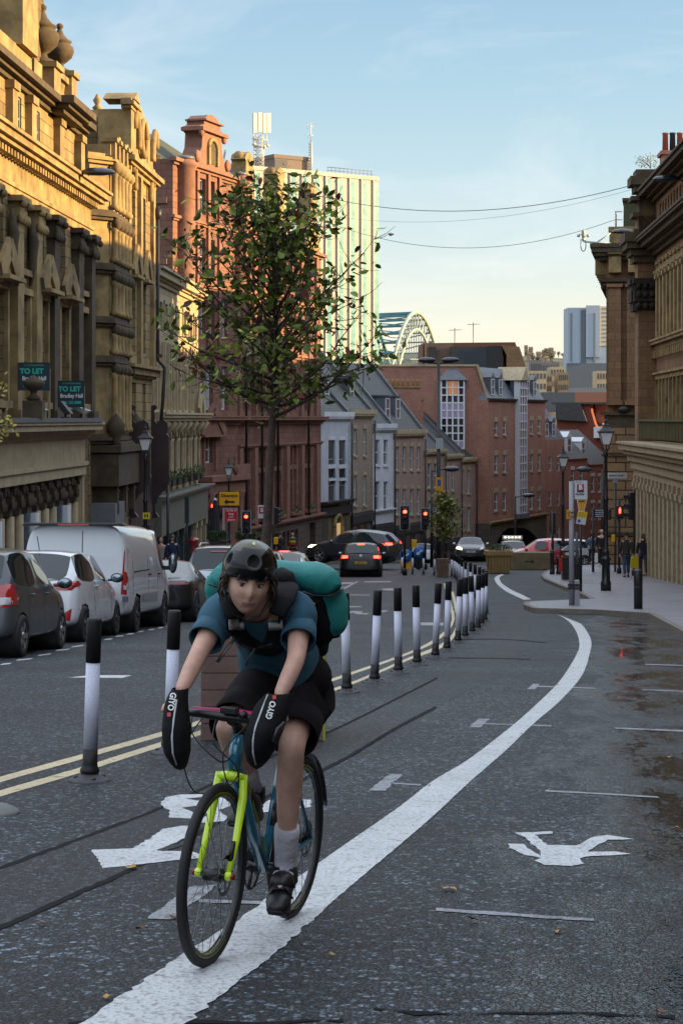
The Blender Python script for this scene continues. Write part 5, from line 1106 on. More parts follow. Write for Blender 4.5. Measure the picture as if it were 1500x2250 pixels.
up_ = rows_(8.55, 1.0, .62, 1.0, 1.6, 60); mid = rows_(3.9, 3.0, .62, 1.28, 1.0, 50); low = rows_(-.4, 2.2, .8, 1.28, 1.0, 50)
B.wall('wall', Lb, -.9, 10.4, [h for h in up_+mid+low if h[0] < 42], S_BROWN, back=14)
for i, (u, z, w, h) in enumerate([h for h in up_+mid+low if h[0] < 22]): B.win(u, z, w, h, y=.26, style='dark')
m = B.mb(); cornice(m, 0, Lb, 7.35, [(.2, .2), (.15, .45), (.22, .75), (.12, .95), (.1, 1.0)], e0=1); B.put('main_cornice', m, S_TRIMD)
m = B.mb(); cornice(m, 0, Lb, 9.8, [(.15, .2), (.12, .45), (.2, .75), (.1, .85)], e0=1); B.put('attic_cornice', m, S_TRIMD)
m = B.mb(); cornice(m, 0, Lb, 6.4, [(.12, .08), (.12, .16), (.5, .05)], e0=0); cornice(m, 0, Lb, 3.1, [(.2, .12), (.14, .3), (.1, .36)], e0=0); dentils(m, 0, 40, 2.7, .35, .22, .42, .22); cornice(m, 0, Lb, 1.85, [(.12, .1), (.1, .2)]); B.put('string_course', m, S_TRIM)
for u, z, w, h in mid:
 if u > 30: break
 m = B.mb(); m.box(u+.42, u+.86, -.2, .03, 3.6, 6.5); m.box(u+.36, u+.92, -.26, .03, 6.2, 6.4); m.box(u-.4, u+.4, -.14, .03, 7.0-.12, 7.02); B.put('pilaster', m, S_TRIM)
for u, z, w, h in low:
 if u > 26: break
 m = B.mb(); m.box(u+.5, u+.8, -.1, .03, -.8, 1.85); m.box(u-.55, u-.42, -.12, .03, -.5, 2.0); m.box(u-.5, u+.5, -.12, .03, 1.75, 1.85); B.put('pilaster', m, S_TRIM)
m = B.mb()
for i in range(44): m.box(.9+i*.45, 1.1+i*.45, -.9, -.78, -.85, -.1)
m.box(.6, 21, -.95, -.75, -.12, -.02); B.put('balustrade', m, pm('mossy_stone', '4c4a28', .9, var=.4, vs=3))
m = B.mb(); cornice(m, 1.6, Lb, -2.75, [(.25, .0), (.3, .08), (.35, .2), (.3, .34), (.2, .52), (.25, .7), (.1, .8)], y=-1.1, e0=1); m.box(1.6, Lb, -1.05, .04, -2.7, -1.0); B.put('shopfront_cornice', m, S_TRIML)
us = [1.75+i*1.38 for i in range(22)]
for i, u in enumerate(us):
 m = B.mb(); z = -7.2
 while z < -2.85: m.box(u, u+.52, -1.22, .0, z, z+.40); m.box(u+.02, u+.50, -1.19, .0, z+.40, z+.43); z += .43
 m.box(u-.06, u+.58, -1.3, 0, -7.3, -6.5); m.box(u-.05, u+.57, -1.28, 0, -3.0, -2.76); B.put('pilaster', m, S_TRIML)
 m = B.mb(); m.box(u+.521, u+1.38, -.85, -.8, -6.3, -2.76); o = B.put('shop_window', m, M_GLASSP if i in (0, 2, 3) else M_GLASS)
 m = B.mb(); m.box(u+.521, u+1.38, -1.0, -.02, -7.3, -6.3); B.put('stall_riser', m, S_TRIM)
 m = B.mb(); m.box(u+.521, u+.60, -.95, -.851, -6.3, -2.76); m.box(u+1.30, u+1.379, -.95, -.851, -6.3, -2.76); B.put('window_jamb', m, S_TRIML)
m = B.mb(); m.box(32.2, Lb, -1.0, 0, -7.5, -2.72); B.put('lower_wall', m, S_BROWN)
m = B.mb(); m.box(1.5, 9, .8, 3, 10.37, 11.2); B.put('attic_block', m, S_DARK)
m = B.mb(); m.box(.3, 1.5, .12, 3.4, 10.37, 11.9); m.box(.2, 1.6, .02, 3.5, 11.75, 11.92); B.put('chimney_stack', m, M_BRICK)
for i in range(6):
 m = B.mb(); m.lathe([(.14, 11.92), (.12, 12.7), (.15, 12.76), (.13, 12.8)], (.9, .3+i*.32, 0), 10); B.put('chimney_pot', m, pm('terracotta_pot', '8c4a34', .8) if i % 2 == 0 else pm('dark_pot', '1c1a22', .7))
B2 = RB('corner_pavilion', 'dark projecting corner pier with blackened giant capital, between the two sandstone buildings', 9.2, 89.1)
e2 = 1.3
B2.wall('wall', e2, -7.5, 9.2, [], S_BROWN, back=9)
m = B2.mb(); m.box(e2-.02, e2+.22, .0, .82, -1, 4.9); B2.put('pilaster', m, S_BROWN)
m = B2.mb()
for k, (p_, h0, h1) in enumerate(((.30, 4.9, 5.3), (.42, 5.3, 5.8), (.36, 5.8, 6.1), (.5, 6.1, 6.35))): m.box(e2-.02, e2+p_, -p_*.5, .84+p_*.3, h0, h1); m.box(-.1, e2, -p_*.7, .03, h0, h1)
for yy in (0, .3, .6):
 for zz in (5.1, 5.6, 6.0): m.sphere((e2+.42, yy, zz), (.12, .13, .16), 8, 5)
B2.put('capital', m, pm('black_soot_stone', '2c261f', .95, var=.5, bump=.6))
m = B2.mb()
for k, (p_, h) in enumerate(((.2, .3), (.35, .25), (.55, .3), (.65, .35))): m.box(-p_*.6, e2+p_, -p_, 6, 7.1+k*.3, 7.1+k*.3+h+.02*k)
B2.put('cornice', m, S_TRIMD)
m = B2.mb(); m.box(.1, e2, .05, 4, 8.3, 10.6); m.box(0, e2+.1, -.15, 4, 10.3, 10.6); m.box(.0, e2+.3, -.35, 4, 10.6, 11.0); m.box(.1, e2+.2, -.1, 4, 11.0, 11.3); B2.put('attic_block', m, S_TRIMD)
for i in range(3):
 m = B2.mb(); m.box(.1, e2+.2, -.32+i*.06, .06, 9.9-i*.75, 10.1-i*.75); B2.put('cornice_fragment', m, S_TRIMD)
wd = thing('rooftop_weeds', 'buddleia weeds sprouting from the dark corner parapet', 'plant', px_(1428, 371, 88.6)); m = MB()
for k in range(9):
 p = Vector((0, 0, 0)); d = Vector((rg.uniform(-.9, .25), rg.uniform(-.3, .3), 1)).normalized(); pts = [p]
 for j in range(6): p = p+d*.13; d = (d+Vector((rg.uniform(-.35, .2), rg.uniform(-.2, .2), -.12))).normalized(); pts.append(p)
 m.tube(pts, .009, 4)
obj('stems', m, pm('weed_stem', '4a5040', .8), wd)
m2 = MB()
for k in range(110):
 p = Vector((rg.uniform(-.7, .3), rg.uniform(-.2, .2), rg.uniform(.05, .6))); a = Vector((rg.gauss(0, 1), rg.gauss(0, 1), rg.gauss(0, 1))).normalized(); b = a.orthogonal()
 m2.quad(p-a*.05, p-b*.03, p+a*.05, p+b*.03)
obj('leaves', m2, pm('weed_leaf', '5f6a58', .8), wd)
def facing(xl, xr, Y): return SB('corner_sandstone_building', 'brown rusticated sandstone corner building with deep bracketed cornice, seen beyond the side street', 'building', xl, Y, xr, Y+.01)
B3 = facing(1331, 1520, 101); s3 = F/101; B3.root.rotation_euler = (0, 0, R(-9.5))
def z3_(y): return (HY-y)/s3
u3 = lambda x: (x-1331)/s3
m = B3.mb(); m.box(0, B3.L, 0, 22, z3_(940), z3_(540)); B3.put('upper_wall', m, S_BROWN)
m = B3.mb(); m.box(-.15, B3.L, -.2, 22, z3_(1262), z3_(940)); B3.put('rusticated_wall', m, S_RUST)
m = B3.mb(); m.box(-.3, B3.L, -.35, 3, z3_(912), z3_(905)); m.box(-.1, B3.L, -.2, 3, z3_(940), z3_(912)); B3.put('plinth_course', m, S_TRIMD); m = B3.mb(); m.box(-.25, B3.L, -.3, .02, z3_(1002), z3_(997)); B3.put('plinth_course', m, S_TRIMD); m = B3.mb(); m.box(-.3, B3.L, -.32, .02, z3_(1175), z3_(1168)); B3.put('plinth_course', m, S_TRIMD)
for xa, xb in ((1336, 1363), (1376, 1404), (1412, 1440)):
 m = B3.mb(); m.box(u3(xa), u3(xb), -.3, .02, z3_(880), z3_(632)); m.box(u3(xa)-.1, u3(xb)+.1, -.42, .02, z3_(632), z3_(625)); m.box(u3(xa)-.1, u3(xb)+.1, -.42, .02, z3_(890), z3_(880)); B3.put('pilaster', m, S_BROWN)
m = B3.mb(); m.box(-.3, .02, .3, 22, z3_(632), z3_(620));
z = z3_(628)
for h, p in ((.2, .15), (.2, .3)): m.box(-p, B3.L, -p, 22, z, z+h); z += h
z = z3_(572)
for h, p in ((.2, .35), (.18, .6), (.25, .75), (.2, .82)): m.box(-p, B3.L, -p, 22, z, z+h); z += h
B3.put('cornice', m, S_TRIMD)
for x in (1350, 1392, 1436):
 m = B3.mb(); m.box(u3(x)-.32, u3(x)+.32, -.5, .02, z3_(600), z3_(558)); m.box(u3(x)-.36, u3(x)+.36, -.7, .02, z3_(560), z3_(556)); m.tube([(u3(x), -.45, z3_(565)), (u3(x), -.2, z3_(600))], .2, 8); B3.put('bracket', m, S_TRIM)
for k in range(10): m = B3.mb(); m.box(-.62, .02, 1.2+k*1.9, 1.8+k*1.9, z3_(600), z3_(560)); B3.put('side_bracket', m, S_TRIM)
m = B3.mb(); m.box(u3(1337), B3.L, .4, 1.2, z3_(540)+.1, z3_(508)); m.box(u3(1335), B3.L, .3, 1.3, z3_(508), z3_(497)); B3.put('parapet', m, S_TRIM)
m = B3.mb(); m.prism([(u3(1366), z3_(497)), (B3.L, z3_(497)), (B3.L, z3_(433)), (u3(1367), z3_(433))], 2, 14, 'y'); B3.put('roof_block', m, M_SLATEG)
m = B3.mb(); m.box(u3(1364), B3.L, 1.8, 14, z3_(433), z3_(427)); B3.put('roof_coping', m, S_TRIMD)
m = B3.mb()
for i in range(9): m.tube([(u3(1350), .8+i*.25, z3_(497)), (u3(1350), .8+i*.25, z3_(462))], .02, 4)
m.tube([(u3(1350), .8, z3_(462)), (u3(1350), 2.8, z3_(462))], .025, 4); m.tube([(u3(1350), .8, z3_(462)), (u3(1366), .8, z3_(462))], .025, 4); m.tube([(u3(1350), .8, z3_(480)), (u3(1366), .8, z3_(480))], .02, 4); B3.put('roof_railing', m, M_LEAD)
m = B3.mb(); m.sphere((u3(1368), -.35, z3_(900)), (.3, .25, .2), 10, 6); B3.put('floodlight', m, M_IRON)
B4 = SB('hidden_sun_block', 'added plain sandstone block hidden behind the corner building, shading the far facades', 'building', 1420, 118, 1640, 118.01)  # hidden occluder added so the far facades fall in shade
B4.root.rotation_euler = (0, 0, R(-9.5)); B4.wall('wall', B4.L, -12, 7.5, [], S_BROWN, back=70)
m = B4.mb(); m.prism([(0, 7.5), (70, 7.5), (35, 10.5)], 0, B4.L, 'x'); B4.put('roof', m, M_SLATE)
# ---- cctv camera arm
q = thing('cctv_camera', 'pale surveillance camera on a long arm off the corner cornice', 'security camera', px_(1340, 535, 100.6), 0)
def rel(x, y, dy=0): p = px_(x, y, 100.6+dy)-q.location; return p
M_CC = pm('pale_grey_metal', '9aa4a0', .5, metal=.3)
m = MB(); m.tube([rel(1340, 535), rel(1282, 531)], .05, 6); m.tube([rel(1340, 512), rel(1310, 533)], .04, 6); obj('arm', m, M_CC, q)
m = MB(); m.lathe([(.05, -.22), (.09, -.15), (.11, -.05), (.11, .1), (.12, .2), (.08, .24)], rel(1281, 515), 10); m.sphere(rel(1281, 526), (.1, .1, .12), 8, 6); obj('housing', m, M_CC, q)
for x in (1270, 1291):
 m = MB(); m.lathe([(.03, -.08), (.08, -.04), (.08, .06), (.03, .08)], rel(x, 518), 8); obj('sensor', m, M_CC, q)
m = MB(); m.tube([rel(1270, 515), rel(1291, 515)], .025, 5); m.tube([rel(1275, 525)]+[rel(1280.5-5.5*math.cos(t), 541+11*math.sin(t)) for t in [i*math.pi/8 for i in range(9)]]+[rel(1286, 527)], .03, 6); obj('cable', m, M_CC, q)
# ---- overhead wires
M_WIRE = pm('wire_grey', '5a6a70', .6)
def wire(lab, xa, ya, Ya_, xb, yb, Yb_, sag, r=.018):
 a, b = px_(xa, ya, Ya_), px_(xb, yb, Yb_); q = MB(); pts = []
 for i in range(25): t = i/24; p = a.lerp(b, t); p.z -= sag*4*t*(1-t); pts.append(p-a)
 q.tube(pts, r, 5); o = obj('overhead_wire', q, M_WIRE); o.location = a; tag(o, lab, 'wire', 'wires strung across the street')
wire('topmost wire crossing the sky to the dark corner parapet', 700, 430, 110, 1402, 403, 94, 1.1, .02)
wire('faintest middle wire crossing the sky', 700, 470, 115, 1402, 412, 95, 1.0, .008)
wire('lowest wire passing the surveillance camera', 700, 480, 112, 1352, 482, 101, 1.6, .015)
# ---- cobra-head street lights on brackets off the right buildings
def walllamp(lab, x, y, Y, xr, yr, sc=1.0, group='wall mounted street lights'):
 p = px_(x, y, Y); q = thing('street_light', lab, 'street light', p, 0, group); d = px_(xr, yr, Y)-p; sg = 1 if d.x > 0 else -1
 m = MB(); prof = [(-.55, .02), (-.42, .12), (-.1, .2), (.3, .19), (.55, .1), (.6, 0)]
 vs = []; n = 12; fs = []
 for i, (xx, h) in enumerate(prof):
  for j in range(n): t = 2*math.pi*j/n; vs.append((xx*sg*sc, .2*sc*math.cos(t)*(h/.2)**.5, (h*math.sin(t)*(.9 if math.sin(t) > 0 else .45))*sc))
 for i in range(len(prof)-1):
  for j in range(n): fs.append((i*n+j, i*n+(j+1) % n, (i+1)*n+(j+1) % n, (i+1)*n+j))
 m.add(vs, fs, True); obj('lamp_head', m, pm('navy_lamp_enamel', (.015, .02, .035, 1), .3, coat=.4), q)
 m = MB(); m.tube([(.55*sg*sc, 0, .02), d*.6+Vector((0, 0, .05)), d], .03, 6); obj('bracket', m, M_IRON, q)
 return q
walllamp('navy street light head against the upper right sandstone facade', 1462, 394, 78, 1512, 400)
walllamp('navy street light head in front of the corner building parapet', 1366, 510, 98, 1392, 512)
walllamp('dark street light head over the golden columns on the left', 218, 380, 62, 190, 378)
B6 = Bld('added_sun_blocker', 'added out-of-view sandstone block beyond the right edge, blocking sun along the side street', 'building', 36, 106, RRZ)  # added out of frame to stop sun coming through the side-street gap
B6.wall('wall', 24, -10, 11.2, [], S_BROWN, back=12)
m = B6.mb(); cornice(m, 0, 24, 10.8, [(.3, .3), (.3, .6)]); B6.put('cornice', m, S_TRIMD)
# ================================================================ street furniture
ORD = ['first', 'second', 'third', 'fourth', 'fifth', 'sixth', 'seventh', 'eighth', 'ninth', 'tenth', 'eleventh', 'twelfth', 'thirteenth', 'fourteenth', 'fifteenth', 'sixteenth', 'seventeenth', 'eighteenth', 'nineteenth', 'twentieth', 'twenty-first', 'twenty-second', 'twenty-third', 'twenty-fourth', 'twenty-fifth']
M_RUB = pm('black_rubber', (.009, .009, .010, 1), .5, spec=.35, var=.3, vs=8)
M_RUBG = pm('grey_rubber_base', (.05, .047, .052, 1), .6, var=.4, vs=14)
m_ = bpy.data.materials.new('reflective_sleeve'); m_.use_nodes = True; nt = m_.node_tree; b_ = nt.nodes['Principled BSDF']
tcn = N(nt, 'ShaderNodeTexCoord'); vv = N(nt, 'ShaderNodeTexVoronoi'); vv.inputs['Scale'].default_value = 90; nt.links.new(tcn.outputs['Object'], vv.inputs['Vector'])
rr = N(nt, 'ShaderNodeValToRGB'); rr.color_ramp.elements[0].color = C('d3d5e4'); rr.color_ramp.elements[1].color = C('bdbfd2'); rr.color_ramp.elements[1].position = .6; nt.links.new(vv.outputs['Distance'], rr.inputs[0])
nn = N(nt, 'ShaderNodeTexNoise'); nn.inputs['Scale'].default_value = 7; nn.inputs['Detail'].default_value = 8; nt.links.new(tcn.outputs['Object'], nn.inputs['Vector'])
r2 = N(nt, 'ShaderNodeValToRGB'); r2.color_ramp.elements[0].position = .3; r2.color_ramp.elements[0].color = (.8, .79, .78, 1); r2.color_ramp.elements[1].position = .5; nt.links.new(nn.outputs['Fac'], r2.inputs[0])
xx = N(nt, 'ShaderNodeMixRGB', blend_type='MULTIPLY'); xx.inputs[0].default_value = .7; nt.links.new(rr.outputs[0], xx.inputs[1]); nt.links.new(r2.outputs[0], xx.inputs[2]); nt.links.new(xx.outputs[0], b_.inputs['Base Color'])
b_.inputs['Roughness'].default_value = .35; M_SLEEVE = m_
def wand():
 q = thing('wand_bollard', 'x', 'bollard')
 m = MB(); m.lathe([(.135, 0), (.135, .008), (.12, .018), (.075, .035), (.05, .055), (.0, .056)], n=24)
 for t in range(4): a = t*math.pi/2+.4; m.sphere((.09*math.cos(a), .09*math.sin(a), .03), (.018, .018, .012), 6, 4)
 obj('base_plate', m, M_RUBG, q)
 m = MB(); m.lathe([(.052, .045), (.062, .06), (.062, .075), (.052, .09), (.048, .11), (.0475, .205)], n=20); obj('lower_sleeve', m, M_RUB, q)
 m = MB(); m.lathe([(.0455, .2), (.0455, .76)], n=20); obj('reflective_sleeve', m, M_SLEEVE, q)
 m = MB(); m.lathe([(.048, .755), (.048, 1.02), (.044, 1.035), (.0, 1.037)], n=20); obj('top_sleeve', m, M_RUB, q)
 return q
W0 = wand()
WB = [(197, 1716, 208, 1358), (372, 1655, 384, 1341), (762, 1522, 757, 1302), (822, 1500, 830, 1295), (875, 1480, 873, 1289), (916, 1462, 913, 1284), (955, 1446, 963, 1277), (981, 1430, 985, 1273), (1005, 1413, 1010, 1268), (1021, 1402, 1022, 1264), (1037, 1392, 1034, 1261), (1049, 1384, 1051, 1257), (1057, 1374, 1060, 1255), (1064, 1366, 1067, 1253),
 (1067, 1350, 1067, 0), (1062, 1338, 1062, 0), (1053, 1328, 1053, 0), (1043, 1318, 1043, 0), (1033, 1308, 1033, 0), (1022, 1299, 1022, 0), (1014, 1290, 1014, 0), (1008, 1283, 1008, 0), (1003, 1277, 1003, 0), (998, 1272, 998, 0), (992, 1268, 992, 0)]
WC_ = [(977, 1267, 977), (953, 1266, 955), (930, 1264, 930), (906, 1263, 906), (883, 1261, 883)]
def place_w(x, y, xt, yt, lab, grp, first=False):
 p = at(x, y); q = W0 if first else copy_tree(W0); q.location = p; s_ = F/p.y
 q.rotation_euler = (R(random.Random(x).uniform(-1, 1)), math.atan2((xt-x)/s_, 1.04), random.Random(x+1).uniform(0, 6)) if False else (0, math.atan2((xt-x)/s_, 1.04), 0)
 q['label'] = lab; q['group'] = grp; return q
for i, (x, y, xt, yt) in enumerate(WB):
 if i == 0: lab = 'nearest black and white wand bollard, standing alone at the left on the cream lines'
 elif i == 1: lab = 'black and white wand bollard half hidden behind the cyclist\'s left glove cover'
 elif i < 14: lab = '%s black and white wand bollard counting away from the cyclist\'s backpack' % ORD[i-2]
 else: lab = '%s bollard of the tight cluster past the bend, counting into the distance' % ORD[i-14]
 place_w(x, y, xt, yt, lab, 'wand bollards along the cycle lane', i == 0)
for i, (x, y, xt) in enumerate(WC_): place_w(x, y, xt, 0, '%s small wand bollard left of the brown planter, in the far cross row' % ORD[i], 'wand bollards in the far cross row')
q = thing('bollard_base', 'empty round rubber bollard base on the road at the left picture edge', 'bollard base', at(-8, 1787)); m = MB(); m.lathe([(.135, 0), (.135, .008), (.12, .02), (.06, .05), (.0, .056)], n=24); obj('plate', m, pm('pale_rubber_base', (.12, .13, .12, 1), .6), q)
# ---- heritage lamp posts
def lamp_post():
 q = thing('heritage_lamp_post', 'x', 'lamp post')
 m = MB(); m.lathe([(.17, 0), (.17, .28), (.14, .32), (.13, .95), (.16, 1.0), (.16, 1.06), (.11, 1.1), (.10, 1.2), (.13, 1.24), (.10, 1.3), (.075, 1.36), (.07, 2.9), (.09, 2.94), (.09, 3.0), (.065, 3.05), (.05, 4.35), (.08, 4.4), (.05, 4.5), (.045, 4.62), (.0, 4.63)], n=16); obj('column', m, M_BLACK, q)
 m = MB()
 for t in range(4):
  a = math.pi/4+t*math.pi/2; c, s_ = math.cos(a), math.sin(a); m.tube([(.04*c, .04*s_, 4.5), (.14*c, .14*s_, 4.62), (.16*c, .16*s_, 4.74)], .012, 5)
 for t in range(4):
  a = math.pi/4+t*math.pi/2; c, s_ = math.cos(a), math.sin(a); m.tube([(.16*c, .16*s_, 4.74), (.30*c, .30*s_, 5.14)], .014, 5)
 m.lathe([(.17, 4.72), (.17, 4.75)], n=4, start=math.pi/4, sm=False); m.lathe([(.30, 5.12), (.36, 5.14), (.36, 5.17), (.16, 5.3), (.13, 5.36), (.14, 5.38), (.06, 5.42), (.05, 5.48), (.07, 5.52), (.03, 5.56), (.015, 5.66), (0, 5.68)], n=4, start=math.pi/4, sm=False); obj('lantern_frame', m, M_BLACK, q)
 m = MB(); m.lathe([(.155, 4.75), (.29, 5.13)], n=4, start=math.pi/4, sm=False); obj('lantern_glass', m, pm('frosted_lantern_glass', 'dfe3e4', .3, spec=.6), q)
 return q
LP0 = lamp_post()
for i, (x, Y_, lab) in enumerate(((1330, None, 'tallest heritage lamp post on the right pavement in front of the stone corner'), (1236, 88, 'smaller heritage lamp post behind the bus stop pole and litter bin'), (320, 67, 'heritage lamp post in front of the dark maroon scroll fins'), (503, 103, 'heritage lamp post carrying the Diversion sign beside the red building'))):
 if Y_: p = Vector(((x-CX)*Y_/F, Y_, gz(Y_)+.12))
 else: p = at(1330, 1298, .12)
 q = LP0 if i == 0 else copy_tree(LP0); q.location = p; q['label'] = lab; q['group'] = 'heritage lamp posts'
 if i == 0: LPp = p
# ---- traffic signals
M_REDL = pm('red_signal_lens', 'ff2010', .3, emit=(1, .03, .015, 1), es=7)
M_LENS = pm('unlit_lens', (.03, .02, .02, 1), .2)
M_SIGB = pm('signal_black', (.01, .01, .012, 1), .5)
M_SIGW = pm('signal_white_border', '9aa0a8', .5)
def signal(lab, x, yc, Y, kind='front', sc=1.0, post=True, rz=0, lit=0, px=None, border=True, pr=.055):
 """kind front: faces camera; side: seen edge-on with hoods"""
 zc = CH+(HY-yc)*Y/F; X = (x-CX)*Y/F; g = gz(Y)+.1
 q = thing('traffic_signal', lab, 'traffic signal', (X, Y, g), rz, 'traffic signals at the junction'); h = zc-g; k = sc
 if post:
  m = MB(); m.tube([(0, .12, 0), (0, .12, h+.6*k)], pr, 10); m.lathe([(.1, 0), (.1, .25), (.06, .3)], (0, .12, 0), 10); obj('pole', m, M_IRON, q)
 if kind in ('front', 'side'):
  m = MB(); m.box(-.13*k, .13*k, -.1, .07, h-.5*k, h+.5*k); o = obj('signal_head', m, M_SIGB, q, bevel=.03)
  if border: m = MB(); m.box(-.25*k, .25*k, .071, .09, h-.62*k, h+.62*k); obj('backing_border', m, M_SIGW, q); m = MB(); m.box(-.22*k, .22*k, .055, .0705, h-.59*k, h+.59*k); obj('backing_board', m, M_SIGB, q)
  for j in range(3):
   z = h+(.33-.33*j)*k; m = MB(Matrix.Translation((0, -.105, z)) @ Matrix.Rotation(R(90), 4, 'X')); m.lathe([(.0, .012), (.06*k, .01), (.1*k, 0)], n=16); obj('red_lens' if j == 0 else 'lens', m, M_REDL if j == 0 and lit else M_LENS, o)
   m = MB(); n = 10; vs = []
   for a in range(n+1):
    t = math.pi*(-.1+1.2*a/n)
    for yy in (-.1, -.26*k): vs.append((.11*k*math.cos(t), yy, z+.11*k*math.sin(t)-(.03 if yy < -.15 else 0)))
   m.add(vs, [(2*a, 2*a+1, 2*a+3, 2*a+2) for a in range(n)], True); obj('hood', m, M_SIGB, o)
 else:
  m = MB(); m.box(-.17*k, .17*k, -.1, .08, h-.3*k, h+.3*k); o = obj('signal_head', m, M_SIGB, q, bevel=.03)
  m = MB(); m.sphere((0, -.12, h+.2*k), (.025*k, .01, .03*k), 8, 5); m.box(-.04*k, .04*k, -.13, -.101, h+.06*k, h+.17*k); m.box(-.035*k, -.008*k, -.13, -.101, h-.04*k, h+.06*k); m.box(.008*k, .035*k, -.13, -.101, h-.04*k, h+.06*k); obj('red_man', m, M_REDL, o)
 return q
signal('traffic signal showing red in front of the red sandstone building, beside the Diversion lamp', 541, 1148, 74, 'front', .72, lit=1)
signal('unlit backward traffic signal leaning near the slim white pole, left of centre', 608, 1133, 88, 'side', .75, rz=R(75), border=False)
signal('nearer and taller of two red traffic signals at the centre of the street', 889, 1138, 82, 'front', .84, lit=1)
signal('farther red traffic signal beside the small street tree', 934, 1141, 90, 'front', .84, lit=1)
signal('dark traffic signal turned away, left of the bus stop pole', 1214, 1150, 85, 'side', .95, rz=R(165), border=False)
signal('pedestrian signal with red man on the slim post before the stone corner', 1360, 1126, 84, 'ped', .95, lit=1)
signal('hooded traffic signal seen edge-on beside the fluted shopfront', 1386, 1112, 81, 'side', 1.15, rz=R(-80), border=False)
signal('small pedestrian signal glowing red beside the closed parasols', 466, 1114, 104, 'ped', .7, lit=1)
signal('low dark signal box on the tallest heritage lamp post', 1338, 1130, 69, 'ped2' if False else 'side', .4, post=False, border=False)
# ---- tall twin lamp column
q = thing('twin_street_light', 'tall black street light column with two lamp heads in the centre distance', 'street light', (lambda Y: ((963-CX)*Y/F, Y, gz(Y)))(90)); H_ = CH+(HY-795)*90/F-gz(90)
m = MB(); m.tube([(0, 0, 0), (0, 0, 2), (0, 0, H_)], [.12, .1, .075], 10); obj('column', m, M_BLACK, q)
m = MB(); m.tube([(-.75, 0, H_+.02), (0, 0, H_-.08), (.75, 0, H_+.02)], .04, 6); obj('crossarm', m, M_BLACK, q)
for sg in (-1, 1):
 m = MB(); m.sphere((sg*.55, 0, H_+.08), (.42, .16, .14), 12, 6); obj('lamp_head', m, pm('navy_lamp_enamel', (.015, .02, .035, 1), .3), q)
m = MB(); m.box(-.14, .2, -.2, -.08, H_-4.05, H_-3.55); obj('sensor_box', m, pm('pale_box_grey', '9b9fa5', .5), q)
m = MB(); m.box(-.16, .2, -.12, -.09, 3.1, 4.6-.2); o = obj('sign_plate', m, pm('amber_sign', 'c88a12', .5), q); m = MB(); m.box(-.06, .1, -.125, -.121, 4.0, 4.3); obj('blue_panel', m, pm('sign_blue', '1c4f9c', .5), o)
def cobra(lab, x, ytop, Y, arm, g='curved arm street lights'):
 q = thing('street_light', lab, 'street light', ((x-CX)*Y/F, Y, gz(Y)), 0, g); h = CH+(HY-ytop)*Y/F-gz(Y)
 m = MB(); m.tube([(0, 0, 0), (0, 0, h)], [.09, .06], 8); obj('column', m, M_IRON, q)
 m = MB(); m.tube([(0, 0, h-.1), (arm*.5, 0, h), (arm, 0, h+.02)], .035, 6); obj('arm', m, M_IRON, q)
 m = MB(); m.sphere((arm*1.15, 0, h+.04), (.42, .17, .15), 12, 6); obj('lamp_head', m, pm('navy_lamp_enamel', (.015, .02, .035, 1), .3), q); return q
cobra('single arm street light just left of the small street tree', 948, 1032, 100, .9)
cobra('low single arm street light in front of the brick block', 1131, 1090, 125, .75)
cobra('single arm street light between bus stop and tall heritage lamp', 1322, 1033, 100, -.8)
# ---- left pavement poles
q = thing('sign_pole', 'slim dark pole in front of the grey shopfront', 'pole', (lambda Y: ((369-CX)*Y/F, Y, gz(Y)+.12))(78)); m = MB(); m.tube([(0, 0, 0), (0, 0, CH+(HY-1072)*78/F-gz(78))], .055, 8); obj('pole', m, M_IRON, q)
q = thing('sign_pole', 'dark pole with a narrow blade sign beside the cream building', 'pole', (lambda Y: ((411-CX)*Y/F, Y, gz(Y)+.12))(80)); m = MB(); m.tube([(0, 0, 0), (0, 0, 3.0)], .05, 8); obj('pole', m, M_IRON, q); m = MB(); m.box(-.09, .09, -.08, -.04, 2.2, 3.3); obj('blade', m, pm('dark_teal_sign', '12282a', .5), q)
q = thing('hydrant_plate', 'small yellow H plate low on the lamp post by the scroll fins', 'sign', (lambda Y: ((323-CX)*Y/F, Y-.12, CH+(HY-1140)*Y/F))(67)); m = MB(); m.box(-.12, .12, -.02, .0, 0, .22); obj('plate', m, pm('hydrant_yellow', 'd6c21a', .5), q); text_part('lettering', q, 'H', .2, M_IRON, TM((0, -.024, .11)), bold=.008)
# ---- Diversion sign
Y = 102.6; s_ = F/Y; q = thing('diversion_sign', 'yellow Diversion sign with a left arrow on the lamp post', 'road sign', px_(504, 1111, Y-.1)); W, H_ = 44/s_, 30/s_
m = MB(); m.box(-W/2, W/2, -.02, .02, 0, H_); obj('plate', m, pm('sign_yellow', 'e0a010', .5), q, bevel=.03)
m = MB(); m.box(-W/2-.03, W/2+.03, -.012, .025, -.03, H_+.03); obj('border', m, M_IRON, q)
text_part('lettering', q, 'Diversion', .24, M_IRON, TM((0, -.03, H_*.72)), sx=.95, bold=.006)
m = MB(); m.prism([(-.28, .2), (-.1, .36), (-.1, .25), (.28, .25), (.28, .15), (-.1, .15), (-.1, .04)], -.034, -.026, 'y'); obj('arrow', m, M_IRON, q)
q = thing('health_notice', 'red and white Covid notice board below the Diversion sign', 'sign', px_(508, 1146, Y-.3)); W, H_ = 28/s_, 28/s_
m = MB(); m.box(-W/2-.12, W/2, -.02, .02, -.02, H_+.04); obj('frame', m, M_SIGW, q)
m = MB(); m.box(-W/2, W/2-.02, -.03, -.021, 0, H_); obj('panel', m, pm('notice_red', 'b81c20', .5), q)
wht = pm('white_lettering', 'd6dade', .6)
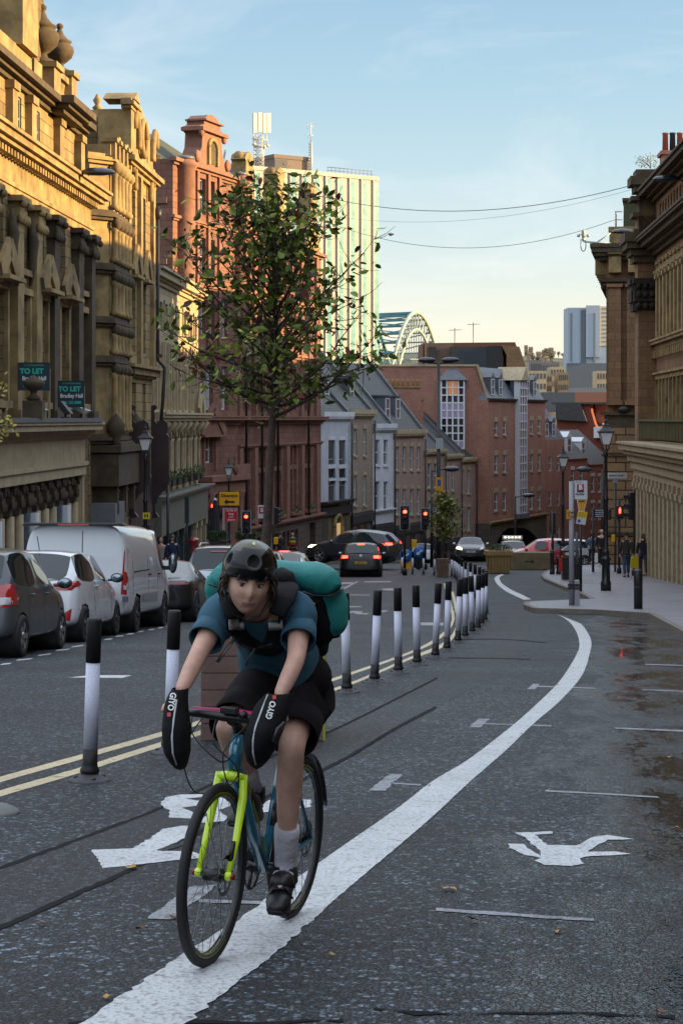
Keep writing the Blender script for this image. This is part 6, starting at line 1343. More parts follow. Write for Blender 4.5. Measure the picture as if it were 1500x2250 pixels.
for t_, zz in (('COVID-19', .86), ('Keep', .60), ('your', .38), ('distance', .15)): text_part('lettering', q, t_, .15, wht, TM((0, -.035, H_*zz)), sx=.85, bold=.003)
m = MB(); m.box(-W/2-.12, -W/2, -.02, .02, -2.2, 0); obj('leg', m, M_SIGW, q)
q = thing('bus_stop_flag_pole', 'slim leaning white pole with a small bus stop flag behind the tree trunk', 'bus stop', (lambda Y: ((598-CX)*Y/F, Y, gz(Y)+.1))(88)); m = MB(); m.tube([(0, 0, 0), (-.12, 0, 2.9)], .05, 8); obj('pole', m, pm('pale_pole', 'a9adb2', .4), q)
m = MB(); m.box(-.65, -.14, -.02, .02, 2.4, 3.0); o = obj('flag', m, pm('sign_white', 'bfc3c8', .5), q); m = MB(); m.box(-.6, -.35, -.03, -.021, 2.62, 2.92); o2 = obj('red_panel', m, pm('bus_red', 'a01c28', .5), o); text_part('lettering', o, 'B', .24, wht, TM((-.47, -.034, 2.77)), bold=.006)
m = MB(); m.box(-.05, .22, -.06, -.05, .1, 1.0); obj('red_panel', m, pm('bus_red', 'a01c28', .5), q)
q = thing('yellow_push_button', 'yellow push button box on the pole behind the tree trunk', 'signal box', px_(606, 1196, 88)); m = MB(); m.box(-.1, .1, -.08, .08, 0, .32); obj('box', m, pm('sign_yellow2', 'd8a80c', .5), q, bevel=.02)
# ---- parasols, hedge troughs, letter box
for i, x in enumerate((451, 473)):
 Y = 101; p = Vector(((x-CX)*Y/F, Y, gz(Y)+.12)); q = thing('closed_parasol', ['left closed grey parasol with white top on the cafe terrace', 'right closed grey parasol with white top on the cafe terrace'][i], 'parasol', p, 0, 'closed parasols'); h = CH+(HY-(1090 if i == 0 else 1094))*Y/F-p.z
 m = MB(); vs = []; n = 20; prof = [(.06, h-.12), (.14, h-.4), (.22, h-1.1), (.30, h-1.9), (.33, h-2.2), (.2, h-2.25)]
 for r_, z in prof:
  for j in range(n): rr_ = r_*(1 if j % 2 else .78); t = 2*math.pi*j/n; vs.append((rr_*math.cos(t), rr_*math.sin(t), z))
 m.add(vs, [(a*n+j, (a+1)*n+j, (a+1)*n+(j+1) % n, a*n+(j+1) % n) for a in range(len(prof)-1) for j in range(n)], False); obj('canopy', m, pm('charcoal_fabric', '2b2d33', .9, var=.2), q)
 m = MB(); m.tube([(0, 0, 0), (0, 0, h-.1)], .035, 8); obj('pole', m, M_SIGW, q); m = MB(); m.lathe([(.09, h-.14), (.1, h-.08), (.04, h-.03), (.03, h), (0, h+.01)], n=10); obj('finial', m, pm('finial_white', 'c8ccd0', .5), q)
for i, (x0, x1, yt, yb) in enumerate(((456, 500, 1166, 1184), (518, 563, 1167, 1184))):
 Y = 97; s_ = F/Y; x = (x0+x1)/2; p = Vector(((x-CX)*Y/F, Y, gz(Y)+.12)); W = (x1-x0)/s_; q = thing('hedge_trough', ['clipped green hedge trough left of the Diversion lamp post', 'clipped green hedge trough right of the Diversion lamp post'][i], 'planter', p, 0, 'hedge troughs on the terrace'); z0, z1 = CH+(HY-yb)/s_-p.z, CH+(HY-yt)/s_-p.z
 m = MB(); m.box(-W/2+.03, W/2-.03, -.2, .2, 0, z0-.1); obj('trough', m, pm('trough_dark', '24262a', .6), q)
 m = MB(); m.box(-W/2+.05, W/2-.05, -.17, .17, z0-.05, z1-.05); rgx = random.Random(i)
 for _ in range(700):
  pp = Vector((rgx.uniform(-W/2, W/2), rgx.uniform(-.25, .1), rgx.uniform(z0, z1))); a = Vector((rgx.gauss(0, 1), rgx.gauss(0, 1), rgx.gauss(0, 1))).normalized()*.05; b = a.orthogonal()*.5; m.quad(pp-a, pp-b, pp+a, pp+b)
 obj('hedge', m, pm('hedge_green', (.03, .055, .015, 1), .7, var=.5, vs=9), q)
Y = 92; p = Vector(((423-CX)*Y/F, Y, gz(Y)+.12)); q = thing('red_post_box', 'red pillar letter box on the left pavement beyond the parked cars', 'post box', p); m = MB(); m.lathe([(.30, 0), (.30, .1), (.26, .14), (.26, 1.22), (.28, 1.25)], n=20); obj('body', m, pm('post_box_red', (.30, .012, .012, 1), .3, coat=.4), q); m = MB(); m.lathe([(.31, 1.25), (.34, 1.29), (.34, 1.34), (.28, 1.41), (.12, 1.47), (0, 1.48)], n=20); obj('cap', m, pm('post_box_red', 'x'), q); m = MB(); m.box(-.12, .12, -.29, -.25, 1.08, 1.13); obj('slot', m, M_IRON, q)
# ---- right pavement: bus stop, signs, bin, bollards
p = at(1259, 1330, .12); s_ = F/p.y; q = thing('bus_stop', 'tall pale bus stop pole with B flag and BANK panel on the kerb build-out', 'bus stop', p); hz_ = lambda y: (1330-y)/s_
M_PP = pm('pale_grey_pole', '8f8f96', .4, var=.08)
m = MB(); m.tube([(-.05, 0, 0), (-.05, 0, hz_(1058))], .066, 14); obj('pole', m, M_PP, q)
m = MB(); m.box(.02, .15, -.07, .07, 0, hz_(1275)); obj('utility_box', m, M_PP, q, bevel=.01)
m = MB(); m.box(-.14, .16, -.085, .085, hz_(1294), hz_(1290)); m.box(-.14, .16, -.085, .085, hz_(1288), hz_(1283)); obj('strap', m, M_IRON, q)
m = MB(); m.tube([(.10, .12, hz_(1240)), (.10, .12, hz_(1170))], .035, 8); obj('timetable_tube', m, M_LEAD, q)
fx = lambda x: (x-1259)/s_
m = MB(); m.box(fx(1261), fx(1289), -.03, .02, hz_(1097), hz_(1056)); o = obj('flag', m, pm('sign_white', 'bfc3c8', .5), q)
m = MB(); m.box(fx(1266.5), fx(1281), -.045, -.031, hz_(1081), hz_(1064)); obj('red_panel', m, pm('bus_red', 'a01c28', .5), o)
m = MB(); m.box(fx(1266.5), fx(1281), -.046, -.032, hz_(1081), hz_(1078.3)); obj('blue_band', m, pm('sign_navy', '1a2350', .5), o)
text_part('lettering', o, 'B', 14/s_, wht, TM((fx(1273.8), -.05, hz_(1071.2))), bold=.008)
text_part('lettering', o, 'Bus Stop', 5.2/s_, M_IRON, TM((fx(1273), -.036, hz_(1085.5))), bold=.002)
text_part('lettering', o, 'Mosley Street', 2.6/s_, M_IRON, TM((fx(1271), -.036, hz_(1059))), bold=.0)
text_part('lettering', o, 'towards Quayside', 2.6/s_, M_IRON, TM((fx(1273), -.036, hz_(1091.5))), bold=.0) if False else None
m = MB(); m.prism([(fx(1265.5), hz_(1096)), (fx(1289), hz_(1096)), (fx(1282.5), hz_(1124)), (fx(1270.5), hz_(1124))], -.02, .0, 'y'); o = obj('white_panel', m, pm('sign_white', 'bfc3c8', .5), q)
m = MB(); m.prism([(fx(1267.5), hz_(1098)), (fx(1287), hz_(1098)), (fx(1281.3), hz_(1122)), (fx(1271.8), hz_(1122))], -.026, -.0205, 'y'); obj('amber_panel', m, pm('amber_sign', 'c88a12', .5), o)
text_part('lettering', o, 'BANK', 5/s_, M_IRON, TM((fx(1277), -.03, hz_(1101.5))), bold=.003)
m = MB(); m.box(fx(1243), fx(1252), -.09, -.02, hz_(1140), hz_(1120)); o = obj('amber_plate', m, pm('amber_sign', 'c88a12', .5), q); m = MB(); m.box(fx(1251), fx(1258), -.08, -.05, hz_(1136), hz_(1134.5)); m.box(fx(1251), fx(1258), -.08, -.05, hz_(1126), hz_(1124.5)); obj('bracket', m, M_IRON, q)
for k in range(4): m = MB(); m.box(fx(1245), fx(1250), -.093, -.0905, hz_(1126+k*3), hz_(1125+k*3)); obj('text_line', m, M_IRON, o)
Yn = 62; s_ = F/Yn; p = Vector(((1275-CX)*Yn/F, Yn, gz(Yn)+.12)); q = thing('parking_notice', 'tilted yellow and white notice on a slim black post right of the bus stop', 'sign', p); m = MB(); m.tube([(0, 0, 0), (0, 0, CH+(HY-1140)/s_-p.z)], .045, 8); obj('post', m, M_IRON, q)
zc_ = CH+(HY-1138)/s_-p.z; Mt = Matrix.Translation((.02, -.06, zc_)) @ Matrix.Rotation(R(10), 4, 'Y'); W = 21/s_
m = MB(Mt); m.box(-W/2, W/2, -.01, .01, -14/s_, 0); o = obj('white_plate', m, pm('sign_white', 'bfc3c8', .5), q); m = MB(Mt); m.box(-W/2, W/2, -.01, .01, .001, 15/s_); obj('yellow_plate', m, pm('notice_yellow', 'd8b414', .5), q)
m = MB(Mt); m.box(-.11, -.02, -.014, -.0101, -.15, -.06); obj('blue_symbol', m, pm('sign_blue', '1c4f9c', .5), q)
for k in range(4): m = MB(Mt); m.box(-W*.35, W*.35, -.014, -.0101, .16-k*.035, .168-k*.035); obj('text_line', m, M_LEAD, q)
Yn = 75; s_ = F/Yn; p = Vector(((1252-CX)*Yn/F, Yn, gz(Yn)+.12)); q = thing('litter_bin', 'black litter bin with pitched lid behind the bus stop pole', 'bin', p)
m = MB(); m.box(-.32, .32, -.3, .3, 0, .92); o = obj('body', m, M_BLACK, q, bevel=.02); m = MB(); m.box(-.325, .325, -.305, .305, .905, .925); m.box(-.325, .325, -.305, .305, .03, .05); obj('gold_band', m, pm('gold_line', '8a7430', .4), o)
m = MB(); m.box(-.30, .30, -.28, .28, .926, 1.16); obj('hood', m, M_IRON, q); m = MB(); m.add([(-.35, -.33, 1.16), (.35, -.33, 1.16), (.35, .33, 1.16), (-.35, .33, 1.16), (-.1, -.08, 1.34), (.1, -.08, 1.34), (.1, .08, 1.34), (-.1, .08, 1.34)], [(3, 2, 1, 0), (0, 1, 5, 4), (1, 2, 6, 5), (2, 3, 7, 6), (3, 0, 4, 7), (4, 5, 6, 7)]); obj('lid', m, pm('lid_steel', '3f4750', .35, metal=.4), q)
m = MB(); m.box(-.22, .24, -.29, -.281, .98, 1.1); obj('label_panel', m, pm('sign_white', 'bfc3c8', .5), q); m = MB(); m.box(-.3, -.22, -.29, -.281, .98, 1.1); obj('red_label', m, pm('notice_red', 'b81c20', .5), q)
m = MB(); m.box(-.46, -.34, -.2, -.18, .35, .88); obj('red_sticker_board', m, pm('notice_red', 'b81c20', .5), q)
def bollard(lab, x, y, h, r, style):
 p = at(x, y, .12); q = thing('cast_bollard', lab, 'bollard', p, 0, 'black bollards on the right pavement')
 if style: m = MB(); m.lathe([(r, 0), (r, h-.01), (r*.95, h), (0, h+.002)], n=24); obj('post', m, M_BLACK, q); m = MB(); m.lathe([(r*1.01, h*.56), (r*1.01, h*.57)], n=24); obj('seam_band', m, M_LEAD, q); m = MB(); m.lathe([(r*1.01, h*.975), (r*1.01, h*.985)], n=24); obj('rim', m, M_LEAD, q)
 else: m = MB(); m.lathe([(r*1.2, 0), (r*1.2, .12), (r, .16), (r*.95, h-.2), (r*1.15, h-.17), (r*1.15, h-.12), (r*.9, h-.1), (r*1.05, h-.05), (r*.6, h), (0, h+.01)], n=16); obj('post', m, M_BLACK, q)
bollard('thick plain black bollard with a thin ring on the right pavement', 1401, 1338, .93, .105, 1)
bollard('slim black bollard on the kerb left of the litter bin', 1212, 1262, 1.05, .09, 0)
bollard('dark bollard stub partly hidden by the litter bin', 1226, 1262, .8, .09, 0)
Yn = 86; s_ = F/Yn; p = Vector(((1302-CX)*Yn/F, Yn, gz(Yn)+.12)); q = thing('wayfinding_sign', 'black wayfinding sign with rows of white text beside the tall lamp post', 'sign', p)
m = MB(); m.tube([(0, 0, 0), (0, 0, CH+(HY-1118)/s_-p.z)], .06, 8); obj('post', m, M_IRON, q); z0 = CH+(HY-1138)/s_-p.z
m = MB(); m.box(.05, .56, -.03, .03, z0, z0+20/s_); o = obj('panel', m, pm('dark_teal_sign', '12282a', .5), q)
for k, t_ in enumerate(('Quayside', 'Castle Keep', 'Central Station', 'Bigg Market')):
 m = MB(); m.box(.09, .5-.05*(k % 2), -.034, -.031, z0+.06+k*.09, z0+.085+k*.09); obj('text_line', m, wht, o)
q = thing('street_name_sign', 'white MOSLEY STREET name plate on a slim dark post', 'street sign', (lambda Y: ((1348-CX)*Y/F, Y, gz(Y)+.12))(86.5)); Yn = 86.5; s_ = F/Yn; z0 = CH+(HY-1051)/s_-gz(Yn)-.12
m = MB(); m.tube([(.05, 0, 0), (.05, 0, z0-.1)], .05, 8); obj('post', m, pm('grey_green_post', '3c403a', .6), q)
m = MB(); m.box(-.36, .57, -.1, -.06, z0, z0+12/s_); obj('plate', m, pm('sign_white', 'bfc3c8', .5), q, bevel=.01); text_part('lettering', q, 'MOSLEY STREET', .115, M_IRON, TM((.1, -.105, z0+.12)), sx=.8, bold=.002)
m = MB(); m.box(-.05, .16, -.06, .02, z0-.2, z0); obj('clamp', m, M_PP, q)
q = thing('yellow_sign_holder', 'small yellow box on the post in front of the stone corner', 'signal box', (lambda Y: ((1346-CX)*Y/F, Y, CH+(HY-1190)*Y/F))(84)); m = MB(); m.box(-.07, .07, -.1, .0, 0, .3); obj('box', m, pm('sign_yellow2', 'd8a80c', .5), q, bevel=.01)
def keepleft(lab, x, ybase, ytop, col, lean=0):
 p = at(x, ybase); s_ = F/p.y; h = (ybase-ytop)/s_; q = thing('keep_left_bollard', lab, 'traffic bollard', p, 0, 'keep left bollards'); q.rotation_euler = (0, R(lean), 0)
 w = .26 if col else .28
 m = MB(); m.prism([(-w, .25), (-w*.8, .12), (0, .0 if not col else .1), (w*.8, .12), (w, .25), (w, h-.45), (-w, h-.45)], -.08, .08, 'y'); obj('body', m, pm('bollard_yellow', 'e0a010', .4) if col else M_RUB, q, bevel=.03)
 m = MB(Matrix.Translation((0, 0, h-.28)) @ Matrix.Rotation(R(90), 4, 'X')); m.lathe([(.001, .12), (.29, .12), (.3, .1), (.3, 0), (.001, 0)], n=24); obj('blue_disc', m, pm('sign_blue2', '1565b0', .4), q)
 m = MB(); c = Vector((0, -.13, h-.28)); d = Vector((-.7071, 0, -.7071)); n_ = Vector((-.7071, 0, .7071))
 P = [c-d*.18+n_*.035, c-d*.18-n_*.035, c+d*.06-n_*.035, c+d*.06-n_*.11, c+d*.2, c+d*.06+n_*.11, c+d*.06+n_*.035]
 m.add(P, [tuple(range(7))]); m.add([v+Vector((0, .004, 0)) for v in P], [tuple(reversed(range(7)))]); obj('arrow', m, wht, q)
keepleft('yellow keep left bollard with blue arrow disc at the traffic island', 891, 1258, 1208, True)
keepleft('black keep left bollard with blue arrow disc, tilted, right of the yellow one', 918, 1252, 1200, False, 4)
q = thing('signal_control_box', 'yellow box on the centre signal pole above the cars', 'signal box', px_(909, 1203, 84)); m = MB(); m.box(-.1, .12, -.1, .05, 0, .34); obj('box', m, pm('sign_yellow2', 'd8a80c', .5), q, bevel=.01)
# ---- small street tree in brown planter, wooden planter, concrete barrier
M_PLK = pm('weathered_planks', '6b5246', .85, var=.35, vs=4, bump=.3)
def box_planter(lab, x0, x1, ybase, ytop, mat, name='timber_planter'):
 xm = (x0+x1)/2; p = at(xm, ybase); s_ = F/p.y; W = (x1-x0)/s_; h = (ybase-ytop)/s_; q = thing(name, lab, 'planter', p+Vector((0, W*.4, 0)))
 n = max(3, int(h/.14))
 for k in range(n):
  m = MB(); m.box(-W/2, W/2, -W*.4, W*.4, h*k/n+.004, h*(k+1)/n-.004); obj('plank_course', m, mat, q)
 return q, W, h
box_planter('small brown timber planter at the foot of the street tree', 960, 985, 1268, 1228, M_PLK)
p = at(1096, 1260); s_ = F/p.y; q = thing('splayed_planter', 'splayed pale timber planter with low shrubs beside the concrete barrier', 'planter', p+Vector((0, .5, 0))); M_PT = masonry('pale_timber', '9a8050', '8a7044', '4c3c24', .14, 3.0, .012, .8, .4, .3, 1.2, soot='5a4a30', streak=False)
m = MB(); W = .58
vs = [(-W*.82, -W*.82, .03), (W*.82, -W*.82, .03), (W*.82, W*.82, .03), (-W*.82, W*.82, .03), (-W, -W, 1.0), (W, -W, 1.0), (W, W, 1.0), (-W, W, 1.0)]
m.add(vs, [(0, 1, 5, 4), (1, 2, 6, 5), (2, 3, 7, 6), (3, 0, 4, 7), (3, 2, 1, 0), (4, 5, 6, 7)]); obj('tub', m, M_PT, q)
m = MB(); m.box(-W-.04, W+.04, -W-.04, W+.04, .82, 1.02); obj('rim', m, pm('pale_rim_timber', '94794a', .8, var=.2), q)
m = MB(); leafball(m, (0, 0, 1.08), (.62, .5, .26), 700, rng, .05); obj('shrubs', m, pm('shrub_grey_green', (.045, .06, .03, 1), .8, var=.5, vs=10), q)
p = at(1164, 1252); s_ = F/p.y; q = thing('concrete_barrier', 'mossy concrete barrier block with a black arrow, in front of the red car', 'barrier', p); M_CONC = pm('mossy_concrete', '766a50', .9, var=.35, vs=3, bump=.4, bs=25)
m = MB(); m.box(-46/s_, 46/s_, 0, .7, 0, 38/s_); obj('block', m, M_CONC, q, bevel=.03)
m = MB(); m.prism([(-.26, .42), (.08, .42), (.08, .5), (.2, .4), (.08, .3), (.08, .38), (-.26, .38)], -.012, -.004, 'y'); obj('arrow', m, M_IRON, q)
def tree(name, lab, p, h, crown_z, crown_r, nbr, nleaf, lsz, mat_l, seed, tr=.05, loc_bias=None, cat='tree', trunk_top=None, env=None, lean=(0, 0)):
 rg = random.Random(seed); q = thing(name, lab, cat, p); T = MB(); z0, z1 = crown_z
 pts = []; rs = []; n = 12; tt = trunk_top or z1*.96
 for i in range(n+1):
  t = i/n; pts.append(Vector((lean[0]*t+.02*math.sin(t*5+seed), lean[1]*t+.02*math.cos(t*4), tt*t))); rs.append(tr*(1-.86*t**1.1))
 T.tube(pts, rs, 10); obj('trunk', T, M_BARK, q)
 Bm = MB(); tips = []
 E = env or (lambda f: crown_r*math.sqrt(max(0.02, 1-(2*f-1)**2)))
 for b in range(nbr):
  f0 = (b+.5)/nbr; zs = z0*.92+(tt*.98-z0)*f0**1.0*.92; k = zs/tt*n; i = min(n-1, int(k)); st = pts[i].lerp(pts[i+1], k-i)
  az = b*2.399+rg.uniform(-.4, .4); up = rg.uniform(.12, .6)+1.5*f0**1.5
  d = Vector((math.cos(az), math.sin(az), up)).normalized(); L_ = rg.uniform(.75, 1.05)
  pos = st.copy(); bp = [pos.copy()]
  R_ = E(min(1, max(0, (zs-z0)/(z1-z0))+.12))*L_
  step = max(.07, R_/6.2)
  for j in range(9):
   d = (d+Vector((rg.uniform(-.2, .2), rg.uniform(-.2, .2), rg.uniform(-.12, .16)))).normalized(); pos = pos+d*step; bp.append(pos.copy())
   rad = math.hypot(pos.x-lean[0], pos.y-lean[1]); lim = E(min(1, max(0, (pos.z-z0)/(z1-z0))))
   if j > 1 and (rad > lim*1.08 or pos.z > z1): break
  r0 = tr*.34*(1-.5*f0); Bm.tube(bp, [r0*(1-.85*j/(len(bp)-1)) for j in range(len(bp))], 5)
  for j in range(1, len(bp)):
   for _ in range(3 if j > 1 else 1):
    dd_ = Vector((rg.gauss(0, 1), rg.gauss(0, 1), rg.gauss(.35, .8))).normalized(); ln = step*rg.uniform(.7, 1.9); a = bp[j]; e = a+dd_*ln*.6; e2 = e+(dd_+Vector((0, 0, .3))).normalized()*ln*.5
    Bm.tube([a, e, e2], [r0*.3, r0*.2, r0*.1], 3, cap=False); tips += [e, e2, a.lerp(e, .5)]
  tips.append(bp[-1])
 obj('branches', Bm, M_BARK, q)
 groups = {}
 for li in range(nleaf):
  c = tips[rg.randrange(len(tips))]; c = c+Vector((rg.gauss(0, 1), rg.gauss(0, 1), rg.gauss(0, 1)))*lsz*.55
  a = Vector((rg.gauss(0, 1), rg.gauss(0, 1), rg.gauss(.2, .7))).normalized(); b = a.cross(Vector((rg.gauss(0, 1), rg.gauss(0, 1), rg.gauss(0, 1)))).normalized(); nrm = a.cross(b)
  s_ = lsz*rg.uniform(.6, 1.25); wd = s_*rg.uniform(.2, .3); f = nrm*wd*.45
  k = rg.choices(range(len(mat_l)), weights=[m[1] for m in mat_l])[0]
  L_ = groups.setdefault(k, MB())
  L_.add([c-a*s_*.5, c-a*s_*.15+b*wd+f, c+a*s_*.25+b*wd*.85+f, c+a*s_*.55, c+a*s_*.25-b*wd*.85+f, c-a*s_*.15-b*wd+f, c+a*s_*.1], [(0, 1, 6), (1, 2, 6), (2, 3, 6), (3, 4, 6), (4, 5, 6), (5, 0, 6)], True)
 mm = MB(); idx = []
 mats = [m[0] for m in mat_l]
 for k, g_ in sorted(groups.items()):
  o0 = len(mm.v); f0 = len(mm.f); mm.v += g_.v; mm.f += [[i+o0 for i in f] for f in g_.f]; mm.s += g_.s; idx += [k]*len(g_.f)
 me = mkmesh('crown', mm, mats); me.polygons.foreach_set('material_index', idx); link('crown', me, q)
 return q
M_BARK = pm('bark_brown', (.055, .034, .024, 1), .8, var=.45, vs=14, bump=.6, bs=50)
def leafmat(name, col, rough=.35):
 m = pm(name, col, .5, var=.35, vs=6, spec=.3); return m
LM = [(leafmat('leaf_dark_green', (.075, .10, .012, 1)), 42), (leafmat('leaf_mid_green', (.13, .19, .02, 1)), 34), (leafmat('leaf_yellow_green', (.30, .32, .04, 1)), 16), (leafmat('leaf_red', (.16, .022, .022, 1)), 3), (leafmat('leaf_bronze', (.06, .028, .018, 1)), 5)]
LM2 = [(leafmat('leaf_olive', (.19, .22, .05, 1)), 55), (leafmat('leaf_olive_dark', (.10, .13, .035, 1)), 30), (leafmat('leaf_rust', (.20, .12, .04, 1)), 15)]
Yt = 84.0; tree('small_street_tree', 'small yellow-green street tree in the centre distance beside the signals', Vector(((975-CX)*Yt/F, Yt, gz(Yt)+.5)), 3.2, (1.1, 3.0), .72, 26, 1500, .16, LM2, 5, tr=.05)
p = at(575, 1628); s_ = F/p.y
q = thing('tree_planter', 'large timber planter with yellow-green side behind the cyclist, holding the tall tree', 'planter', p+Vector((0, .42, 0))); W = .47; h = (1628-1405)/s_
for k in range(6):
 m = MB(); m.box(-W, W, -.42, .42, h*k/6+.003, h*(k+1)/6-.003); obj('plank_course', m, pm('planter_planks', '6e5650', .85, var=.3, vs=3, bump=.25) , q, bevel=.003)
m = MB(); m.box(W+.001, W+.02, -.43, .43, 0.0, h); obj('side_panel', m, pm('olive_yellow_panel', '8f9638', .5, var=.15), q)
m = MB(); m.box(-W+.02, W-.02, -.40, .40, h-.04, h+.004); obj('soil', m, pm('soil', '2b211a', .95, bump=.6), q)
tz = lambda y: (1628-y)/s_
tp = Vector(((578-CX)*p.y/F, p.y+.42, p.z+h-.02))
sc_ = F/(p.y+.42)
def TZ(y): return CH+(HY-y)/sc_-tp.z
z0, z1 = TZ(880), TZ(352)
ENV = [(0, .62), (.06, .70), (.12, .74), (.22, .78), (.34, .82), (.45, .84), (.55, .80), (.65, .70), (.72, .58), (.80, .40), (.88, .24), (.95, .14), (1.0, .05)]
def env(f):
 for (a, ra), (b, rb) in zip(ENV, ENV[1:]):
  if f <= b: return ra+(rb-ra)*(f-a)/(b-a)
 return .05
tree('tall_street_tree', 'slim young broadleaf tree with glossy green leaves rising from the planter', tp, 3.6, (z0, z1), .8, 52, 2800, .076, LM, 11, tr=.048, env=env, trunk_top=TZ(470), lean=(.08, 0))
q = thing('withered_leaf_cluster', 'curled orange-brown dead leaves hanging from the tree\'s left branches', 'dead leaves', px_(428, 800, p.y+.3))
m = MB(); rgx = random.Random(2)
for _ in range(9):
 c = Vector((rgx.uniform(-.05, .05), rgx.uniform(-.03, .03), rgx.uniform(-.06, .06))); a = Vector((rgx.gauss(0, .5), rgx.gauss(0, .5), -1)).normalized(); b = a.orthogonal().normalized(); nn_ = a.cross(b); s2 = rgx.uniform(.05, .08)
 m.add([c, c+a*s2*.5+b*s2*.4+nn_*.02, c+a*s2+nn_*.03, c+a*s2*.5-b*s2*.4+nn_*.02, c+a*s2*.5-nn_*.015], [(0, 1, 4), (1, 2, 4), (2, 3, 4), (3, 0, 4)], True)
m.tube([(0, 0, .03), (.12, .0, .1), (.3, .05, .14)], .004, 4)
obj('leaves', m, pm('dead_leaf_orange', (.22, .055, .018, 1), .7, var=.4, vs=20), q)
M_FL = pm('fallen_leaf_yellow', (.42, .23, .03, 1), .6, var=.3, vs=20); M_FB = pm('fallen_leaf_brown', (.12, .05, .025, 1), .7, var=.3, vs=20)
FL = [(987, 1958, 1, 1.5, 'largest yellow fallen leaf right of the white line'), (289, 1911, 1, 1.2, 'tan fallen leaf at the tip of the painted arrow'), (1223, 2050, 1, .8, 'small yellow fallen leaf below the long thin line'), (1043, 2027, 0, 1.1, 'dark brown curled leaf just below the long thin line'), (1488, 1825, 1, 1.0, 'yellow leaf at the right edge near the puddles'), (1432, 1847, 0, 1.0, 'brown leaf in the wet patch at the right'), (1468, 1666, 1, .7, 'yellow leaf high at the right edge'), (1409, 1480, 1, .6, 'tiny orange leaf far up the right lane'), (382, 2019, 0, 1.0, 'brown leaf beside the worn T mark under the front wheel'), (310, 2046, 0, .9, 'brown leaf left of the front wheel'), (94, 2034, 0, .8, 'brown leaf at the lower left of the road'), (235, 2196, 1, .8, 'tan leaf near the bottom of the white line'), (728, 2102, 1, .6, 'small tan leaf right of the bike'), (1225, 1506, 0, .6, 'dark leaf lying on the far white line'), (940, 1728, 0, .7, 'dark leaf on the edge of the white line midway'), (1145, 1614, 1, .5, 'small yellow leaf right of the white line midway'), (1448, 2228, 0, .8, 'reddish leaf at the bottom right'), (807, 1664, 1, .5, 'tiny yellow leaf left of the white line'), (990, 1629, 1, .5, 'tiny tan leaf above the white line'), (1240, 1767, 0, .5, 'tiny dark leaf above the bike-shaped mark')]
for i, (x, y, c_, k_, lab) in enumerate(FL):
 p_ = at(x, y); rgx = random.Random(i+50); m = MB(); r_ = .022*k_
 n = 7; vs = [(0, 0, .012*k_)]+[(r_*(1.3 if j in (0,) else rgx.uniform(.7, 1))*math.cos(2*math.pi*j/n), r_*rgx.uniform(.6, .9)*math.sin(2*math.pi*j/n), .006+rgx.uniform(0, .018)*k_) for j in range(n)]
 m.add(vs, [(0, 1+j, 1+(j+1) % n) for j in range(n)], True); m.tube([(-r_*.8, 0, .01), (-r_*1.8, .004, .012)], .0012, 4)
 o = obj('fallen_leaf', m, M_FL if c_ else M_FB); o.location = p_; o.rotation_euler = (0, 0, rgx.uniform(0, 6)); tag(o, lab, 'leaf', 'fallen leaves on the road')
q = thing('overhanging_branch', 'thin branch with yellow-green leaves reaching in from the left edge', 'branch', px_(-20, 900, 30)); m = MB(); a0 = q.location.copy()
Lf = MB()
for x, y, n_ in ((4, 835, 9), (8, 850, 6), (12, 925, 20), (22, 935, 16), (6, 950, 14)):
 c = px_(x, y, 30)-a0; m.tube([(0, 0, 0), c*.6+Vector((0, 0, .05)), c], .008, 4)
 for _ in range(n_):
  cc = c+Vector((rng.gauss(0, .06), rng.gauss(0, .08), rng.gauss(0, .07))); a = Vector((rng.gauss(0, 1), rng.gauss(0, 1), rng.gauss(0, 1))).normalized()*.045; b = a.orthogonal()*.5; Lf.quad(cc-a, cc-b, cc+a, cc+b)
obj('twigs', m, M_BARK, q); obj('leaves', Lf, pm('leaf_autumn_yellow', (.30, .24, .03, 1), .6, var=.4, vs=8), q)
# ================================================================ vehicles
M_TYRE = pm('tyre_rubber', (.012, .012, .013, 1), .7, var=.3, vs=10)
M_RIM = pm('alloy_rim', (.42, .43, .45, 1), .3, metal=.8)
M_RIMD = pm('dark_alloy_rim', (.08, .08, .09, 1), .3, metal=.7)
M_CGL = pm('car_glass', (.012, .018, .022, 1), .04, spec=.55)
M_TAIL = pm('tail_light_red', (.36, .012, .015, 1), .15, coat=.8); M_TAILON = pm('brake_light_on', (.9, .05, .03, 1), .3, emit=(1, .03, .015, 1), es=5)
M_CLEAR = pm('clear_lamp', (.45, .46, .48, 1), .12, coat=.8); M_HEADON = pm('headlight_on', (1, .9, .7, 1), .3, emit=(1, .72, .42, 1), es=6)
M_TRIMB = pm('black_plastic_trim', (.014, .014, .015, 1), .55)
M_PLY = pm('number_plate_yellow', 'c9a21c', .5); M_PLW = pm('number_plate_white', 'b8bcc0', .5)
def carpaint(name, col, metal=.4, rough=.28):
 return pm(name, col, rough, metal=metal, coat=1.0 if max(col[:3]) > .3 else .35, spec=.5 if max(col[:3]) > .3 else .35, var=.04, vs=2)
def cage(stations, W):
 """rows per half; returns verts, faces, face tags"""
 rows = 8; V = []; n = len(stations)
 for st in stations:
  xl, xb, xt, zb, zt, wl, wb, wt, z0 = st
  V += [(xl, 0, z0), (xl, wl*.9, z0), (xl, wl, z0+.12), (xl*.6+xb*.4, wl*1.0, z0+(zb-z0)*.55), (xb, wb, zb), (xt, wt, zt-.035), (xt, wt*.62, zt+.01), (xt, 0, zt+.025)]
 return V, n, rows
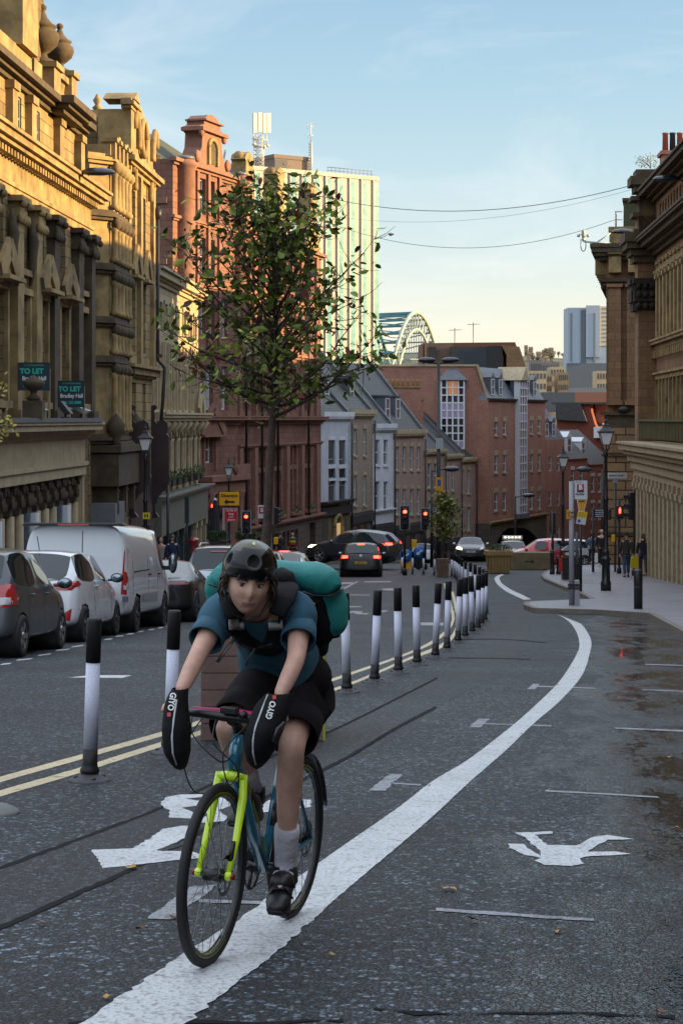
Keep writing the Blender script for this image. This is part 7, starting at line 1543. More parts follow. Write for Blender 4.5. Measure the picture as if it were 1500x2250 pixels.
def car(name, label, cat, loc, heading, stations, W, mats, side_glass, screens, wheels, wr, group=None, arch=1.09, width=.2, details=None, rim=None, crease_belt=.35, spokes=5, ww=.21, tilt=0):
 root = thing(name, label, cat, loc, heading, group); root.rotation_euler = (0, tilt, heading)
 V, n, rows = cage(stations, W); vs = list(V)+[(x, -y, z) for x, y, z in V]; off = len(V)
 import bmesh
 bm = bmesh.new(); bv = [bm.verts.new(v) for v in vs]; bm.verts.index_update()
 cl = bm.edges.layers.float.new('crease_edge')
 def F_(ids, mi):
  try: f = bm.faces.new([bv[i] for i in ids]); f.material_index = mi; f.smooth = True; return f
  except ValueError: return None
 for i in range(n-1):
  for j in range(rows-1):
   a, b, c, d = i*rows+j, (i+1)*rows+j, (i+1)*rows+j+1, i*rows+j+1
   mi = 0
   if j == 4 and i in side_glass: mi = 1
   if j >= 5 and i in screens: mi = 2
   if j == 5 and i in screens and screens[i] < 1: mi = 2
   F_((a, b, c, d), mi); F_((d+off, c+off, b+off, a+off), mi)
 for e, s in ((0, 1), (n-1, -1)):
  for j in range(rows-1):
   ids = [e*rows+j, e*rows+j+1, e*rows+j+1+off, e*rows+j+off]
   F_(ids if s == 1 else ids[::-1], 0)
 bmesh.ops.remove_doubles(bm, verts=bm.verts[:], dist=.0005)
 for e in bm.edges:
  ms = set(f.material_index for f in e.link_faces)
  if len(ms) > 1: e[cl] = .75
 bmesh.ops.recalc_face_normals(bm, faces=bm.faces[:])
 me = bpy.data.meshes.new('tmp'); bm.to_mesh(me); bm.free(); o = bpy.data.objects.new('tmp', me); COL.objects.link(o)
 md = o.modifiers.new('s', 'SUBSURF'); md.levels = 3; md.render_levels = 3
 dg = bpy.context.evaluated_depsgraph_get(); ev = o.evaluated_get(dg); em = ev.to_mesh()
 vv = [v.co.copy() for v in em.vertices]; ff = [(tuple(p.vertices), p.material_index) for p in em.polygons]
 ev.to_mesh_clear(); bpy.data.objects.remove(o); bpy.data.meshes.remove(me)
 bvh = BVHTree.FromPolygons(vv, [f for f, _ in ff]);
 R_ = wr*arch
 keep = []
 for f, mi in ff:
  c = sum((vv[i] for i in f), Vector())/len(f); cut = False
  for wx in wheels:
   if abs(c.y) > W*.55 and math.hypot(c.x-wx, c.z-wr) < R_: cut = True
  if not cut: keep.append((f, mi))
 used = set(i for f, mi in keep for i in f)
 for i in used:
  v = vv[i]
  if abs(v.y) > W*.55:
   for wx in wheels:
    dx, dz = v.x-wx, v.z-wr; r_ = math.hypot(dx, dz)
    if abs(r_-R_) < .075 and r_ < R_+.03: k = R_/r_; vv[i] = Vector((wx+dx*k, v.y, wr+dz*k))
 for mi, (nm, mt) in enumerate((('body', mats[0]), ('side_window', M_CGL), ('windscreen', M_CGL))):
  fs = [f for f, m_ in keep if m_ == mi]
  if not fs: continue
  if mi: # split left/right or front/rear
   groups = {}
   for f in fs:
    c = sum((vv[i] for i in f), Vector())/len(f); groups.setdefault((c.y > 0) if mi == 1 else (c.x > stations[-1][0]*.5), []).append(f)
  else: groups = {0: fs}
  for key, gf in groups.items():
   ids = sorted(set(i for f in gf for i in f)); mp_i = {i: k for k, i in enumerate(ids)}
   m = MB(); m.add([vv[i] for i in ids], [tuple(mp_i[i] for i in f) for f in gf], True)
   nm2 = nm if mi < 2 else ('windscreen' if key else 'rear_window'); obj(nm2, m, mt, root)
 m = MB(); x0, x1 = stations[0][0]+.15, stations[-1][0]-.15; m.box(x0, x1, -W*.8, W*.8, stations[0][8]-.02, stations[0][8]+.25)
 for wx in wheels: m.lathe([(R_*.995, -W*.93), (R_*.995, W*.93)], (wx, 0, wr), 24, M=Matrix.Rotation(R(90), 3, 'X'))
 obj('underbody', m, M_TRIMB, root)
 for wx in wheels:
  for sy in (-1, 1):
   Mw = Matrix.Rotation(R(90)*-sy, 3, 'X'); c = (wx, sy*(W-.005), wr); m = MB()
   m.lathe([(wr*.66, -ww), (wr*.95, -ww), (wr, -ww*.8), (wr, -ww*.15), (wr*.95, 0), (wr*.70, .012), (wr*.66, -.01)], c, 28, M=Mw); t_ = obj('wheel', m, M_TYRE, root)
   m = MB(); m.lathe([(wr*.66, -.02), (wr*.66, .0), (wr*.62, .004), (wr*.60, -.05), (.001, -.07)], c, 24, M=Mw)
   for k in range(spokes):
    a = 2*math.pi*k/spokes; p0 = Vector(c)+Vector((.03*math.cos(a), sy*-.03, .03*math.sin(a))); p1 = Vector(c)+Vector((wr*.62*math.cos(a), sy*-.005, wr*.62*math.sin(a)))
    m.bar(p0, p1, .05+.02*(5/spokes), .03, up=(0, 1, 0))
   m.lathe([(.06, -.03), (.055, .0), (.001, .004)], c, 10, M=Mw)
   obj('rim', m, rim or M_RIM, t_)
   m = MB(); m.lathe([(wr*.59, -.04), (.001, -.04)], c, 20, M=Mw); obj('wheel_well', m, M_TRIMB, t_)
 def patch(nm, poly, ax, mat, off=.008, parent=None, lim=1.2, res=4):
  c = (sum(p[0] for p in poly)/len(poly), sum(p[1] for p in poly)/len(poly)); P = []
  for a, b in zip(poly, poly[1:]+poly[:1]):
   for k in range(4): t = k/4; P.append((a[0]+(b[0]-a[0])*t, a[1]+(b[1]-a[1])*t))
  L_ = stations[-1][0]
  def cast(p):
   if ax == 'rear': o_, d_ = Vector((-2, p[0], p[1])), Vector((1, 0, 0))
   elif ax == 'front': o_, d_ = Vector((L_+2, p[0], p[1])), Vector((-1, 0, 0))
   elif ax == 'right': o_, d_ = Vector((p[0], -3, p[1])), Vector((0, 1, 0))
   else: o_, d_ = Vector((p[0], 3, p[1])), Vector((0, -1, 0))
   h = bvh.ray_cast(o_, d_)
   return (h[0]-d_*off) if h[0] is not None else None
  rings = [];
  for r_ in range(res+1): t = r_/res; rings.append([cast((c[0]+(p[0]-c[0])*t, c[1]+(p[1]-c[1])*t)) for p in P])
  vs2 = []; ix = {}
  for a, rg_ in enumerate(rings):
   for b, h in enumerate(rg_):
    if h is not None: ix[(a, b)] = len(vs2); vs2.append(h)
  fs = []; nP = len(P)
  for a in range(res):
   for b in range(nP):
    q_ = [(a, b), (a+1, b), (a+1, (b+1) % nP), (a, (b+1) % nP)]
    if all(k in ix for k in q_): fs.append([ix[k] for k in q_])
  m = MB(); m.add(vs2, fs, True)
  if fs: return obj(nm, m, mat, parent or root)
 root_patch = patch
 if details: details(root, patch)
 return root
def mirror(root, x, z, W, col, s=1.0):
 for sy in (-1, 1):
  m = MB(); m.sphere((x, sy*(W+.1), z), (.07*s, .12*s, .085*s), 10, 6); m.box(x-.03, x+.03, min(sy*(W-.06), sy*(W+.05)), max(sy*(W-.06), sy*(W+.05)), z-.06, z-.02); o = obj('wing_mirror', m, col, root)
  m = MB(); m.sphere((x-.05*s, sy*(W+.1), z), (.03*s, .095*s, .065*s), 10, 6); obj('mirror_glass', m, pm('mirror_glass', (.25, .30, .34, 1), .05, metal=.9), o)
def plate(root, txt, x, z, yaw=0, col=None, w=.5):
 m = MB(); s = -1 if yaw == 0 else 1
 m.box(min(x, x+s*.012), max(x, x+s*.012), -w/2, w/2, z, z+.11); o = obj('number_plate', m, col or M_PLY, root)
 text_part('lettering', o, txt, .1, M_IRON, Matrix.Translation((x+s*.016, 0, z+.055)) @ Matrix.Rotation(R(-90 if yaw == 0 else 90), 4, 'Z') @ Matrix.Rotation(R(90), 4, 'X'), sx=.75, bold=.002)
def handles(root, xs, z, W, mat):
 for x in xs:
  for sy in (-1, 1): m = MB(); m.tube([(x-.1, sy*(W+.0), z), (x-.05, sy*(W+.022), z+.005), (x+.05, sy*(W+.022), z+.005), (x+.1, sy*W, z)], .013, 6); obj('door_handle', m, mat, root)
def seams(patch, xs, z0, z1, mat=None):
 for x in xs: patch('door_seam', [(x-.006, z0), (x+.006, z0), (x+.006, z1), (x-.006, z1)], 'right', mat or M_TRIMB, .003, res=2); patch('door_seam', [(x-.006, z0), (x+.006, z0), (x+.006, z1), (x-.006, z1)], 'left', mat or M_TRIMB, .003, res=2)
def hatch_st(L=4.0, W=.87, H=1.48, rake=.38, nose=.62):
 return [(.06, .12, .20, .96, 1.02, W*.86, W*.84, W*.74, .30), (.16, .34, .22+rake, 1.0, H-.05, W*.95, W*.90, W*.66, .24), (.75, .78, .90, .98, H, W*1.0, W*.955, W*.71, .2), (L*.43-.05, L*.43-.05, L*.42-.03, .95, H+.01, W, W*.965, W*.73, .2), (L*.43+.05, L*.43+.05, L*.42+.06, .95, H+.01, W, W*.965, W*.73, .2),
   (L*.62, L*.66, L*.57, .93, H-.04, W, W*.965, W*.70, .2), (L*.74, L*.75, L*.745, .93, .99, W, W*.95, W*.80, .2), (L*.86, L*.86, L*.86, .87, .92, W*.98, W*.92, W*.78, .2), (L*.96, L*.955, L*.95, .74, .78, W*.88, W*.85, W*.70, .22), (L, L*.99, L*.985, .55, .60, W*.66, W*.68, W*.60, .26)]
HSG, HSC = {1, 2, 4}, {0: 1, 5: 1}
street = math.atan2(1, .08)
def on_row(xc_px, Yv, A=None): X = (xc_px-CX)*Yv/F; return Vector((X, Yv, gz(Yv)))
slope = .0694
def park(Yr, Xright, W): return Vector((Xright-W, Yr, gz(Yr)))
TL = math.atan(.069)
PG = carpaint('slate_grey_paint', (.075, .085, .095, 1)); PW = carpaint('white_paint', (.60, .62, .66, 1), .0, .25); PV = carpaint('van_white_paint', (.62, .63, .66, 1), .0, .3); PB = carpaint('black_paint', (.012, .012, .014, 1), .2); PS = carpaint('silver_blue_paint', (.36, .40, .44, 1), .5); PR = carpaint('red_paint', (.42, .01, .03, 1), .2); PD = carpaint('dark_grey_paint', (.05, .055, .065, 1), .5)
def det_grey(root, patch):
 W = .85
 for sy, s in (('right', -1), ('left', 1)):
  patch('tail_light', [(.02, .72), (.42, .74), (.36, 1.02), (.05, 1.05)], sy, M_TAIL, .01)
 for s in (-1, 1):
  patch('tail_light', [(s*.52, .70), (s*.84, .72), (s*.82, 1.03), (s*.56, 1.0)], 'rear', M_TAIL, .012)
  patch('reverse_light', [(s*.58, .74), (s*.80, .74), (s*.80, .84), (s*.6, .84)], 'rear', M_CLEAR, .016)
 patch('rear_bumper_trim', [(-.7, .28), (.7, .28), (.74, .42), (-.74, .42)], 'rear', M_TRIMB, .008)
 seams(patch, (.95, 1.86, 2.78), .32, .92); handles(root, (1.15, 2.05), .86, .83, PG); mirror(root, 2.72, 1.0, .84, PG)
 plate(root, 'NK11 ZBY', .02, .62)
def hatch(name, lab, X, Y, paint_, det, L=3.9, W=.86, H=1.49, rake=.38, head=street, wr=.30, rim=None, grp='cars parked along the left kerb', tilt=None, cat='car', spokes=5):
 return car(name, lab, cat, (X, Y, gz(Y)), head, hatch_st(L, W, H, rake), W, (paint_,), HSG, HSC, (.62, L-.78), wr, grp, details=det, rim=rim, tilt=TL if tilt is None else tilt, spokes=spokes)
def rx(xpx, Y): return (xpx-CX)*Y/F
def park_px(xr, yr, W, back):
 p = at(xr, yr); d = Vector((math.cos(street), math.sin(street), 0)); left = Vector((-d.y, d.x, 0)); q = p-d*back+left*(W-.02); return q.x, q.y
x, y = park_px(50, 1444, .85, .62); hatch('parked_car', 'slate grey hatchback, nearest parked car cut by the left edge', x, y, PG, det_grey, L=3.79, W=.85, H=1.5)
def det_white(root, patch):
 for s in (-1, 1):
  patch('tail_light', [(s*.40, .86), (s*.86, .84), (s*.84, 1.0), (s*.42, .96)], 'rear', M_TAIL, .012)
  patch('bumper_reflector', [(s*.60, .38), (s*.72, .36), (s*.74, .56), (s*.64, .5)], 'rear', M_TAIL, .012)
 for sd in ('right', 'left'): patch('tail_light', [(.0, .84), (.50, .94), (.42, 1.0), (.02, 1.0)], sd, M_TAIL, .012)
 patch('bumper_valance', [(-.55, .24), (.55, .24), (.45, .36), (-.45, .36)], 'rear', M_TRIMB, .01)
 patch('badge', [(-.06, .9), (.06, .9), (.06, .96), (-.06, .96)], 'rear', M_CLEAR, .012)
 seams(patch, (1.35, 2.75), .3, .92); handles(root, (1.6,), .9, .84, PW); mirror(root, 2.72, 1.02, .86, M_TRIMB)
 plate(root, 'NL67 WFO', .03, .6)
 m = MB(); m.tube([(.95, 0, 1.5), (.78, 0, 1.72)], .008, 5); obj('roof_aerial', m, M_TRIMB, root)
x, y = park_px(188, 1410, .87, .68); hatch('parked_car', 'white three-door hatchback with wide red tail lights, second in the parked row', x, y, PW, det_white, L=4.04, W=.87, H=1.48, rim=M_RIMD, rake=.52)
def van_st(L=5.0, W=.98, H=1.96):
 return [(.05, .05, .08, 1.1, H-.02, W*.93, W*.95, W*.86, .34), (.12, .10, .12, 1.12, H-.01, W*.98, W*.985, W*.89, .3), (.5, .5, .5, 1.15, H+.01, W, W, W*.91, .28), (L*.40, L*.40, L*.40, 1.15, H+.02, W, W, W*.91, .28), (L*.60, L*.60, L*.60, 1.15, H+.01, W, W, W*.90, .28), (L*.65, L*.66, L*.63, 1.12, H, W, W, W*.89, .28), (L*.80, L*.80, L*.70, 1.08, H-.06, W, W*.985, W*.85, .28), (L*.88, L*.89, L*.88, 1.05, 1.14, W, W*.97, W*.86, .28), (L*.96, L*.96, L*.95, .95, 1.0, W*.95, W*.92, W*.82, .28), (L, L*.99, L*.985, .7, .76, W*.8, W*.8, W*.7, .3)]
def det_van(root, patch):
 W = .98
 for s in (-1, 1):
  patch('tail_light', [(s*.84, .72), (s*.975, .70), (s*.965, 1.62), (s*.90, 1.7), (s*.87, 1.2)], 'rear', M_TAIL, .014)
  patch('lamp_lens', [(s*.90, 1.12), (s*.95, 1.10), (s*.94, 1.5), (s*.905, 1.55)], 'rear', M_CLEAR, .02)
  patch('lamp_lens', [(s*.89, .80), (s*.955, .79), (s*.955, .86), (s*.89, .88)], 'rear', M_CLEAR, .02)
 patch('door_seam', [(-.14, .5), (-.125, .5), (-.125, 1.84), (-.14, 1.84)], 'rear', M_TRIMB, .004)
 patch('rear_bumper', [(-.93, .34), (.93, .34), (.95, .50), (-.95, .50)], 'rear', pm('van_bumper_grey', '6e7075', .6), .02)
 patch('rear_step', [(-.4, .36), (.4, .36), (.4, .44), (-.4, .44)], 'rear', M_TRIMB, .03)
 m = MB(); m.prism([(-.95, 1.93), (.95, 1.93), (.88, 1.985), (-.88, 1.985)], -.09, .16, 'x'); obj('roof_spoiler', m, M_TRIMB, root, bevel=.02)
 m = MB(); m.box(-.10, -.085, -.28, .28, 1.935, 1.965); obj('high_brake_light', m, M_TAIL, root)
 for sd in ('right', 'left'):
  patch('sliding_rail', [(.6, 1.10), (2.2, 1.13), (2.2, 1.15), (.6, 1.12)], sd, M_TRIMB, .006); patch('side_moulding', [(1.45, .56), (3.0, .56), (3.0, .70), (1.45, .70)], sd, pm('van_mould', '8f9196', .5), .018)
  for x_ in (.55, 2.05, 3.05, 3.98): patch('door_seam', [(x_-.006, .4), (x_+.006, .4), (x_+.006, 1.72), (x_-.006, 1.72)], sd, M_TRIMB, .004, res=2)
 for sy in (-1, 1):
  m = MB(); m.sphere((3.72, sy*1.16, 1.25), (.07, .09, .2), 10, 8); m.box(3.66, 3.76, min(sy*.93, sy*1.1), max(sy*.93, sy*1.1), 1.12, 1.2); o = obj('wing_mirror', m, M_TRIMB, root)
  m = MB(); m.sphere((3.66, sy*1.16, 1.25), (.03, .07, .17), 10, 8); obj('mirror_glass', m, pm('mirror_glass', 'x'), o)
  m = MB(); m.box(.0, .05, min(sy*.88, sy*.98), max(sy*.88, sy*.98), .58, .68); obj('door_hinge', m, M_LEAD, root)
 handles(root, (3.2, 2.2), 1.05, .975, M_TRIMB)
x, y = park_px(300, 1389, .98, .98)
car('parked_van', 'white panel van with black roof spoiler, tallest vehicle in the parked row', 'van', (x, y, gz(y)), street, van_st(), .98, (PV,), {5}, {6: 1}, (.98, 3.92), .335, 'cars parked along the left kerb', details=det_van, rim=M_RIMD, tilt=TL, arch=1.12)
def coupe_st(L=4.4, W=.94, H=1.3):
 return [(.10, .06, .14, .86, .90, W*.86, W*.86, W*.72, .3), (.25, .45, .62, .90, .98, W*.98, W*.93, W*.70, .22), (1.0, 1.05, 1.65, .90, H-.03, W, W*.95, W*.60, .18), (1.9, 1.95, 2.0, .86, H, W*.97, W*.92, W*.61, .18), (2.5, 2.75, 2.3, .84, H-.04, W*.97, W*.92, W*.60, .18), (3.0, 3.15, 3.1, .83, .88, W*.98, W*.92, W*.78, .18), (3.8, 3.8, 3.8, .78, .82, W*.98, W*.92, W*.76, .18), (L, L*.985, L*.97, .55, .6, W*.75, W*.74, W*.66, .2)]
def det_coupe(root, patch):
 for s in (-1, 1): patch('tail_light', [(s*.30, .79), (s*.88, .76), (s*.88, .83), (s*.62, .86), (s*.30, .83)], 'rear', pm('dark_tail_light', (.12, .008, .012, 1), .15, coat=.8), .01)
 patch('diffuser', [(-.6, .24), (.6, .24), (.66, .46), (-.66, .46)], 'rear', M_TRIMB, .01); patch('plate_recess', [(-.3, .5), (.3, .5), (.3, .64), (-.3, .64)], 'rear', M_TRIMB, .008)
 patch('boot_line', [(-.75, .915), (.75, .915), (.75, .935), (-.75, .935)], 'rear', M_TRIMB, .012)
 mirror(root, 2.75, .96, .9, PB); seams(patch, (1.9,), .25, .84)
x, y = park_px(432, 1366, .94, .72); car('parked_car', 'low black coupe parked in front of the white van', 'car', (x, y, gz(y)), street, coupe_st(), .94, (PB,), {2, 3}, {1: 1, 4: 1}, (.72, 3.5), .335, 'cars parked along the left kerb', details=det_coupe, tilt=TL, rim=M_RIMD)
def det_suv(root, patch):
 for s in (-1, 1): patch('tail_light', [(s*.6, .95), (s*.88, .92), (s*.86, 1.12), (s*.6, 1.08)], 'rear', M_TAIL, .012)
 patch('high_brake_light', [(-.2, 1.47), (.2, 1.47), (.2, 1.50), (-.2, 1.50)], 'rear', M_TAIL, .02); plate(root, 'NA18 KVC', .0, .68); mirror(root, 2.9, 1.12, .9, PS)
 for sy in (-.55, .55): m = MB(); m.tube([(.9, sy, 1.60), (1.1, sy, 1.68), (2.4, sy, 1.70), (2.6, sy, 1.62)], .022, 6); obj('roof_rail', m, PS, root)
Y = 46.5; X = rx(474, Y); hatch('parked_car', 'silver estate with roof rails and black rear window, beyond the black coupe', X, Y, PS, det_suv, L=4.4, W=.92, H=1.62, rake=.3, wr=.34)
def det_plain(on=False, txt='NJ15 OXR', col=PS):
 def d(root, patch):
  for s in (-1, 1): patch('tail_light', [(s*.55, .82), (s*.86, .78), (s*.85, .94), (s*.56, .92)], 'rear', M_TAILON if on else M_TAIL, .012)
  if on: patch('high_brake_light', [(-.16, 1.385), (.16, 1.385), (.16, 1.42), (-.16, 1.42)], 'rear', M_TAILON, .02)
  patch('badge', [(-.05, .88), (.05, .88), (.05, .97), (-.05, .97)], 'rear', M_CLEAR, .012); plate(root, txt, .0, .56); mirror(root, 2.72, .98, .87, col); patch('bumper_valance', [(-.6, .24), (.6, .24), (.6, .38), (-.6, .38)], 'rear', M_TRIMB, .01)
 return d
Y = 60; hatch('moving_car', 'dark hatchback between the silver estate and the pale saloon, mostly behind the cyclist', rx(556, Y), Y, PD, det_plain(False, 'NX12 HTC', PD), L=4.2, W=.88, H=1.42, wr=.31, grp='cars queuing up the street')
def saloon_st(L=4.6, W=.9, H=1.4):
 return [(.05, .06, .10, .94, .98, W*.86, W*.86, W*.76, .3), (.2, .35, .45, .95, 1.02, W*.96, W*.93, W*.78, .22), (.8, .95, 1.15, .94, H-.05, W, W*.95, W*.66, .2), (1.9, 1.95, 1.9, .92, H, W, W*.95, W*.68, .2), (2.0, 2.05, 2.0, .92, H, W, W*.95, W*.68, .2), (2.9, 3.05, 2.6, .90, H-.05, W, W*.95, W*.66, .2), (3.3, 3.4, 3.35, .9, .95, W, W*.95, W*.8, .2), (4.0, 4.0, 4.0, .85, .89, W*.98, W*.92, W*.76, .2), (L, L*.99, L*.98, .6, .65, W*.75, W*.75, W*.68, .24)]
Y = 63; car('moving_car', 'pale silver-blue saloon right of the cyclist\'s helmet, heading away', 'car', (rx(612, Y), Y, gz(Y)), street, saloon_st(), .9, (PS,), {2, 4}, {1: 1, 5: 1}, (.85, 3.75), .32, 'cars queuing up the street', details=det_plain(True, 'NK64 AJX', PS), tilt=TL)
Y = 83.0; hatch('moving_car', 'black hatchback with red brake lights on, rear view in the centre distance', rx(792, Y), Y, PB, det_plain(True, 'LM14 UZV', PB), L=4.2, W=.9, H=1.46, wr=.32, head=math.atan2(1, .03), grp='cars queuing up the street', tilt=.06)
def suv_st(L=4.8, W=.94, H=1.62):
 return [(.08, .10, .18, 1.0, 1.06, W*.86, W*.84, W*.70, .36), (.22, .35, .62, 1.04, H-.12, W*.96, W*.92, W*.62, .28), (1.0, 1.1, 1.3, 1.0, H-.02, W, W*.96, W*.68, .25), (1.95, 2.0, 2.0, .98, H, W, W*.96, W*.70, .25), (2.05, 2.1, 2.1, .98, H, W, W*.96, W*.70, .25), (3.1, 3.25, 2.75, .98, H-.08, W, W*.96, W*.66, .25), (3.5, 3.6, 3.55, 1.0, 1.06, W, W*.95, W*.82, .25), (4.25, 4.25, 4.25, .92, .97, W*.98, W*.92, W*.8, .25), (L, L*.985, L*.975, .7, .76, W*.76, W*.76, W*.68, .28)]
def det_cross(root, patch):
 for s in (-1, 1): patch('tail_light', [(s*.55, .98), (s*.9, .92), (s*.9, 1.06), (s*.56, 1.06)], 'rear', M_TAILON, .014); patch('headlight', [(s*.5, .72), (s*.85, .76), (s*.85, .9), (s*.52, .82)], 'front', M_HEADON, .014)
 for sd in ('right', 'left'): patch('tail_light', [(.04, .94), (.45, 1.0), (.42, 1.06), (.06, 1.06)], sd, M_TAILON, .014); patch('headlight', [(4.4, .78), (4.75, .72), (4.7, .84), (4.45, .92)], sd, M_CLEAR, .014)
 seams(patch, (1.25, 2.15, 3.2), .35, .96); mirror(root, 3.2, 1.08, .93, PD); handles(root, (1.5, 2.45), .9, .93, PD)
 for sd in ('right', 'left'): patch('window_chrome', [(.8, 1.0), (3.2, .985), (3.2, 1.0), (.8, 1.015)], sd, M_RIM, .012, res=2)
Y = 94; car('moving_car', 'dark grey crossover crossing the junction to the left behind the black hatchback', 'car', (rx(878, Y), Y, gz(Y)+.25), R(157), suv_st(), .94, (PD,), {1, 2, 4}, {0: 1, 5: 1}, (.92, 3.86), .37, 'cars crossing the junction', details=det_cross, tilt=0)
def det_front(root, patch):
 for s in (-1, 1): patch('headlight', [(s*.52, .66), (s*.86, .72), (s*.84, .86), (s*.54, .78)], 'front', M_HEADON if s == -1 else M_CLEAR, .014)
 patch('grille', [(-.5, .3), (.5, .3), (.58, .72), (-.58, .72)], 'front', M_TRIMB, .014); mirror(root, 3.0, 1.0, .88, M_RIM); plate(root, 'NU63 PKD', 4.62, .5, 1, M_PLW)
Y = 112; car('moving_car', 'dark saloon facing the camera with one headlight glowing, left of the timber planter', 'car', (rx(1033, Y+4.6), Y+4.6, gz(Y+4.6)+.25), math.atan2(-1, -.06), saloon_st(), .92, (PD,), {2, 4}, {1: 1, 5: 1}, (.85, 3.75), .33, 'cars crossing the junction', details=det_front, tilt=-.06)
def det_taxi(root, patch):
 m = MB(); m.box(1.5, 1.7, -.62, .62, 1.56, 1.82); o = obj('roof_board', m, pm('taxi_board', 'b9c2cc', .5), root, bevel=.04)
 for k in range(5): m = MB(); m.sphere((1.72, -.45+k*.22, 1.71), (.03, .07, .05), 8, 5); obj('board_light', m, pm('board_light', 'e8dcc0', .4, emit='ffe0b0', es=1.0), o)
 patch('blue_panel', [(-.8, .75), (.8, .75), (.8, .9), (-.8, .9)], 'front', pm('sky_blue_panel', '4aa0b8', .5), .01); mirror(root, 2.72, 1.0, .87, PW)
Y = 118; hatch('taxi', 'pale taxi with a light-dotted roof board behind the red car', rx(1122, Y+4), Y+4, PW, det_taxi, L=4.2, W=.9, H=1.5, head=math.atan2(-1, -.03), grp='cars crossing the junction', tilt=-.05)
def det_red(root, patch):
 for sd in ('right', 'left'): patch('tail_light', [(.04, .85), (.3, .92), (.28, 1.04), (.06, 1.04)], sd, M_TAIL, .014)
 seams(patch, (.95, 1.86, 2.78), .3, .92); handles(root, (1.15, 2.05), .86, .85, PR); mirror(root, 2.72, 1.0, .86, PR)
Y = 95.5; hatch('moving_car', 'bright red hatchback crossing behind the concrete barrier', rx(1274, Y), Y, PR, det_red, L=3.75, W=.86, H=1.46, head=R(178), grp='cars crossing the junction', tilt=0)
PLB = carpaint('pale_blue_white_paint', (.50, .55, .60, 1), 0)
Y = 146; hatch('moving_car', 'white car low behind the keep left bollards', rx(927, Y), Y, PW, lambda r, p: None, L=4.0, W=.9, H=1.5, grp='cars crossing the junction', tilt=.07)
Y = 112; hatch('parked_car', 'pale blue car roof low beyond the kerb between bus stop and walking man', rx(1308, Y), Y, PLB, lambda r, p: None, L=3.8, W=.86, H=1.45, head=R(172), grp='cars crossing the junction', tilt=0)
# ================================================================ people
def skin_mesh(name, V, E, Rr, mat, parent, root=0, sub=2, smooth=True):
 me = bpy.data.meshes.new('sk'); me.from_pydata([tuple(v) for v in V], E, []); o = bpy.data.objects.new('sk', me); COL.objects.link(o)
 md = o.modifiers.new('skin', 'SKIN'); md.use_smooth_shade = True; md.branch_smoothing = .6
 if not me.skin_vertices: me.attributes.new('x', 'FLOAT', 'POINT')
 lay = me.skin_vertices[0] if me.skin_vertices else None
 if lay is None:
  bpy.context.view_layer.objects.active = o; bpy.ops.object.select_all(action='DESELECT'); o.select_set(True); bpy.ops.mesh.customdata_skin_add(); lay = me.skin_vertices[0]
 for i, sv in enumerate(lay.data): r = Rr[i]; sv.radius = r if isinstance(r, tuple) else (r, r); sv.use_root = (i == root)
 s = o.modifiers.new('s', 'SUBSURF'); s.levels = sub; s.render_levels = sub
 dg = bpy.context.evaluated_depsgraph_get(); ev = o.evaluated_get(dg); em = ev.to_mesh()
 m = MB(); m.add([tuple(v.co) for v in em.vertices], [tuple(p.vertices) for p in em.polygons], True)
 ev.to_mesh_clear(); bpy.data.objects.remove(o); bpy.data.meshes.remove(me)
 return obj(name, m, mat, parent) if parent is not None else m
def frame(y, z=(0, 0, 1)):
 """matrix with local +y along y"""
 y = Vector(y).normalized(); z = Vector(z); x = y.cross(z).normalized(); z = x.cross(y).normalized(); return Matrix((x, y, z)).transposed()
SKIN = pm('skin_pale', (.58, .335, .25, 1), .5, var=.16, vs=22, bump=.12, bs=120); LIPS = pm('lips', (.36, .15, .125, 1), .45); M_BROW = pm('brow_brown', (.05, .028, .018, 1), .8); M_EYEW = pm('eye_white', (.36, .33, .31, 1), .3); M_IRIS = pm('iris_dark', (.03, .022, .016, 1), .12)
def head_mesh(c, Rm, k=1.0, n=48, mm=40):
 """face sculpted on a sphere: local y forward, z up"""
 vs = []; fs = []
 def g(a, b, sx, sz, x, z): return math.exp(-((x-a)/sx)**2-((z-b)/sz)**2)
 for i in range(mm+1):
  t = math.pi*i/mm
  for j in range(n):
   a = 2*math.pi*j/n; x, y, z = math.sin(t)*math.sin(a), math.sin(t)*math.cos(a), math.cos(t)
   X, Y, Z = x*.074, y*.094, z*.112
   if Z < 0: X *= 1-.30*(-Z/.112)**1.5; Y *= 1-.10*(-Z/.112)
   if y > 0:
    fr = y
    Y += fr*(.020*g(0, -.022, .0095, .018, X, Z)+.012*g(0, .004, .008, .022, X, Z)-.010*g(.030, .012, .016, .011, abs(X), Z)+.006*g(.030, .031, .02, .008, abs(X), Z)+.009*g(0, -.055, .022, .010, X, Z)-.004*g(0, -.0555, .02, .0022, X, Z)-.005*g(0, -.073, .02, .006, X, Z)+.010*g(0, -.094, .02, .014, X, Z)+.005*g(.042, -.022, .016, .018, abs(X), Z)-.004*g(.013, -.03, .004, .008, abs(X), Z))
   else: Y -= .012*g(0, .03, .09, .05, X, Z)
   vs.append(Vector((X, Y, Z)))
 for i in range(mm):
  for j in range(n): fs.append((i*n+j, (i+1)*n+j, (i+1)*n+(j+1) % n, i*n+(j+1) % n))
 return [c+Rm @ (v*k) for v in vs], fs, vs
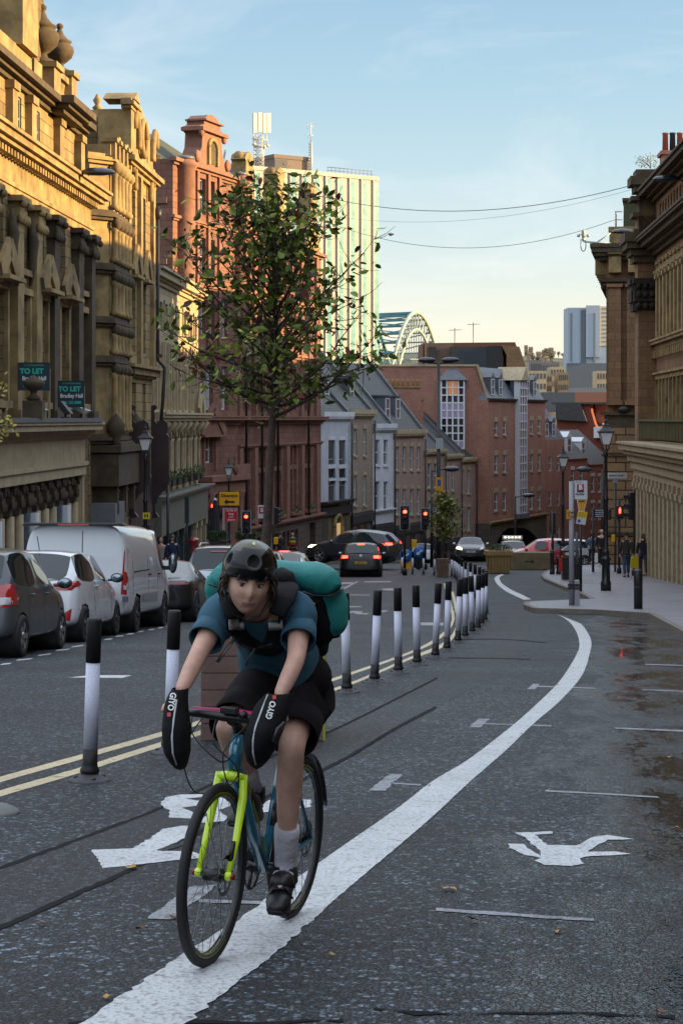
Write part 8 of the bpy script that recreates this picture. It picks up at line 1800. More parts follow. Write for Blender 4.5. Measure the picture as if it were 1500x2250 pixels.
def build_head(parent, c, Rm, k=1.0, skin=None, detail=True):
 vs, fs, loc = head_mesh(c, Rm, k, 48 if detail else 20, 40 if detail else 16)
 m = MB(); m.add(vs, fs, True)
 for sx in (-1, 1):
  e = c+Rm @ (Vector((sx*.074, -.008, -.005))*k); m.add([e+Rm @ (Vector(v)*k) for v in ((sx*.0, .012, .028), (sx*.016, -.006, .03), (sx*.018, -.014, .0), (sx*.008, -.004, -.032), (sx*.0, .010, -.022), (sx*.010, .003, .0))], [(0, 1, 5), (1, 2, 5), (2, 3, 5), (3, 4, 5), (4, 0, 5), (0, 4, 3, 2, 1)], True)
 o = obj('head', m, skin or SKIN, parent)
 if detail:
  me = o.data; me.materials.append(LIPS); me.materials.append(M_BROW); n = 48
  for p in me.polygons:
   if p.index < 48*40:
    q = sum((loc[i] for i in p.vertices), Vector())/len(p.vertices)
    if q.y > .05 and abs(q.x) < .023 and -.0615 < q.z < -.0495+.003*(1-abs(q.x)/.022): p.material_index = 1
 for sx in (-1, 1):
  m = MB(); ec = c+Rm @ (Vector((sx*.030, .0765, .011))*k); mm_ = MB(); mm_.sphere((0, 0, 0), (.0135*k, .009*k, .0068*k), 12, 8); m.add([ec+Rm @ Vector(v) for v in mm_.v], mm_.f, True); e_ = obj('eye', m, M_EYEW, o)
  m = MB(); ic = ec+Rm @ (Vector((.002, .0062, .0005))*k); mm_ = MB(); mm_.sphere((0, 0, 0), (.0064*k, .0045*k, .0062*k), 10, 6); m.add([ic+Rm @ Vector(v) for v in mm_.v], mm_.f, True); obj('iris', m, M_IRIS, e_)
  m = MB(); m.tube([c+Rm @ (Vector(v)*k) for v in ((sx*.013, .091, .026), (sx*.026, .0905, .032), (sx*.040, .082, .031), (sx*.050, .072, .024))], [.0028*k, .0042*k, .0036*k, .0015*k], 6); obj('eyebrow', m, M_BROW, o)
  m = MB(); m.tube([c+Rm @ (Vector(v)*k) for v in ((sx*.017, .0835, .0155), (sx*.030, .0875, .0195), (sx*.044, .078, .0165))], [.0018*k, .0026*k, .0014*k], 5); obj('eyelid', m, pm('lash_line', (.10, .05, .04, 1), .6), o)
 return o
def hand_mesh(m, w, d, palm, k=1.0, curl=.6, side=1):
 """wrist point, pointing direction, palm normal; five fingers"""
 d = Vector(d).normalized(); p = Vector(palm); p = (p-d*p.dot(d)).normalized(); s = d.cross(p)*side
 m.sphere(w+d*.045*k, (.030*k, .030*k, .038*k), 10, 7)
 for i, (off, ln) in enumerate(((-.027, .062), (-.009, .074), (.009, .070), (.026, .055))):
  a = w+d*.08*k+s*off*k; dd_ = d; pts = [a]
  for j in range(3): dd_ = (dd_+p*curl*.6).normalized(); a = a+dd_*ln*k/3; pts.append(a)
  m.tube(pts, [.0085*k, .008*k, .0075*k, .006*k], 6)
 a = w+d*.03*k-s*.028*k; m.tube([a, a+(d*.6-s*.7+p*.3).normalized()*.03*k, a+(d*.9-s*.6+p*.5).normalized()*.055*k], [.011*k, .010*k, .007*k], 6)
def fabric(name, col, rough=.9): return pm(name, col, rough, var=.25, vs=6, bump=.5, bs=16)
JEANS = fabric('blue_jeans', (.035, .06, .12, 1)); DARKC = fabric('black_cloth', (.012, .012, .014, 1)); BROWNJ = fabric('brown_jacket', (.035, .026, .024, 1)); NAVYC = fabric('navy_coat', (.012, .014, .03, 1)); GREYT = fabric('grey_trousers', (.06, .055, .06, 1)); M_SHOE = pm('dark_shoe', (.02, .018, .018, 1), .5); HAIRB = pm('brown_hair', (.045, .025, .015, 1), .6, var=.4, vs=40); HAIRL = pm('fair_hair', (.22, .13, .06, 1), .6)
def walker(lab, X, Y, head_rot=0, rot=0, H=1.75, coat=BROWNJ, legs=JEANS, stride=.16, hair=None, hat=None, coatlen=.86, shoe=M_SHOE, z=None, extra=None, bulk=1.0, arms=((.02, 0), (-.02, 0)), tail=False, group=None):
 k = H/1.75; base = Vector((X, Y, (gz(Y)+.123) if z is None else z)); q = thing('person', lab, 'person', base, rot, group)
 P = lambda x, y, zz: Vector((x, y, zz))*k
 V = [P(0, 0, .96), P(0, .0, 1.14), P(0, .01, 1.34), P(0, .0, 1.47), P(0, .015, 1.55)]; Rr = [(.145, .11), (.14, .10), (.165, .11), (.06, .06), (.052, .052)]; E = [(0, 1), (1, 2), (2, 3), (3, 4)]
 for sx in (-1, 1):
  st = stride*sx; n0 = len(V); a = arms[0 if sx < 0 else 1]
  V += [P(sx*.09, 0, .90), P(sx*.095, st*.75+.03, .52), P(sx*.095, st*(1 if st > 0 else 1.35), .10), P(sx*.105, st*(1 if st > 0 else 1.35)+.13, .045)]; Rr += [.088, .058, .04, (.04, .03)]; E += [(0, n0), (n0, n0+1), (n0+1, n0+2), (n0+2, n0+3)]
  n1 = len(V); V += [P(sx*.18, 0, 1.42), P(sx*.235, -.03+a[0], 1.14), P(sx*.245, .06+a[0]-st*.5, .90)]; Rr += [.058, .045, .03]; E += [(2, n1), (n1, n1+1), (n1+1, n1+2)]
 Rr = [(r[0]*k, r[1]*k) if isinstance(r, tuple) else r*k for r in Rr]
 body = skin_mesh('body', V, E, Rr, SKIN, q, 0, 2)
 hd = P(0, .035, 1.655); Rm = Matrix.Rotation(head_rot, 3, 'Z'); ho = build_head(body, hd, Rm, k, detail=False)
 V2 = [P(0, 0, coatlen), P(0, 0, 1.10), P(0, .01, 1.35), P(0, 0, 1.53)]; R2 = [(.185*bulk, .145*bulk), (.18*bulk, .145*bulk), (.195*bulk, .145*bulk), (.085, .08)]; E2 = [(0, 1), (1, 2), (2, 3)]
 for ai, sx in enumerate((-1, 1)):
  a = arms[ai]; st = stride*sx; n1 = len(V2); V2 += [P(sx*.19, 0, 1.42), P(sx*.245, -.03+a[0], 1.14), P(sx*.25, .05+a[0]-st*.45, .93)]; R2 += [.082*bulk, .066*bulk, .052*bulk]; E2 += [(2, n1), (n1, n1+1), (n1+1, n1+2)]
 R2 = [(r[0]*k, r[1]*k) if isinstance(r, tuple) else r*k for r in R2]
 skin_mesh('coat', V2, E2, R2, coat, body, 1, 2)
 V3 = [P(0, 0, .96)]; R3 = [(.16, .13)]; E3 = []
 for sx in (-1, 1):
  st = stride*sx; n0 = len(V3); V3 += [P(sx*.095, 0, .86), P(sx*.097, st*.75+.03, .52), P(sx*.097, st*(1 if st > 0 else 1.35), .13)]; R3 += [.105, .078, .066]; E3 += [(0, n0), (n0, n0+1), (n0+1, n0+2)]
 skin_mesh('trousers', V3, E3, [(r[0]*k, r[1]*k) if isinstance(r, tuple) else r*k for r in R3], legs, body, 0, 2)
 for sx in (-1, 1):
  st = stride*sx; yy = st*(1 if st > 0 else 1.35); m = MB(); c = P(sx*.10, yy+.06, .045); m.sphere(c, (.05*k, .135*k, .045*k), 12, 8); m.box(c.x-.045*k, c.x+.045*k, c.y-.12*k, c.y+.10*k, 0.0, .03); obj('shoe', m, shoe, body)
  a = arms[0 if sx < 0 else 1]; m = MB(); hand_mesh(m, P(sx*.25, .055+a[0]-st*.5, .90), (0, .1, -1), (-sx, .2, 0), k, side=sx); obj('hand', m, SKIN, body)
 if hair is not None:
  m = MB(); m.sphere(hd+P(0, -.018, .018), (.084*k, .098*k, .112*k), 16, 12); o = obj('hair', m, hair, body)
  if tail: m = MB(); m.tube([hd+P(0, -.09, .03), hd+P(.02, -.16, -.02), hd+P(.05, -.15, -.14), hd+P(.06, -.13, -.26)], [.03, .04, .035, .012], 8); obj('ponytail', m, hair, o)
 if hat is not None:
  m = MB(); m.lathe([(.10*k, -.02), (.098*k, .04), (.07*k, .10), (.0, .12)], hd+P(0, -.005, .03), 16); obj('beanie', m, hat, body)
 if extra: extra(q, body, k)
 return q
def bagd(q, body, k): pass
a = at(1375, 1268, .12); walker('man in brown jacket and jeans walking away, dark beanie', a.x, a.y, H=1.78, coat=BROWNJ, legs=JEANS, hat=DARKC, bulk=1.12)
b = at(1412, 1266, .12); walker('person in long navy coat with ponytail walking away beside the brown-jacketed man', b.x, b.y, H=1.74, coat=NAVYC, legs=GREYT, hair=HAIRB, tail=True, coatlen=.72, stride=-.12)
q = thing('carrier_bag', 'bright yellow carrier bag held between the two walkers', 'bag', (b.x-.36, b.y, gz(b.y)+.45)); m = MB(); m.prism([(-.17, .05), (-.12, 0), (.12, 0), (.17, .05), (.16, .42), (.06, .5), (-.06, .5), (-.16, .42)], -.06, .06, 'y'); obj('bag_body', m, pm('bag_yellow', 'c8bb10', .5, var=.15), q, bevel=.02); m = MB(); m.tube([(-.06, 0, .48), (0, 0, .6), (.06, 0, .48)], .01, 5); obj('handle', m, pm('bag_yellow', 'x'), q)
c = at(1321, 1245, .12); walker('bald man all in black with white shoes, behind the tall heritage lamp post', c.x, c.y, H=1.8, coat=DARKC, legs=DARKC, shoe=pm('white_shoe', (.5, .5, .5, 1), .5), rot=R(160), stride=.1)
Y = 101; walker('person in blue jacket half hidden beside the bald man', (1299-CX)*Y/F, Y, H=1.66, coat=fabric('blue_jacket', (.05, .10, .16, 1)), legs=DARKC, hair=HAIRB, stride=.06)
Y = 74; walker('person in navy jacket with grey cap near the red post box', (379-CX)*Y/F, Y, H=1.72, coat=fabric('navy_jacket', (.012, .022, .06, 1)), legs=DARKC, hat=pm('grey_cap', (.08, .08, .09, 1), .9), stride=.08, rot=R(10))
Y = 72; walker('fair-haired person seen just past the white van mirror', (334-CX)*Y/F, Y, H=1.66, coat=fabric('beige_coat', (.28, .22, .16, 1)), legs=DARKC, hair=HAIRL, stride=.05, rot=R(150))
Y = 78; walker('person in pale top by the grey shopfront', (354-CX)*Y/F, Y, H=1.6, coat=fabric('pale_coat', (.30, .26, .24, 1)), legs=GREYT, hair=HAIRL, stride=.04, rot=R(170))
Y = 113; walker('person in dark jacket standing left of the multicoloured coat, by the red building', (616-CX)*Y/F, Y, H=1.78, coat=DARKC, legs=DARKC, hair=HAIRB, stride=.08, rot=R(60))
def scarf(q, body, k):
 for (z, mt) in ((1.36, pm('coat_green', (.02, .09, .04, 1), .9)), (1.22, pm('coat_yellow', (.5, .32, .02, 1), .9)), (1.06, pm('coat_red', (.25, .02, .02, 1), .9))):
  m = MB(); m.lathe([(.2, z-.07), (.205, z+.0), (.19, z+.07)], (0, 0, 0), 18); obj('coat_band', m, mt, body)
Y = 110; walker('person in green, yellow and red coat in front of the red building', (643-CX)*Y/F, Y, H=1.72, coat=fabric('maroon_coat', (.08, .012, .015, 1)), legs=DARKC, hair=HAIRB, stride=.05, rot=R(175), extra=scarf)
# ================================================================ bicycle
Rr_ = Vector((-.20, 7.69, 0)); Rr_.z = gz(7.69); fw = Vector((-.29, -.957, .0)); fw.normalize()
bike = thing('bicycle', 'blue bicycle with lime yellow fork ridden over the white line towards the camera', 'bicycle', Rr_)
lf = Vector((-fw.y, fw.x, 0)); lf = -lf if lf.x < 0 else lf
lean = R(3.6); up_v = (Vector((0, 0, 1))*math.cos(lean)+lf*math.sin(lean)); lfv = (lf*math.cos(lean)-Vector((0, 0, 1))*math.sin(lean))
fw3 = (fw+Vector((0, 0, .066))).normalized()
def K(x, y, z): return fw3*x+lfv*y+up_v*z        # local (forward, rider's left, up)
MK = Matrix((fw3, lfv, up_v)).transposed()
WRr = .322; M_FR = pm('bike_blue_paint', (.02, .17, .27, 1), .22, coat=1, var=.08); M_LIME = pm('lime_yellow_paint', (.60, .85, .01, 1), .25, coat=.8); M_BK = pm('bike_black', (.012, .012, .013, 1), .35); M_CH = pm('bike_steel', (.2, .2, .21, 1), .25, metal=.9); M_LIMD = pm('lime_decal', (.28, .34, .02, 1), .4)
def wheel(nm, cx, steer=None):
 m = MB(); pts = [K(cx+WRr*math.cos(t), 0, WRr+.0+WRr*math.sin(t)) for t in [2*math.pi*i/64 for i in range(64)]]
 r = .0165; pts = [K(cx+(WRr-r)*math.cos(2*math.pi*i/64), 0, WRr+(WRr-r)*math.sin(2*math.pi*i/64)) for i in range(64)]; m.tube(pts, r, 10, closed=True); o = obj('wheel', m, M_TYRE, bike)
 m = MB()
 for rr in (.028,):
  pts = [K(cx+(WRr-.038)*math.cos(2*math.pi*i/64), 0, WRr+(WRr-.038)*math.sin(2*math.pi*i/64)) for i in range(64)]; m.tube(pts, [(.009, .014)]*64, 8, closed=True)
 obj('rim', m, M_BK, o)
 for a0 in (4.2, 1.0):
  m = MB()
  for sy in (-1, 1):
   vs = []; n = 12
   for i in range(n+1):
    t = a0+1.1*i/n
    for rr in (WRr-.048, WRr-.031): vs.append(K(cx+rr*math.cos(t), sy*.0108, WRr+rr*math.sin(t)))
   m.add(vs, [(2*i, 2*i+1, 2*i+3, 2*i+2) for i in range(n)], True)
  obj('rim_decal', m, M_LIMD, o)
 m = MB()
 for i in range(28):
  a = 2*math.pi*i/28; b = a+(.6 if (i//2) % 2 else -.6); sy = 1 if i % 2 else -1
  m.tube([K(cx+.022*math.cos(b), sy*.03, WRr+.022*math.sin(b)), K(cx+(WRr-.045)*math.cos(a), 0, WRr+(WRr-.045)*math.sin(a))], .0011, 4, cap=False)
 obj('spokes', m, M_CH, o)
 m = MB(); m.tube([K(cx, -.05, WRr), K(cx, -.035, WRr), K(cx, -.033, WRr), K(cx, .033, WRr), K(cx, .035, WRr), K(cx, .05, WRr)], [.010, .012, .024, .024, .012, .010], 14); obj('hub', m, M_BK, o)
 m = MB(); sd = .043; pts = [K(cx+.066*math.cos(2*math.pi*i/32), sd, WRr+.066*math.sin(2*math.pi*i/32)) for i in range(32)]; m.tube(pts, [(.008, .0012)]*32, 6, closed=True)
 for i in range(6): a = i*math.pi/3; m.tube([K(cx, sd, WRr), K(cx+.062*math.cos(a+.3), sd, WRr+.062*math.sin(a+.3))], .003, 4)
 obj('brake_disc', m, M_CH, o)
 return o
wheel('rear', 0); wheel('front', .93)
def ptube(nm, pts, r, mt, n=12): m = MB(); m.tube([K(*p) for p in pts], r, n); return obj(nm, m, mt, bike)
HT, HB = (.755, 0, .80), (.785, 0, .675)
ptube('head_tube', [HT, HB], [.024, .027], M_FR)
ptube('down_tube', [(.775, 0, .70), (.57, 0, .45), (.38, 0, .262)], [.024, .027, .026], M_FR)
for t0, t1 in ((.12, .3), (.36, .62), (.68, .86)):
 m = MB()
 for sy in (-1, 1):
  A_ = Vector((.775, 0, .70)).lerp(Vector((.38, 0, .262)), t0); B_ = Vector((.775, 0, .70)).lerp(Vector((.38, 0, .262)), t1); m.add([K(A_.x, sy*.0275, A_.z+.012), K(B_.x, sy*.029, B_.z+.016), K(B_.x-.0, sy*.029, B_.z-.012), K(A_.x, sy*.0275, A_.z-.006)], [(0, 1, 2, 3), (3, 2, 1, 0)])
 obj('frame_decal', m, M_LIMD, bike)
ptube('top_tube', [(.76, 0, .77), (.5, 0, .745), (.225, 0, .70)], [.018, .016, .014], M_FR)
ptube('seat_tube', [(.38, 0, .262), (.215, 0, .72)], [.018, .0165], M_FR)
ptube('seat_post', [(.215, 0, .72), (.172, 0, .85)], .0135, M_BK)
for sy in (-1, 1):
 ptube('seat_stay', [(.225, sy*.012, .68), (.10, sy*.045, .48), (.0, sy*.062, WRr)], [.009, .008, .009], M_FR)
 ptube('chain_stay', [(.38, sy*.02, .255), (.2, sy*.045, .285), (.0, sy*.062, WRr)], [.012, .010, .009], M_FR)
m = MB(); m.tube([K(.80, sy, .655) for sy in (-.05, 0, .05)], [.012, .021, .012], 12)
fo = obj('fork', m, M_LIME, bike)
for sy in (-1, 1):
 m = MB(); m.tube([K(.798, sy*.046, .665), K(.815, sy*.052, .58), K(.87, sy*.056, .44), K(.925, sy*.056, .335)], [(.009, .015), (.010, .016), (.0085, .013), (.007, .010)], 10); m.sphere(K(.93, sy*.056, WRr), .017, 8, 6); obj('fork_blade', m, M_LIME, fo)
m = MB(); m.tube([K(.90, .052, .37), K(.885, .05, .44)], [(.016, .012), (.014, .01)], 8); obj('brake_caliper', m, M_BK, bike)
ptube('axle_lever', [(.93, -.075, WRr), (.93, -.06, WRr)], .011, pm('anodised_red', (.3, .02, .04, 1), .3, metal=.6)); ptube('axle_lever', [(.93, .06, WRr), (.93, .078, WRr)], .011, pm('anodised_red', 'x'))
ptube('stem', [(.752, 0, .815), (.79, 0, .845), (.835, 0, .86)], [.019, .018, .02], M_BK)
ptube('headset', [(.752, 0, .79), (.746, 0, .82)], .024, M_BK)
M_MAG = pm('magenta_tape', (.35, .01, .10, 1), .6)
ptube('handlebar', [(.835, -.19, .868), (.835, -.12, .87), (.835, 0, .868), (.835, .12, .87), (.835, .19, .868)], [.014, .015, .018, .015, .014], M_BK)
for sy in (-1, 1):
 ptube('bar_drop', [(.835, sy*.19, .868), (.87, sy*.20, .868), (.91, sy*.195, .85), (.925, sy*.19, .81)], .013, M_BK)
m = MB(); m.tube([K(.77, -.17, .872), K(.75, 0, .878), K(.77, .16, .872)], .013, 8); obj('bar_bag_strap', m, M_MAG, bike)
m = MB(); m.box(-.02, .02, -.03, .03, -.012, .012); m.v = [tuple(K(.86, 0, .895)+MK @ Vector(v)) for v in m.v]; obj('light_mount', m, M_BK, bike, bevel=.004)
m = MB(); m.tube([K(.86, .055, .885), K(.885, .055, .885)], [.015, .012], 8); obj('front_light', m, M_BK, bike)
for pts in ([(.86, -.10, .86), (.93, -.14, .74), (.90, -.10, .60), (.83, -.02, .62), (.79, 0, .70)], [(.86, .08, .86), (.95, .02, .76), (.91, .03, .64), (.80, .03, .67)], [(.86, -.05, .86), (.92, -.03, .78), (.87, .04, .70), (.80, .03, .60)], [(.86, -.14, .862), (.94, -.10, .80), (.93, 0, .72), (.85, .02, .74)]):
 P_ = [Vector(p) for p in pts]; S = []
 for i in range(len(P_)-1):
  p0 = P_[max(i-1, 0)]; p1 = P_[i]; p2 = P_[i+1]; p3 = P_[min(i+2, len(P_)-1)]
  for k_ in range(6): t = k_/6; S.append(.5*((2*p1)+(p2-p0)*t+(2*p0-5*p1+4*p2-p3)*t*t+(3*p1-3*p2+p3-p0)*t**3))
 S.append(P_[-1]); ptube('cable', [tuple(s_) for s_ in S], .0026, M_BK, 5)
m = MB(); prof = [(.02, .0, .07), (.10, .005, .066), (.17, .0, .045), (.24, .0, .022), (.29, -.005, .016)]
vs = []; n = 10
for x_, dz, w_ in prof:
 for j in range(n): t = 2*math.pi*j/n; vs.append(K(.03+x_, w_*math.cos(t), .868+dz+.022*math.sin(t)))
m.add(vs, [(i*n+j, i*n+(j+1) % n, (i+1)*n+(j+1) % n, (i+1)*n+j) for i in range(4) for j in range(n)]+[tuple(range(n)), tuple(range(4*n, 5*n))], True); obj('saddle', m, M_BK, bike)
m = MB(); pts = [K(.38+.088*math.cos(2*math.pi*i/32), -.045, .262+.088*math.sin(2*math.pi*i/32)) for i in range(32)]; m.tube(pts, [(.007, .003)]*32, 6, closed=True)
for i in range(5): a = i*2*math.pi/5; m.tube([K(.38, -.045, .262), K(.38+.085*math.cos(a), -.045, .262+.085*math.sin(a))], .007, 5)
obj('chainring', m, M_BK, bike)
m = MB(); m.tube([K(.38, -.045, .35), K(0, -.045, WRr+.045)], .004, 5); m.tube([K(.38, -.045, .175), K(.04, -.045, .20)], .004, 5); obj('chain', m, M_CH, bike)
m = MB(); m.tube([K(0, -.03, WRr), K(0, -.055, WRr)], [.05, .03], 16); obj('cassette', m, M_CH, bike); m = MB(); m.tube([K(.0, -.06, .29), K(.03, -.06, .22), (K(.02, -.055, .17))], [.014, .012, .018], 6); obj('derailleur', m, M_BK, bike)
ca = R(-68)   # crank angle from forward, left crank (rider's left, image right) low
PL = (.38+.155*math.cos(ca), .10, .262+.155*math.sin(ca)); PRt = (.38-.155*math.cos(ca), -.11, .262-.155*math.sin(ca))
ptube('crank', [(.38, .055, .262), (PL[0], .075, PL[2])], [.014, .011], M_BK); ptube('crank', [(.38, -.06, .262), (PRt[0], -.08, PRt[2])], [.014, .011], M_BK); ptube('bottom_bracket', [(.38, -.06, .262), (.38, .06, .262)], .022, M_BK)
for px3 in (PL, PRt):
 m = MB(); m.box(-.045, .045, -.04, .04, -.011, .011); m.v = [tuple(K(*px3)+MK @ Vector(v)) for v in m.v]; obj('pedal', m, M_BK, bike, bevel=.004)
def arcs(a0, a1, r, w, mt, nm):
 m = MB(); vs = []; n = 18
 for i in range(n+1):
  t = a0+(a1-a0)*i/n
  for sy, rr in ((-w, r-.008), (0, r+.004), (w, r-.008)): vs.append(K(rr*math.cos(t), sy, WRr+rr*math.sin(t)))
 fs = []
 for i in range(n):
  for k_ in (0, 1): fs += [(3*i+k_, 3*i+k_+1, 3*i+k_+4, 3*i+k_+3)]
 m.add(vs, fs, True); o = obj(nm, m, mt, bike); md = o.modifiers.new('s', 'SOLIDIFY'); md.thickness = .003; return o
arcs(R(62), R(165), WRr+.022, .024, M_BK, 'rear_mudguard'); arcs(R(52), R(62), WRr+.022, .024, pm('mudguard_white', (.5, .5, .5, 1), .4), 'mudguard_tip')
ptube('water_bottle', [(.50, 0, .47), (.56, 0, .535), (.585, 0, .562), (.60, 0, .58)], [.030, .031, .018, .012], pm('bottle_black', (.02, .02, .022, 1), .4))
ptube('frame_lock', [(.36, .02, .42), (.33, .02, .50)], .014, M_BK)
# ---- bar mitts
M_NEO = pm('black_neoprene', (.006, .006, .007, 1), .8, spec=.2, var=.2, vs=12, bump=.3, bs=60); M_PIPE = pm('reflective_piping', (.45, .46, .48, 1), .35)
def mitt(spine, rad, text, tx, ty0, ty1, flip, pipe, redpos, sgn):
 S = [px_(*p)-Rr_ for p in spine]; n = 20; m = MB(); vs = []
 P_ = []; Rd = []
 for i in range(len(S)-1):
  for k_ in range(5):
   t = k_/5; p0 = S[max(i-1, 0)]; p1 = S[i]; p2 = S[i+1]; p3 = S[min(i+2, len(S)-1)]
   P_.append(.5*((2*p1)+(p2-p0)*t+(2*p0-5*p1+4*p2-p3)*t*t+(3*p1-3*p2+p3-p0)*t**3)); Rd.append(rad[i]+(rad[i+1]-rad[i])*t)
 P_.append(S[-1]); Rd.append(rad[-1])
 deep = fw3
 for p, r in zip(P_, Rd):
  for j in range(n):
   t = 2*math.pi*j/n; vs.append(p+lf*(r*math.cos(t))+Vector((fw.x, fw.y, 0))*(r*1.25+.012)*math.sin(t)*(1.0))
 N_ = len(P_); fs = [(i*n+j, (i+1)*n+j, (i+1)*n+(j+1) % n, i*n+(j+1) % n) for i in range(N_-1) for j in range(n)]+[tuple((N_-1)*n+j for j in range(n))]
 m.add(vs, fs, True); o = obj('handlebar_mitt', m, M_NEO, bike)
 bv = BVHTree.FromPolygons([Vector(v) for v in vs], fs)
 cam_o = Vector((0, 0, CH))-Rr_
 def proj(x, y, off=.006):
  d = (px_(x, y, 6.0)-Rr_-cam_o).normalized(); h = bv.ray_cast(cam_o, d); return (h[0]-d*off) if h[0] is not None else None
 pts = [proj(*p, .002) for p in pipe]; pts = [p for p in pts if p is not None]
 m = MB(); m.tube(pts, [(.0035)]*len(pts), 6); obj('piping', m, M_PIPE, o)
 vs_, fs_ = text_mb(text, 1.0, sx=1.0, bold=.03, depth=0.0); xs_ = [v[0] for v in vs_]; L_ = max(xs_)-min(xs_)
 V2 = []; ok = True; a = Vector((tx[0], ty0)); b = Vector((tx[1], ty1)); dr = (b-a); hgt = 15.0; nr = Vector((dr.y, -dr.x)).normalized()
 for v in vs_:
  t = (v[0]-min(xs_))/L_; p = a+dr*t+nr*(v[1]*hgt*1.25); h = proj(p.x, p.y, .007); V2.append(h if h is not None else Vector((0, 0, 0))); ok &= h is not None
 if ok: m = MB(); m.add(V2, fs_); obj('lettering', m, pm('mitt_white', (.6, .6, .6, 1), .5), o)
 else: print('mitt text miss')
 rp = [proj(redpos[0]+dx, redpos[1]+dy, .004) for dx, dy in ((-4, -4), (4, -5), (5, 4), (-3, 5))]
 if all(h is not None for h in rp): m = MB(); m.add(rp, [(0, 1, 2, 3)]); obj('red_mark', m, pm('mitt_red', (.35, .02, .02, 1), .5), o)
 return o
mitt([(396, 1512, 6.86), (388, 1545, 6.83), (388, 1600, 6.79), (390, 1650, 6.78), (396, 1682, 6.80), (400, 1690, 6.81)], [.026, .038, .048, .044, .022, .004], 'GIYO', (381, 374), 1522, 1561, False, [(396, 1512), (388, 1540), (382, 1580), (378, 1620), (380, 1655), (388, 1680)], (371, 1570), -1)
mitt([(618, 1520, 6.88), (600, 1550, 6.85), (583, 1600, 6.80), (573, 1640, 6.79), (567, 1670, 6.80), (566, 1688, 6.82)], [.044, .062, .064, .055, .036, .006], 'GIYO', (590, 601), 1580, 1541, False, [(588, 1527), (575, 1560), (562, 1595), (556, 1625), (556, 1655), (562, 1680)], (602, 1532), 1)
# ================================================================ rider
O = Vector((-.19, 7.40, gz(7.40))); rider = thing('person', 'cyclist in dark helmet and blue T-shirt riding towards the camera, hands in bar mitts', 'person', O)
J = lambda x, y, Y: px_(x, y, Y)-O
hipC = J(632, 1487, 7.52); bel = J(606, 1440, 7.44); che = J(580, 1378, 7.26); ubk = J(572, 1335, 7.16); nk = J(562, 1318, 7.06)
shR, shL = J(484, 1345, 7.16), J(662, 1345, 7.20); elR, elL = J(430, 1450, 6.95), J(650, 1452, 6.99); wrR, wrL = J(394, 1528, 6.87), J(610, 1540, 6.90); haR, haL = J(389, 1590, 6.82), J(590, 1590, 6.84)
hpR, hpL = J(590, 1500, 7.50), J(672, 1500, 7.54); knR, knL = J(500, 1604, 6.96), J(640, 1640, 7.12); anR = J(566, 1790, 7.26); anL = J(630, 1880, 7.24)
pr = K(*PRt)+Rr_-O; pl = K(*PL)+Rr_-O
toR = pr+Vector((-.01, -.05, .045)); toL = pl+Vector((-.01, -.06, .05))
anR = pr+Vector((.03, .10, .11)); anL = pl+Vector((.01, .075, .135))
mid = lambda a, b, t=.5: a.lerp(b, t)
V = [hipC, bel, che, ubk, nk, shR, elR, wrR, shL, elL, wrL, hpR, knR, anR, hpL, knL, anL]
V += [mid(elR, shR, .45), mid(elL, shL, .45), mid(elR, wrR, .35), mid(elL, wrL, .35), mid(hpR, knR, .5), mid(hpL, knL, .5), mid(knR, anR, .32)+Vector((0, .02, 0)), mid(knL, anL, .32)+Vector((0, .025, 0)), mid(knR, anR, .72), mid(knL, anL, .72), toR, toL]
E = [(0, 1), (1, 2), (2, 3), (3, 4), (3, 5), (5, 17), (17, 6), (6, 19), (19, 7), (3, 8), (8, 18), (18, 9), (9, 20), (20, 10), (0, 11), (11, 21), (21, 12), (12, 23), (23, 25), (25, 13), (13, 27), (0, 14), (14, 22), (22, 15), (15, 24), (24, 26), (26, 16), (16, 28)]
Rd = [(.13, .11), (.125, .10), (.13, .10), (.09, .08), .055, .054, .034, .024, .054, .034, .024, .086, .051, .031, .086, .051, .031, .041, .041, .034, .034, .072, .072, .052, .054, .034, .035, .03, .03]
body = skin_mesh('body', V, E, Rd, SKIN, rider, 0, 3)
for w_, h_, s_ in ((wrR, haR, -1), (wrL, haL, 1)):
 m = MB(); hand_mesh(m, w_, (h_-w_), (0, -1, -.3), .95, 1.1, s_); obj('hand', m, SKIN, body)
hc = J(546, 1279, 6.99); fdir = Vector((.14, -1, -.20)).normalized(); Rm = frame(fdir, (.10, 0, 1)); Rm = Rm
m = MB(); m.tube([nk+Vector((0, .05, -.03)), mid(nk, hc, .35), mid(nk, hc, .7)], [.07, .055, .052], 14); obj('neck', m, SKIN, body)
hd = build_head(body, hc, Rm, 1.04)
HX = lambda x, y, z: hc+Rm @ (Vector((x, y, z))*1.03)
rgh = random.Random(8); m = MB()
for k_ in range(260):
 a = rgh.uniform(.42, 5.86)+0; rr = rgh.uniform(.96, 1.1); x0, y0 = math.sin(a)*.080*rr, math.cos(a)*.096*rr
 if y0 > .035: continue
 z0_ = rgh.uniform(-.01, .05); ln = rgh.uniform(.03, .06) if y0 > .02 else rgh.uniform(.05, .095); q0 = Vector((x0, y0, z0_)); q1 = q0+Vector((math.sin(a)*.016, math.cos(a)*.008, -ln*.5)); q2 = q0+Vector((math.sin(a)*rgh.uniform(-.006, .022), math.cos(a)*.006+rgh.uniform(-.012, .012), -ln))
 m.tube([HX(*q0), HX(*q1), HX(*q2)], [.005, .004, .001], 4)
for k_ in range(12):
 x0 = rgh.uniform(-.05, .055); m.tube([HX(x0, .085, .055), HX(x0+rgh.uniform(-.012, .012), .098, .045), HX(x0+rgh.uniform(-.02, .02), .096, .034)], [.0045, .004, .001], 4)
obj('hair', m, HAIRB, body)
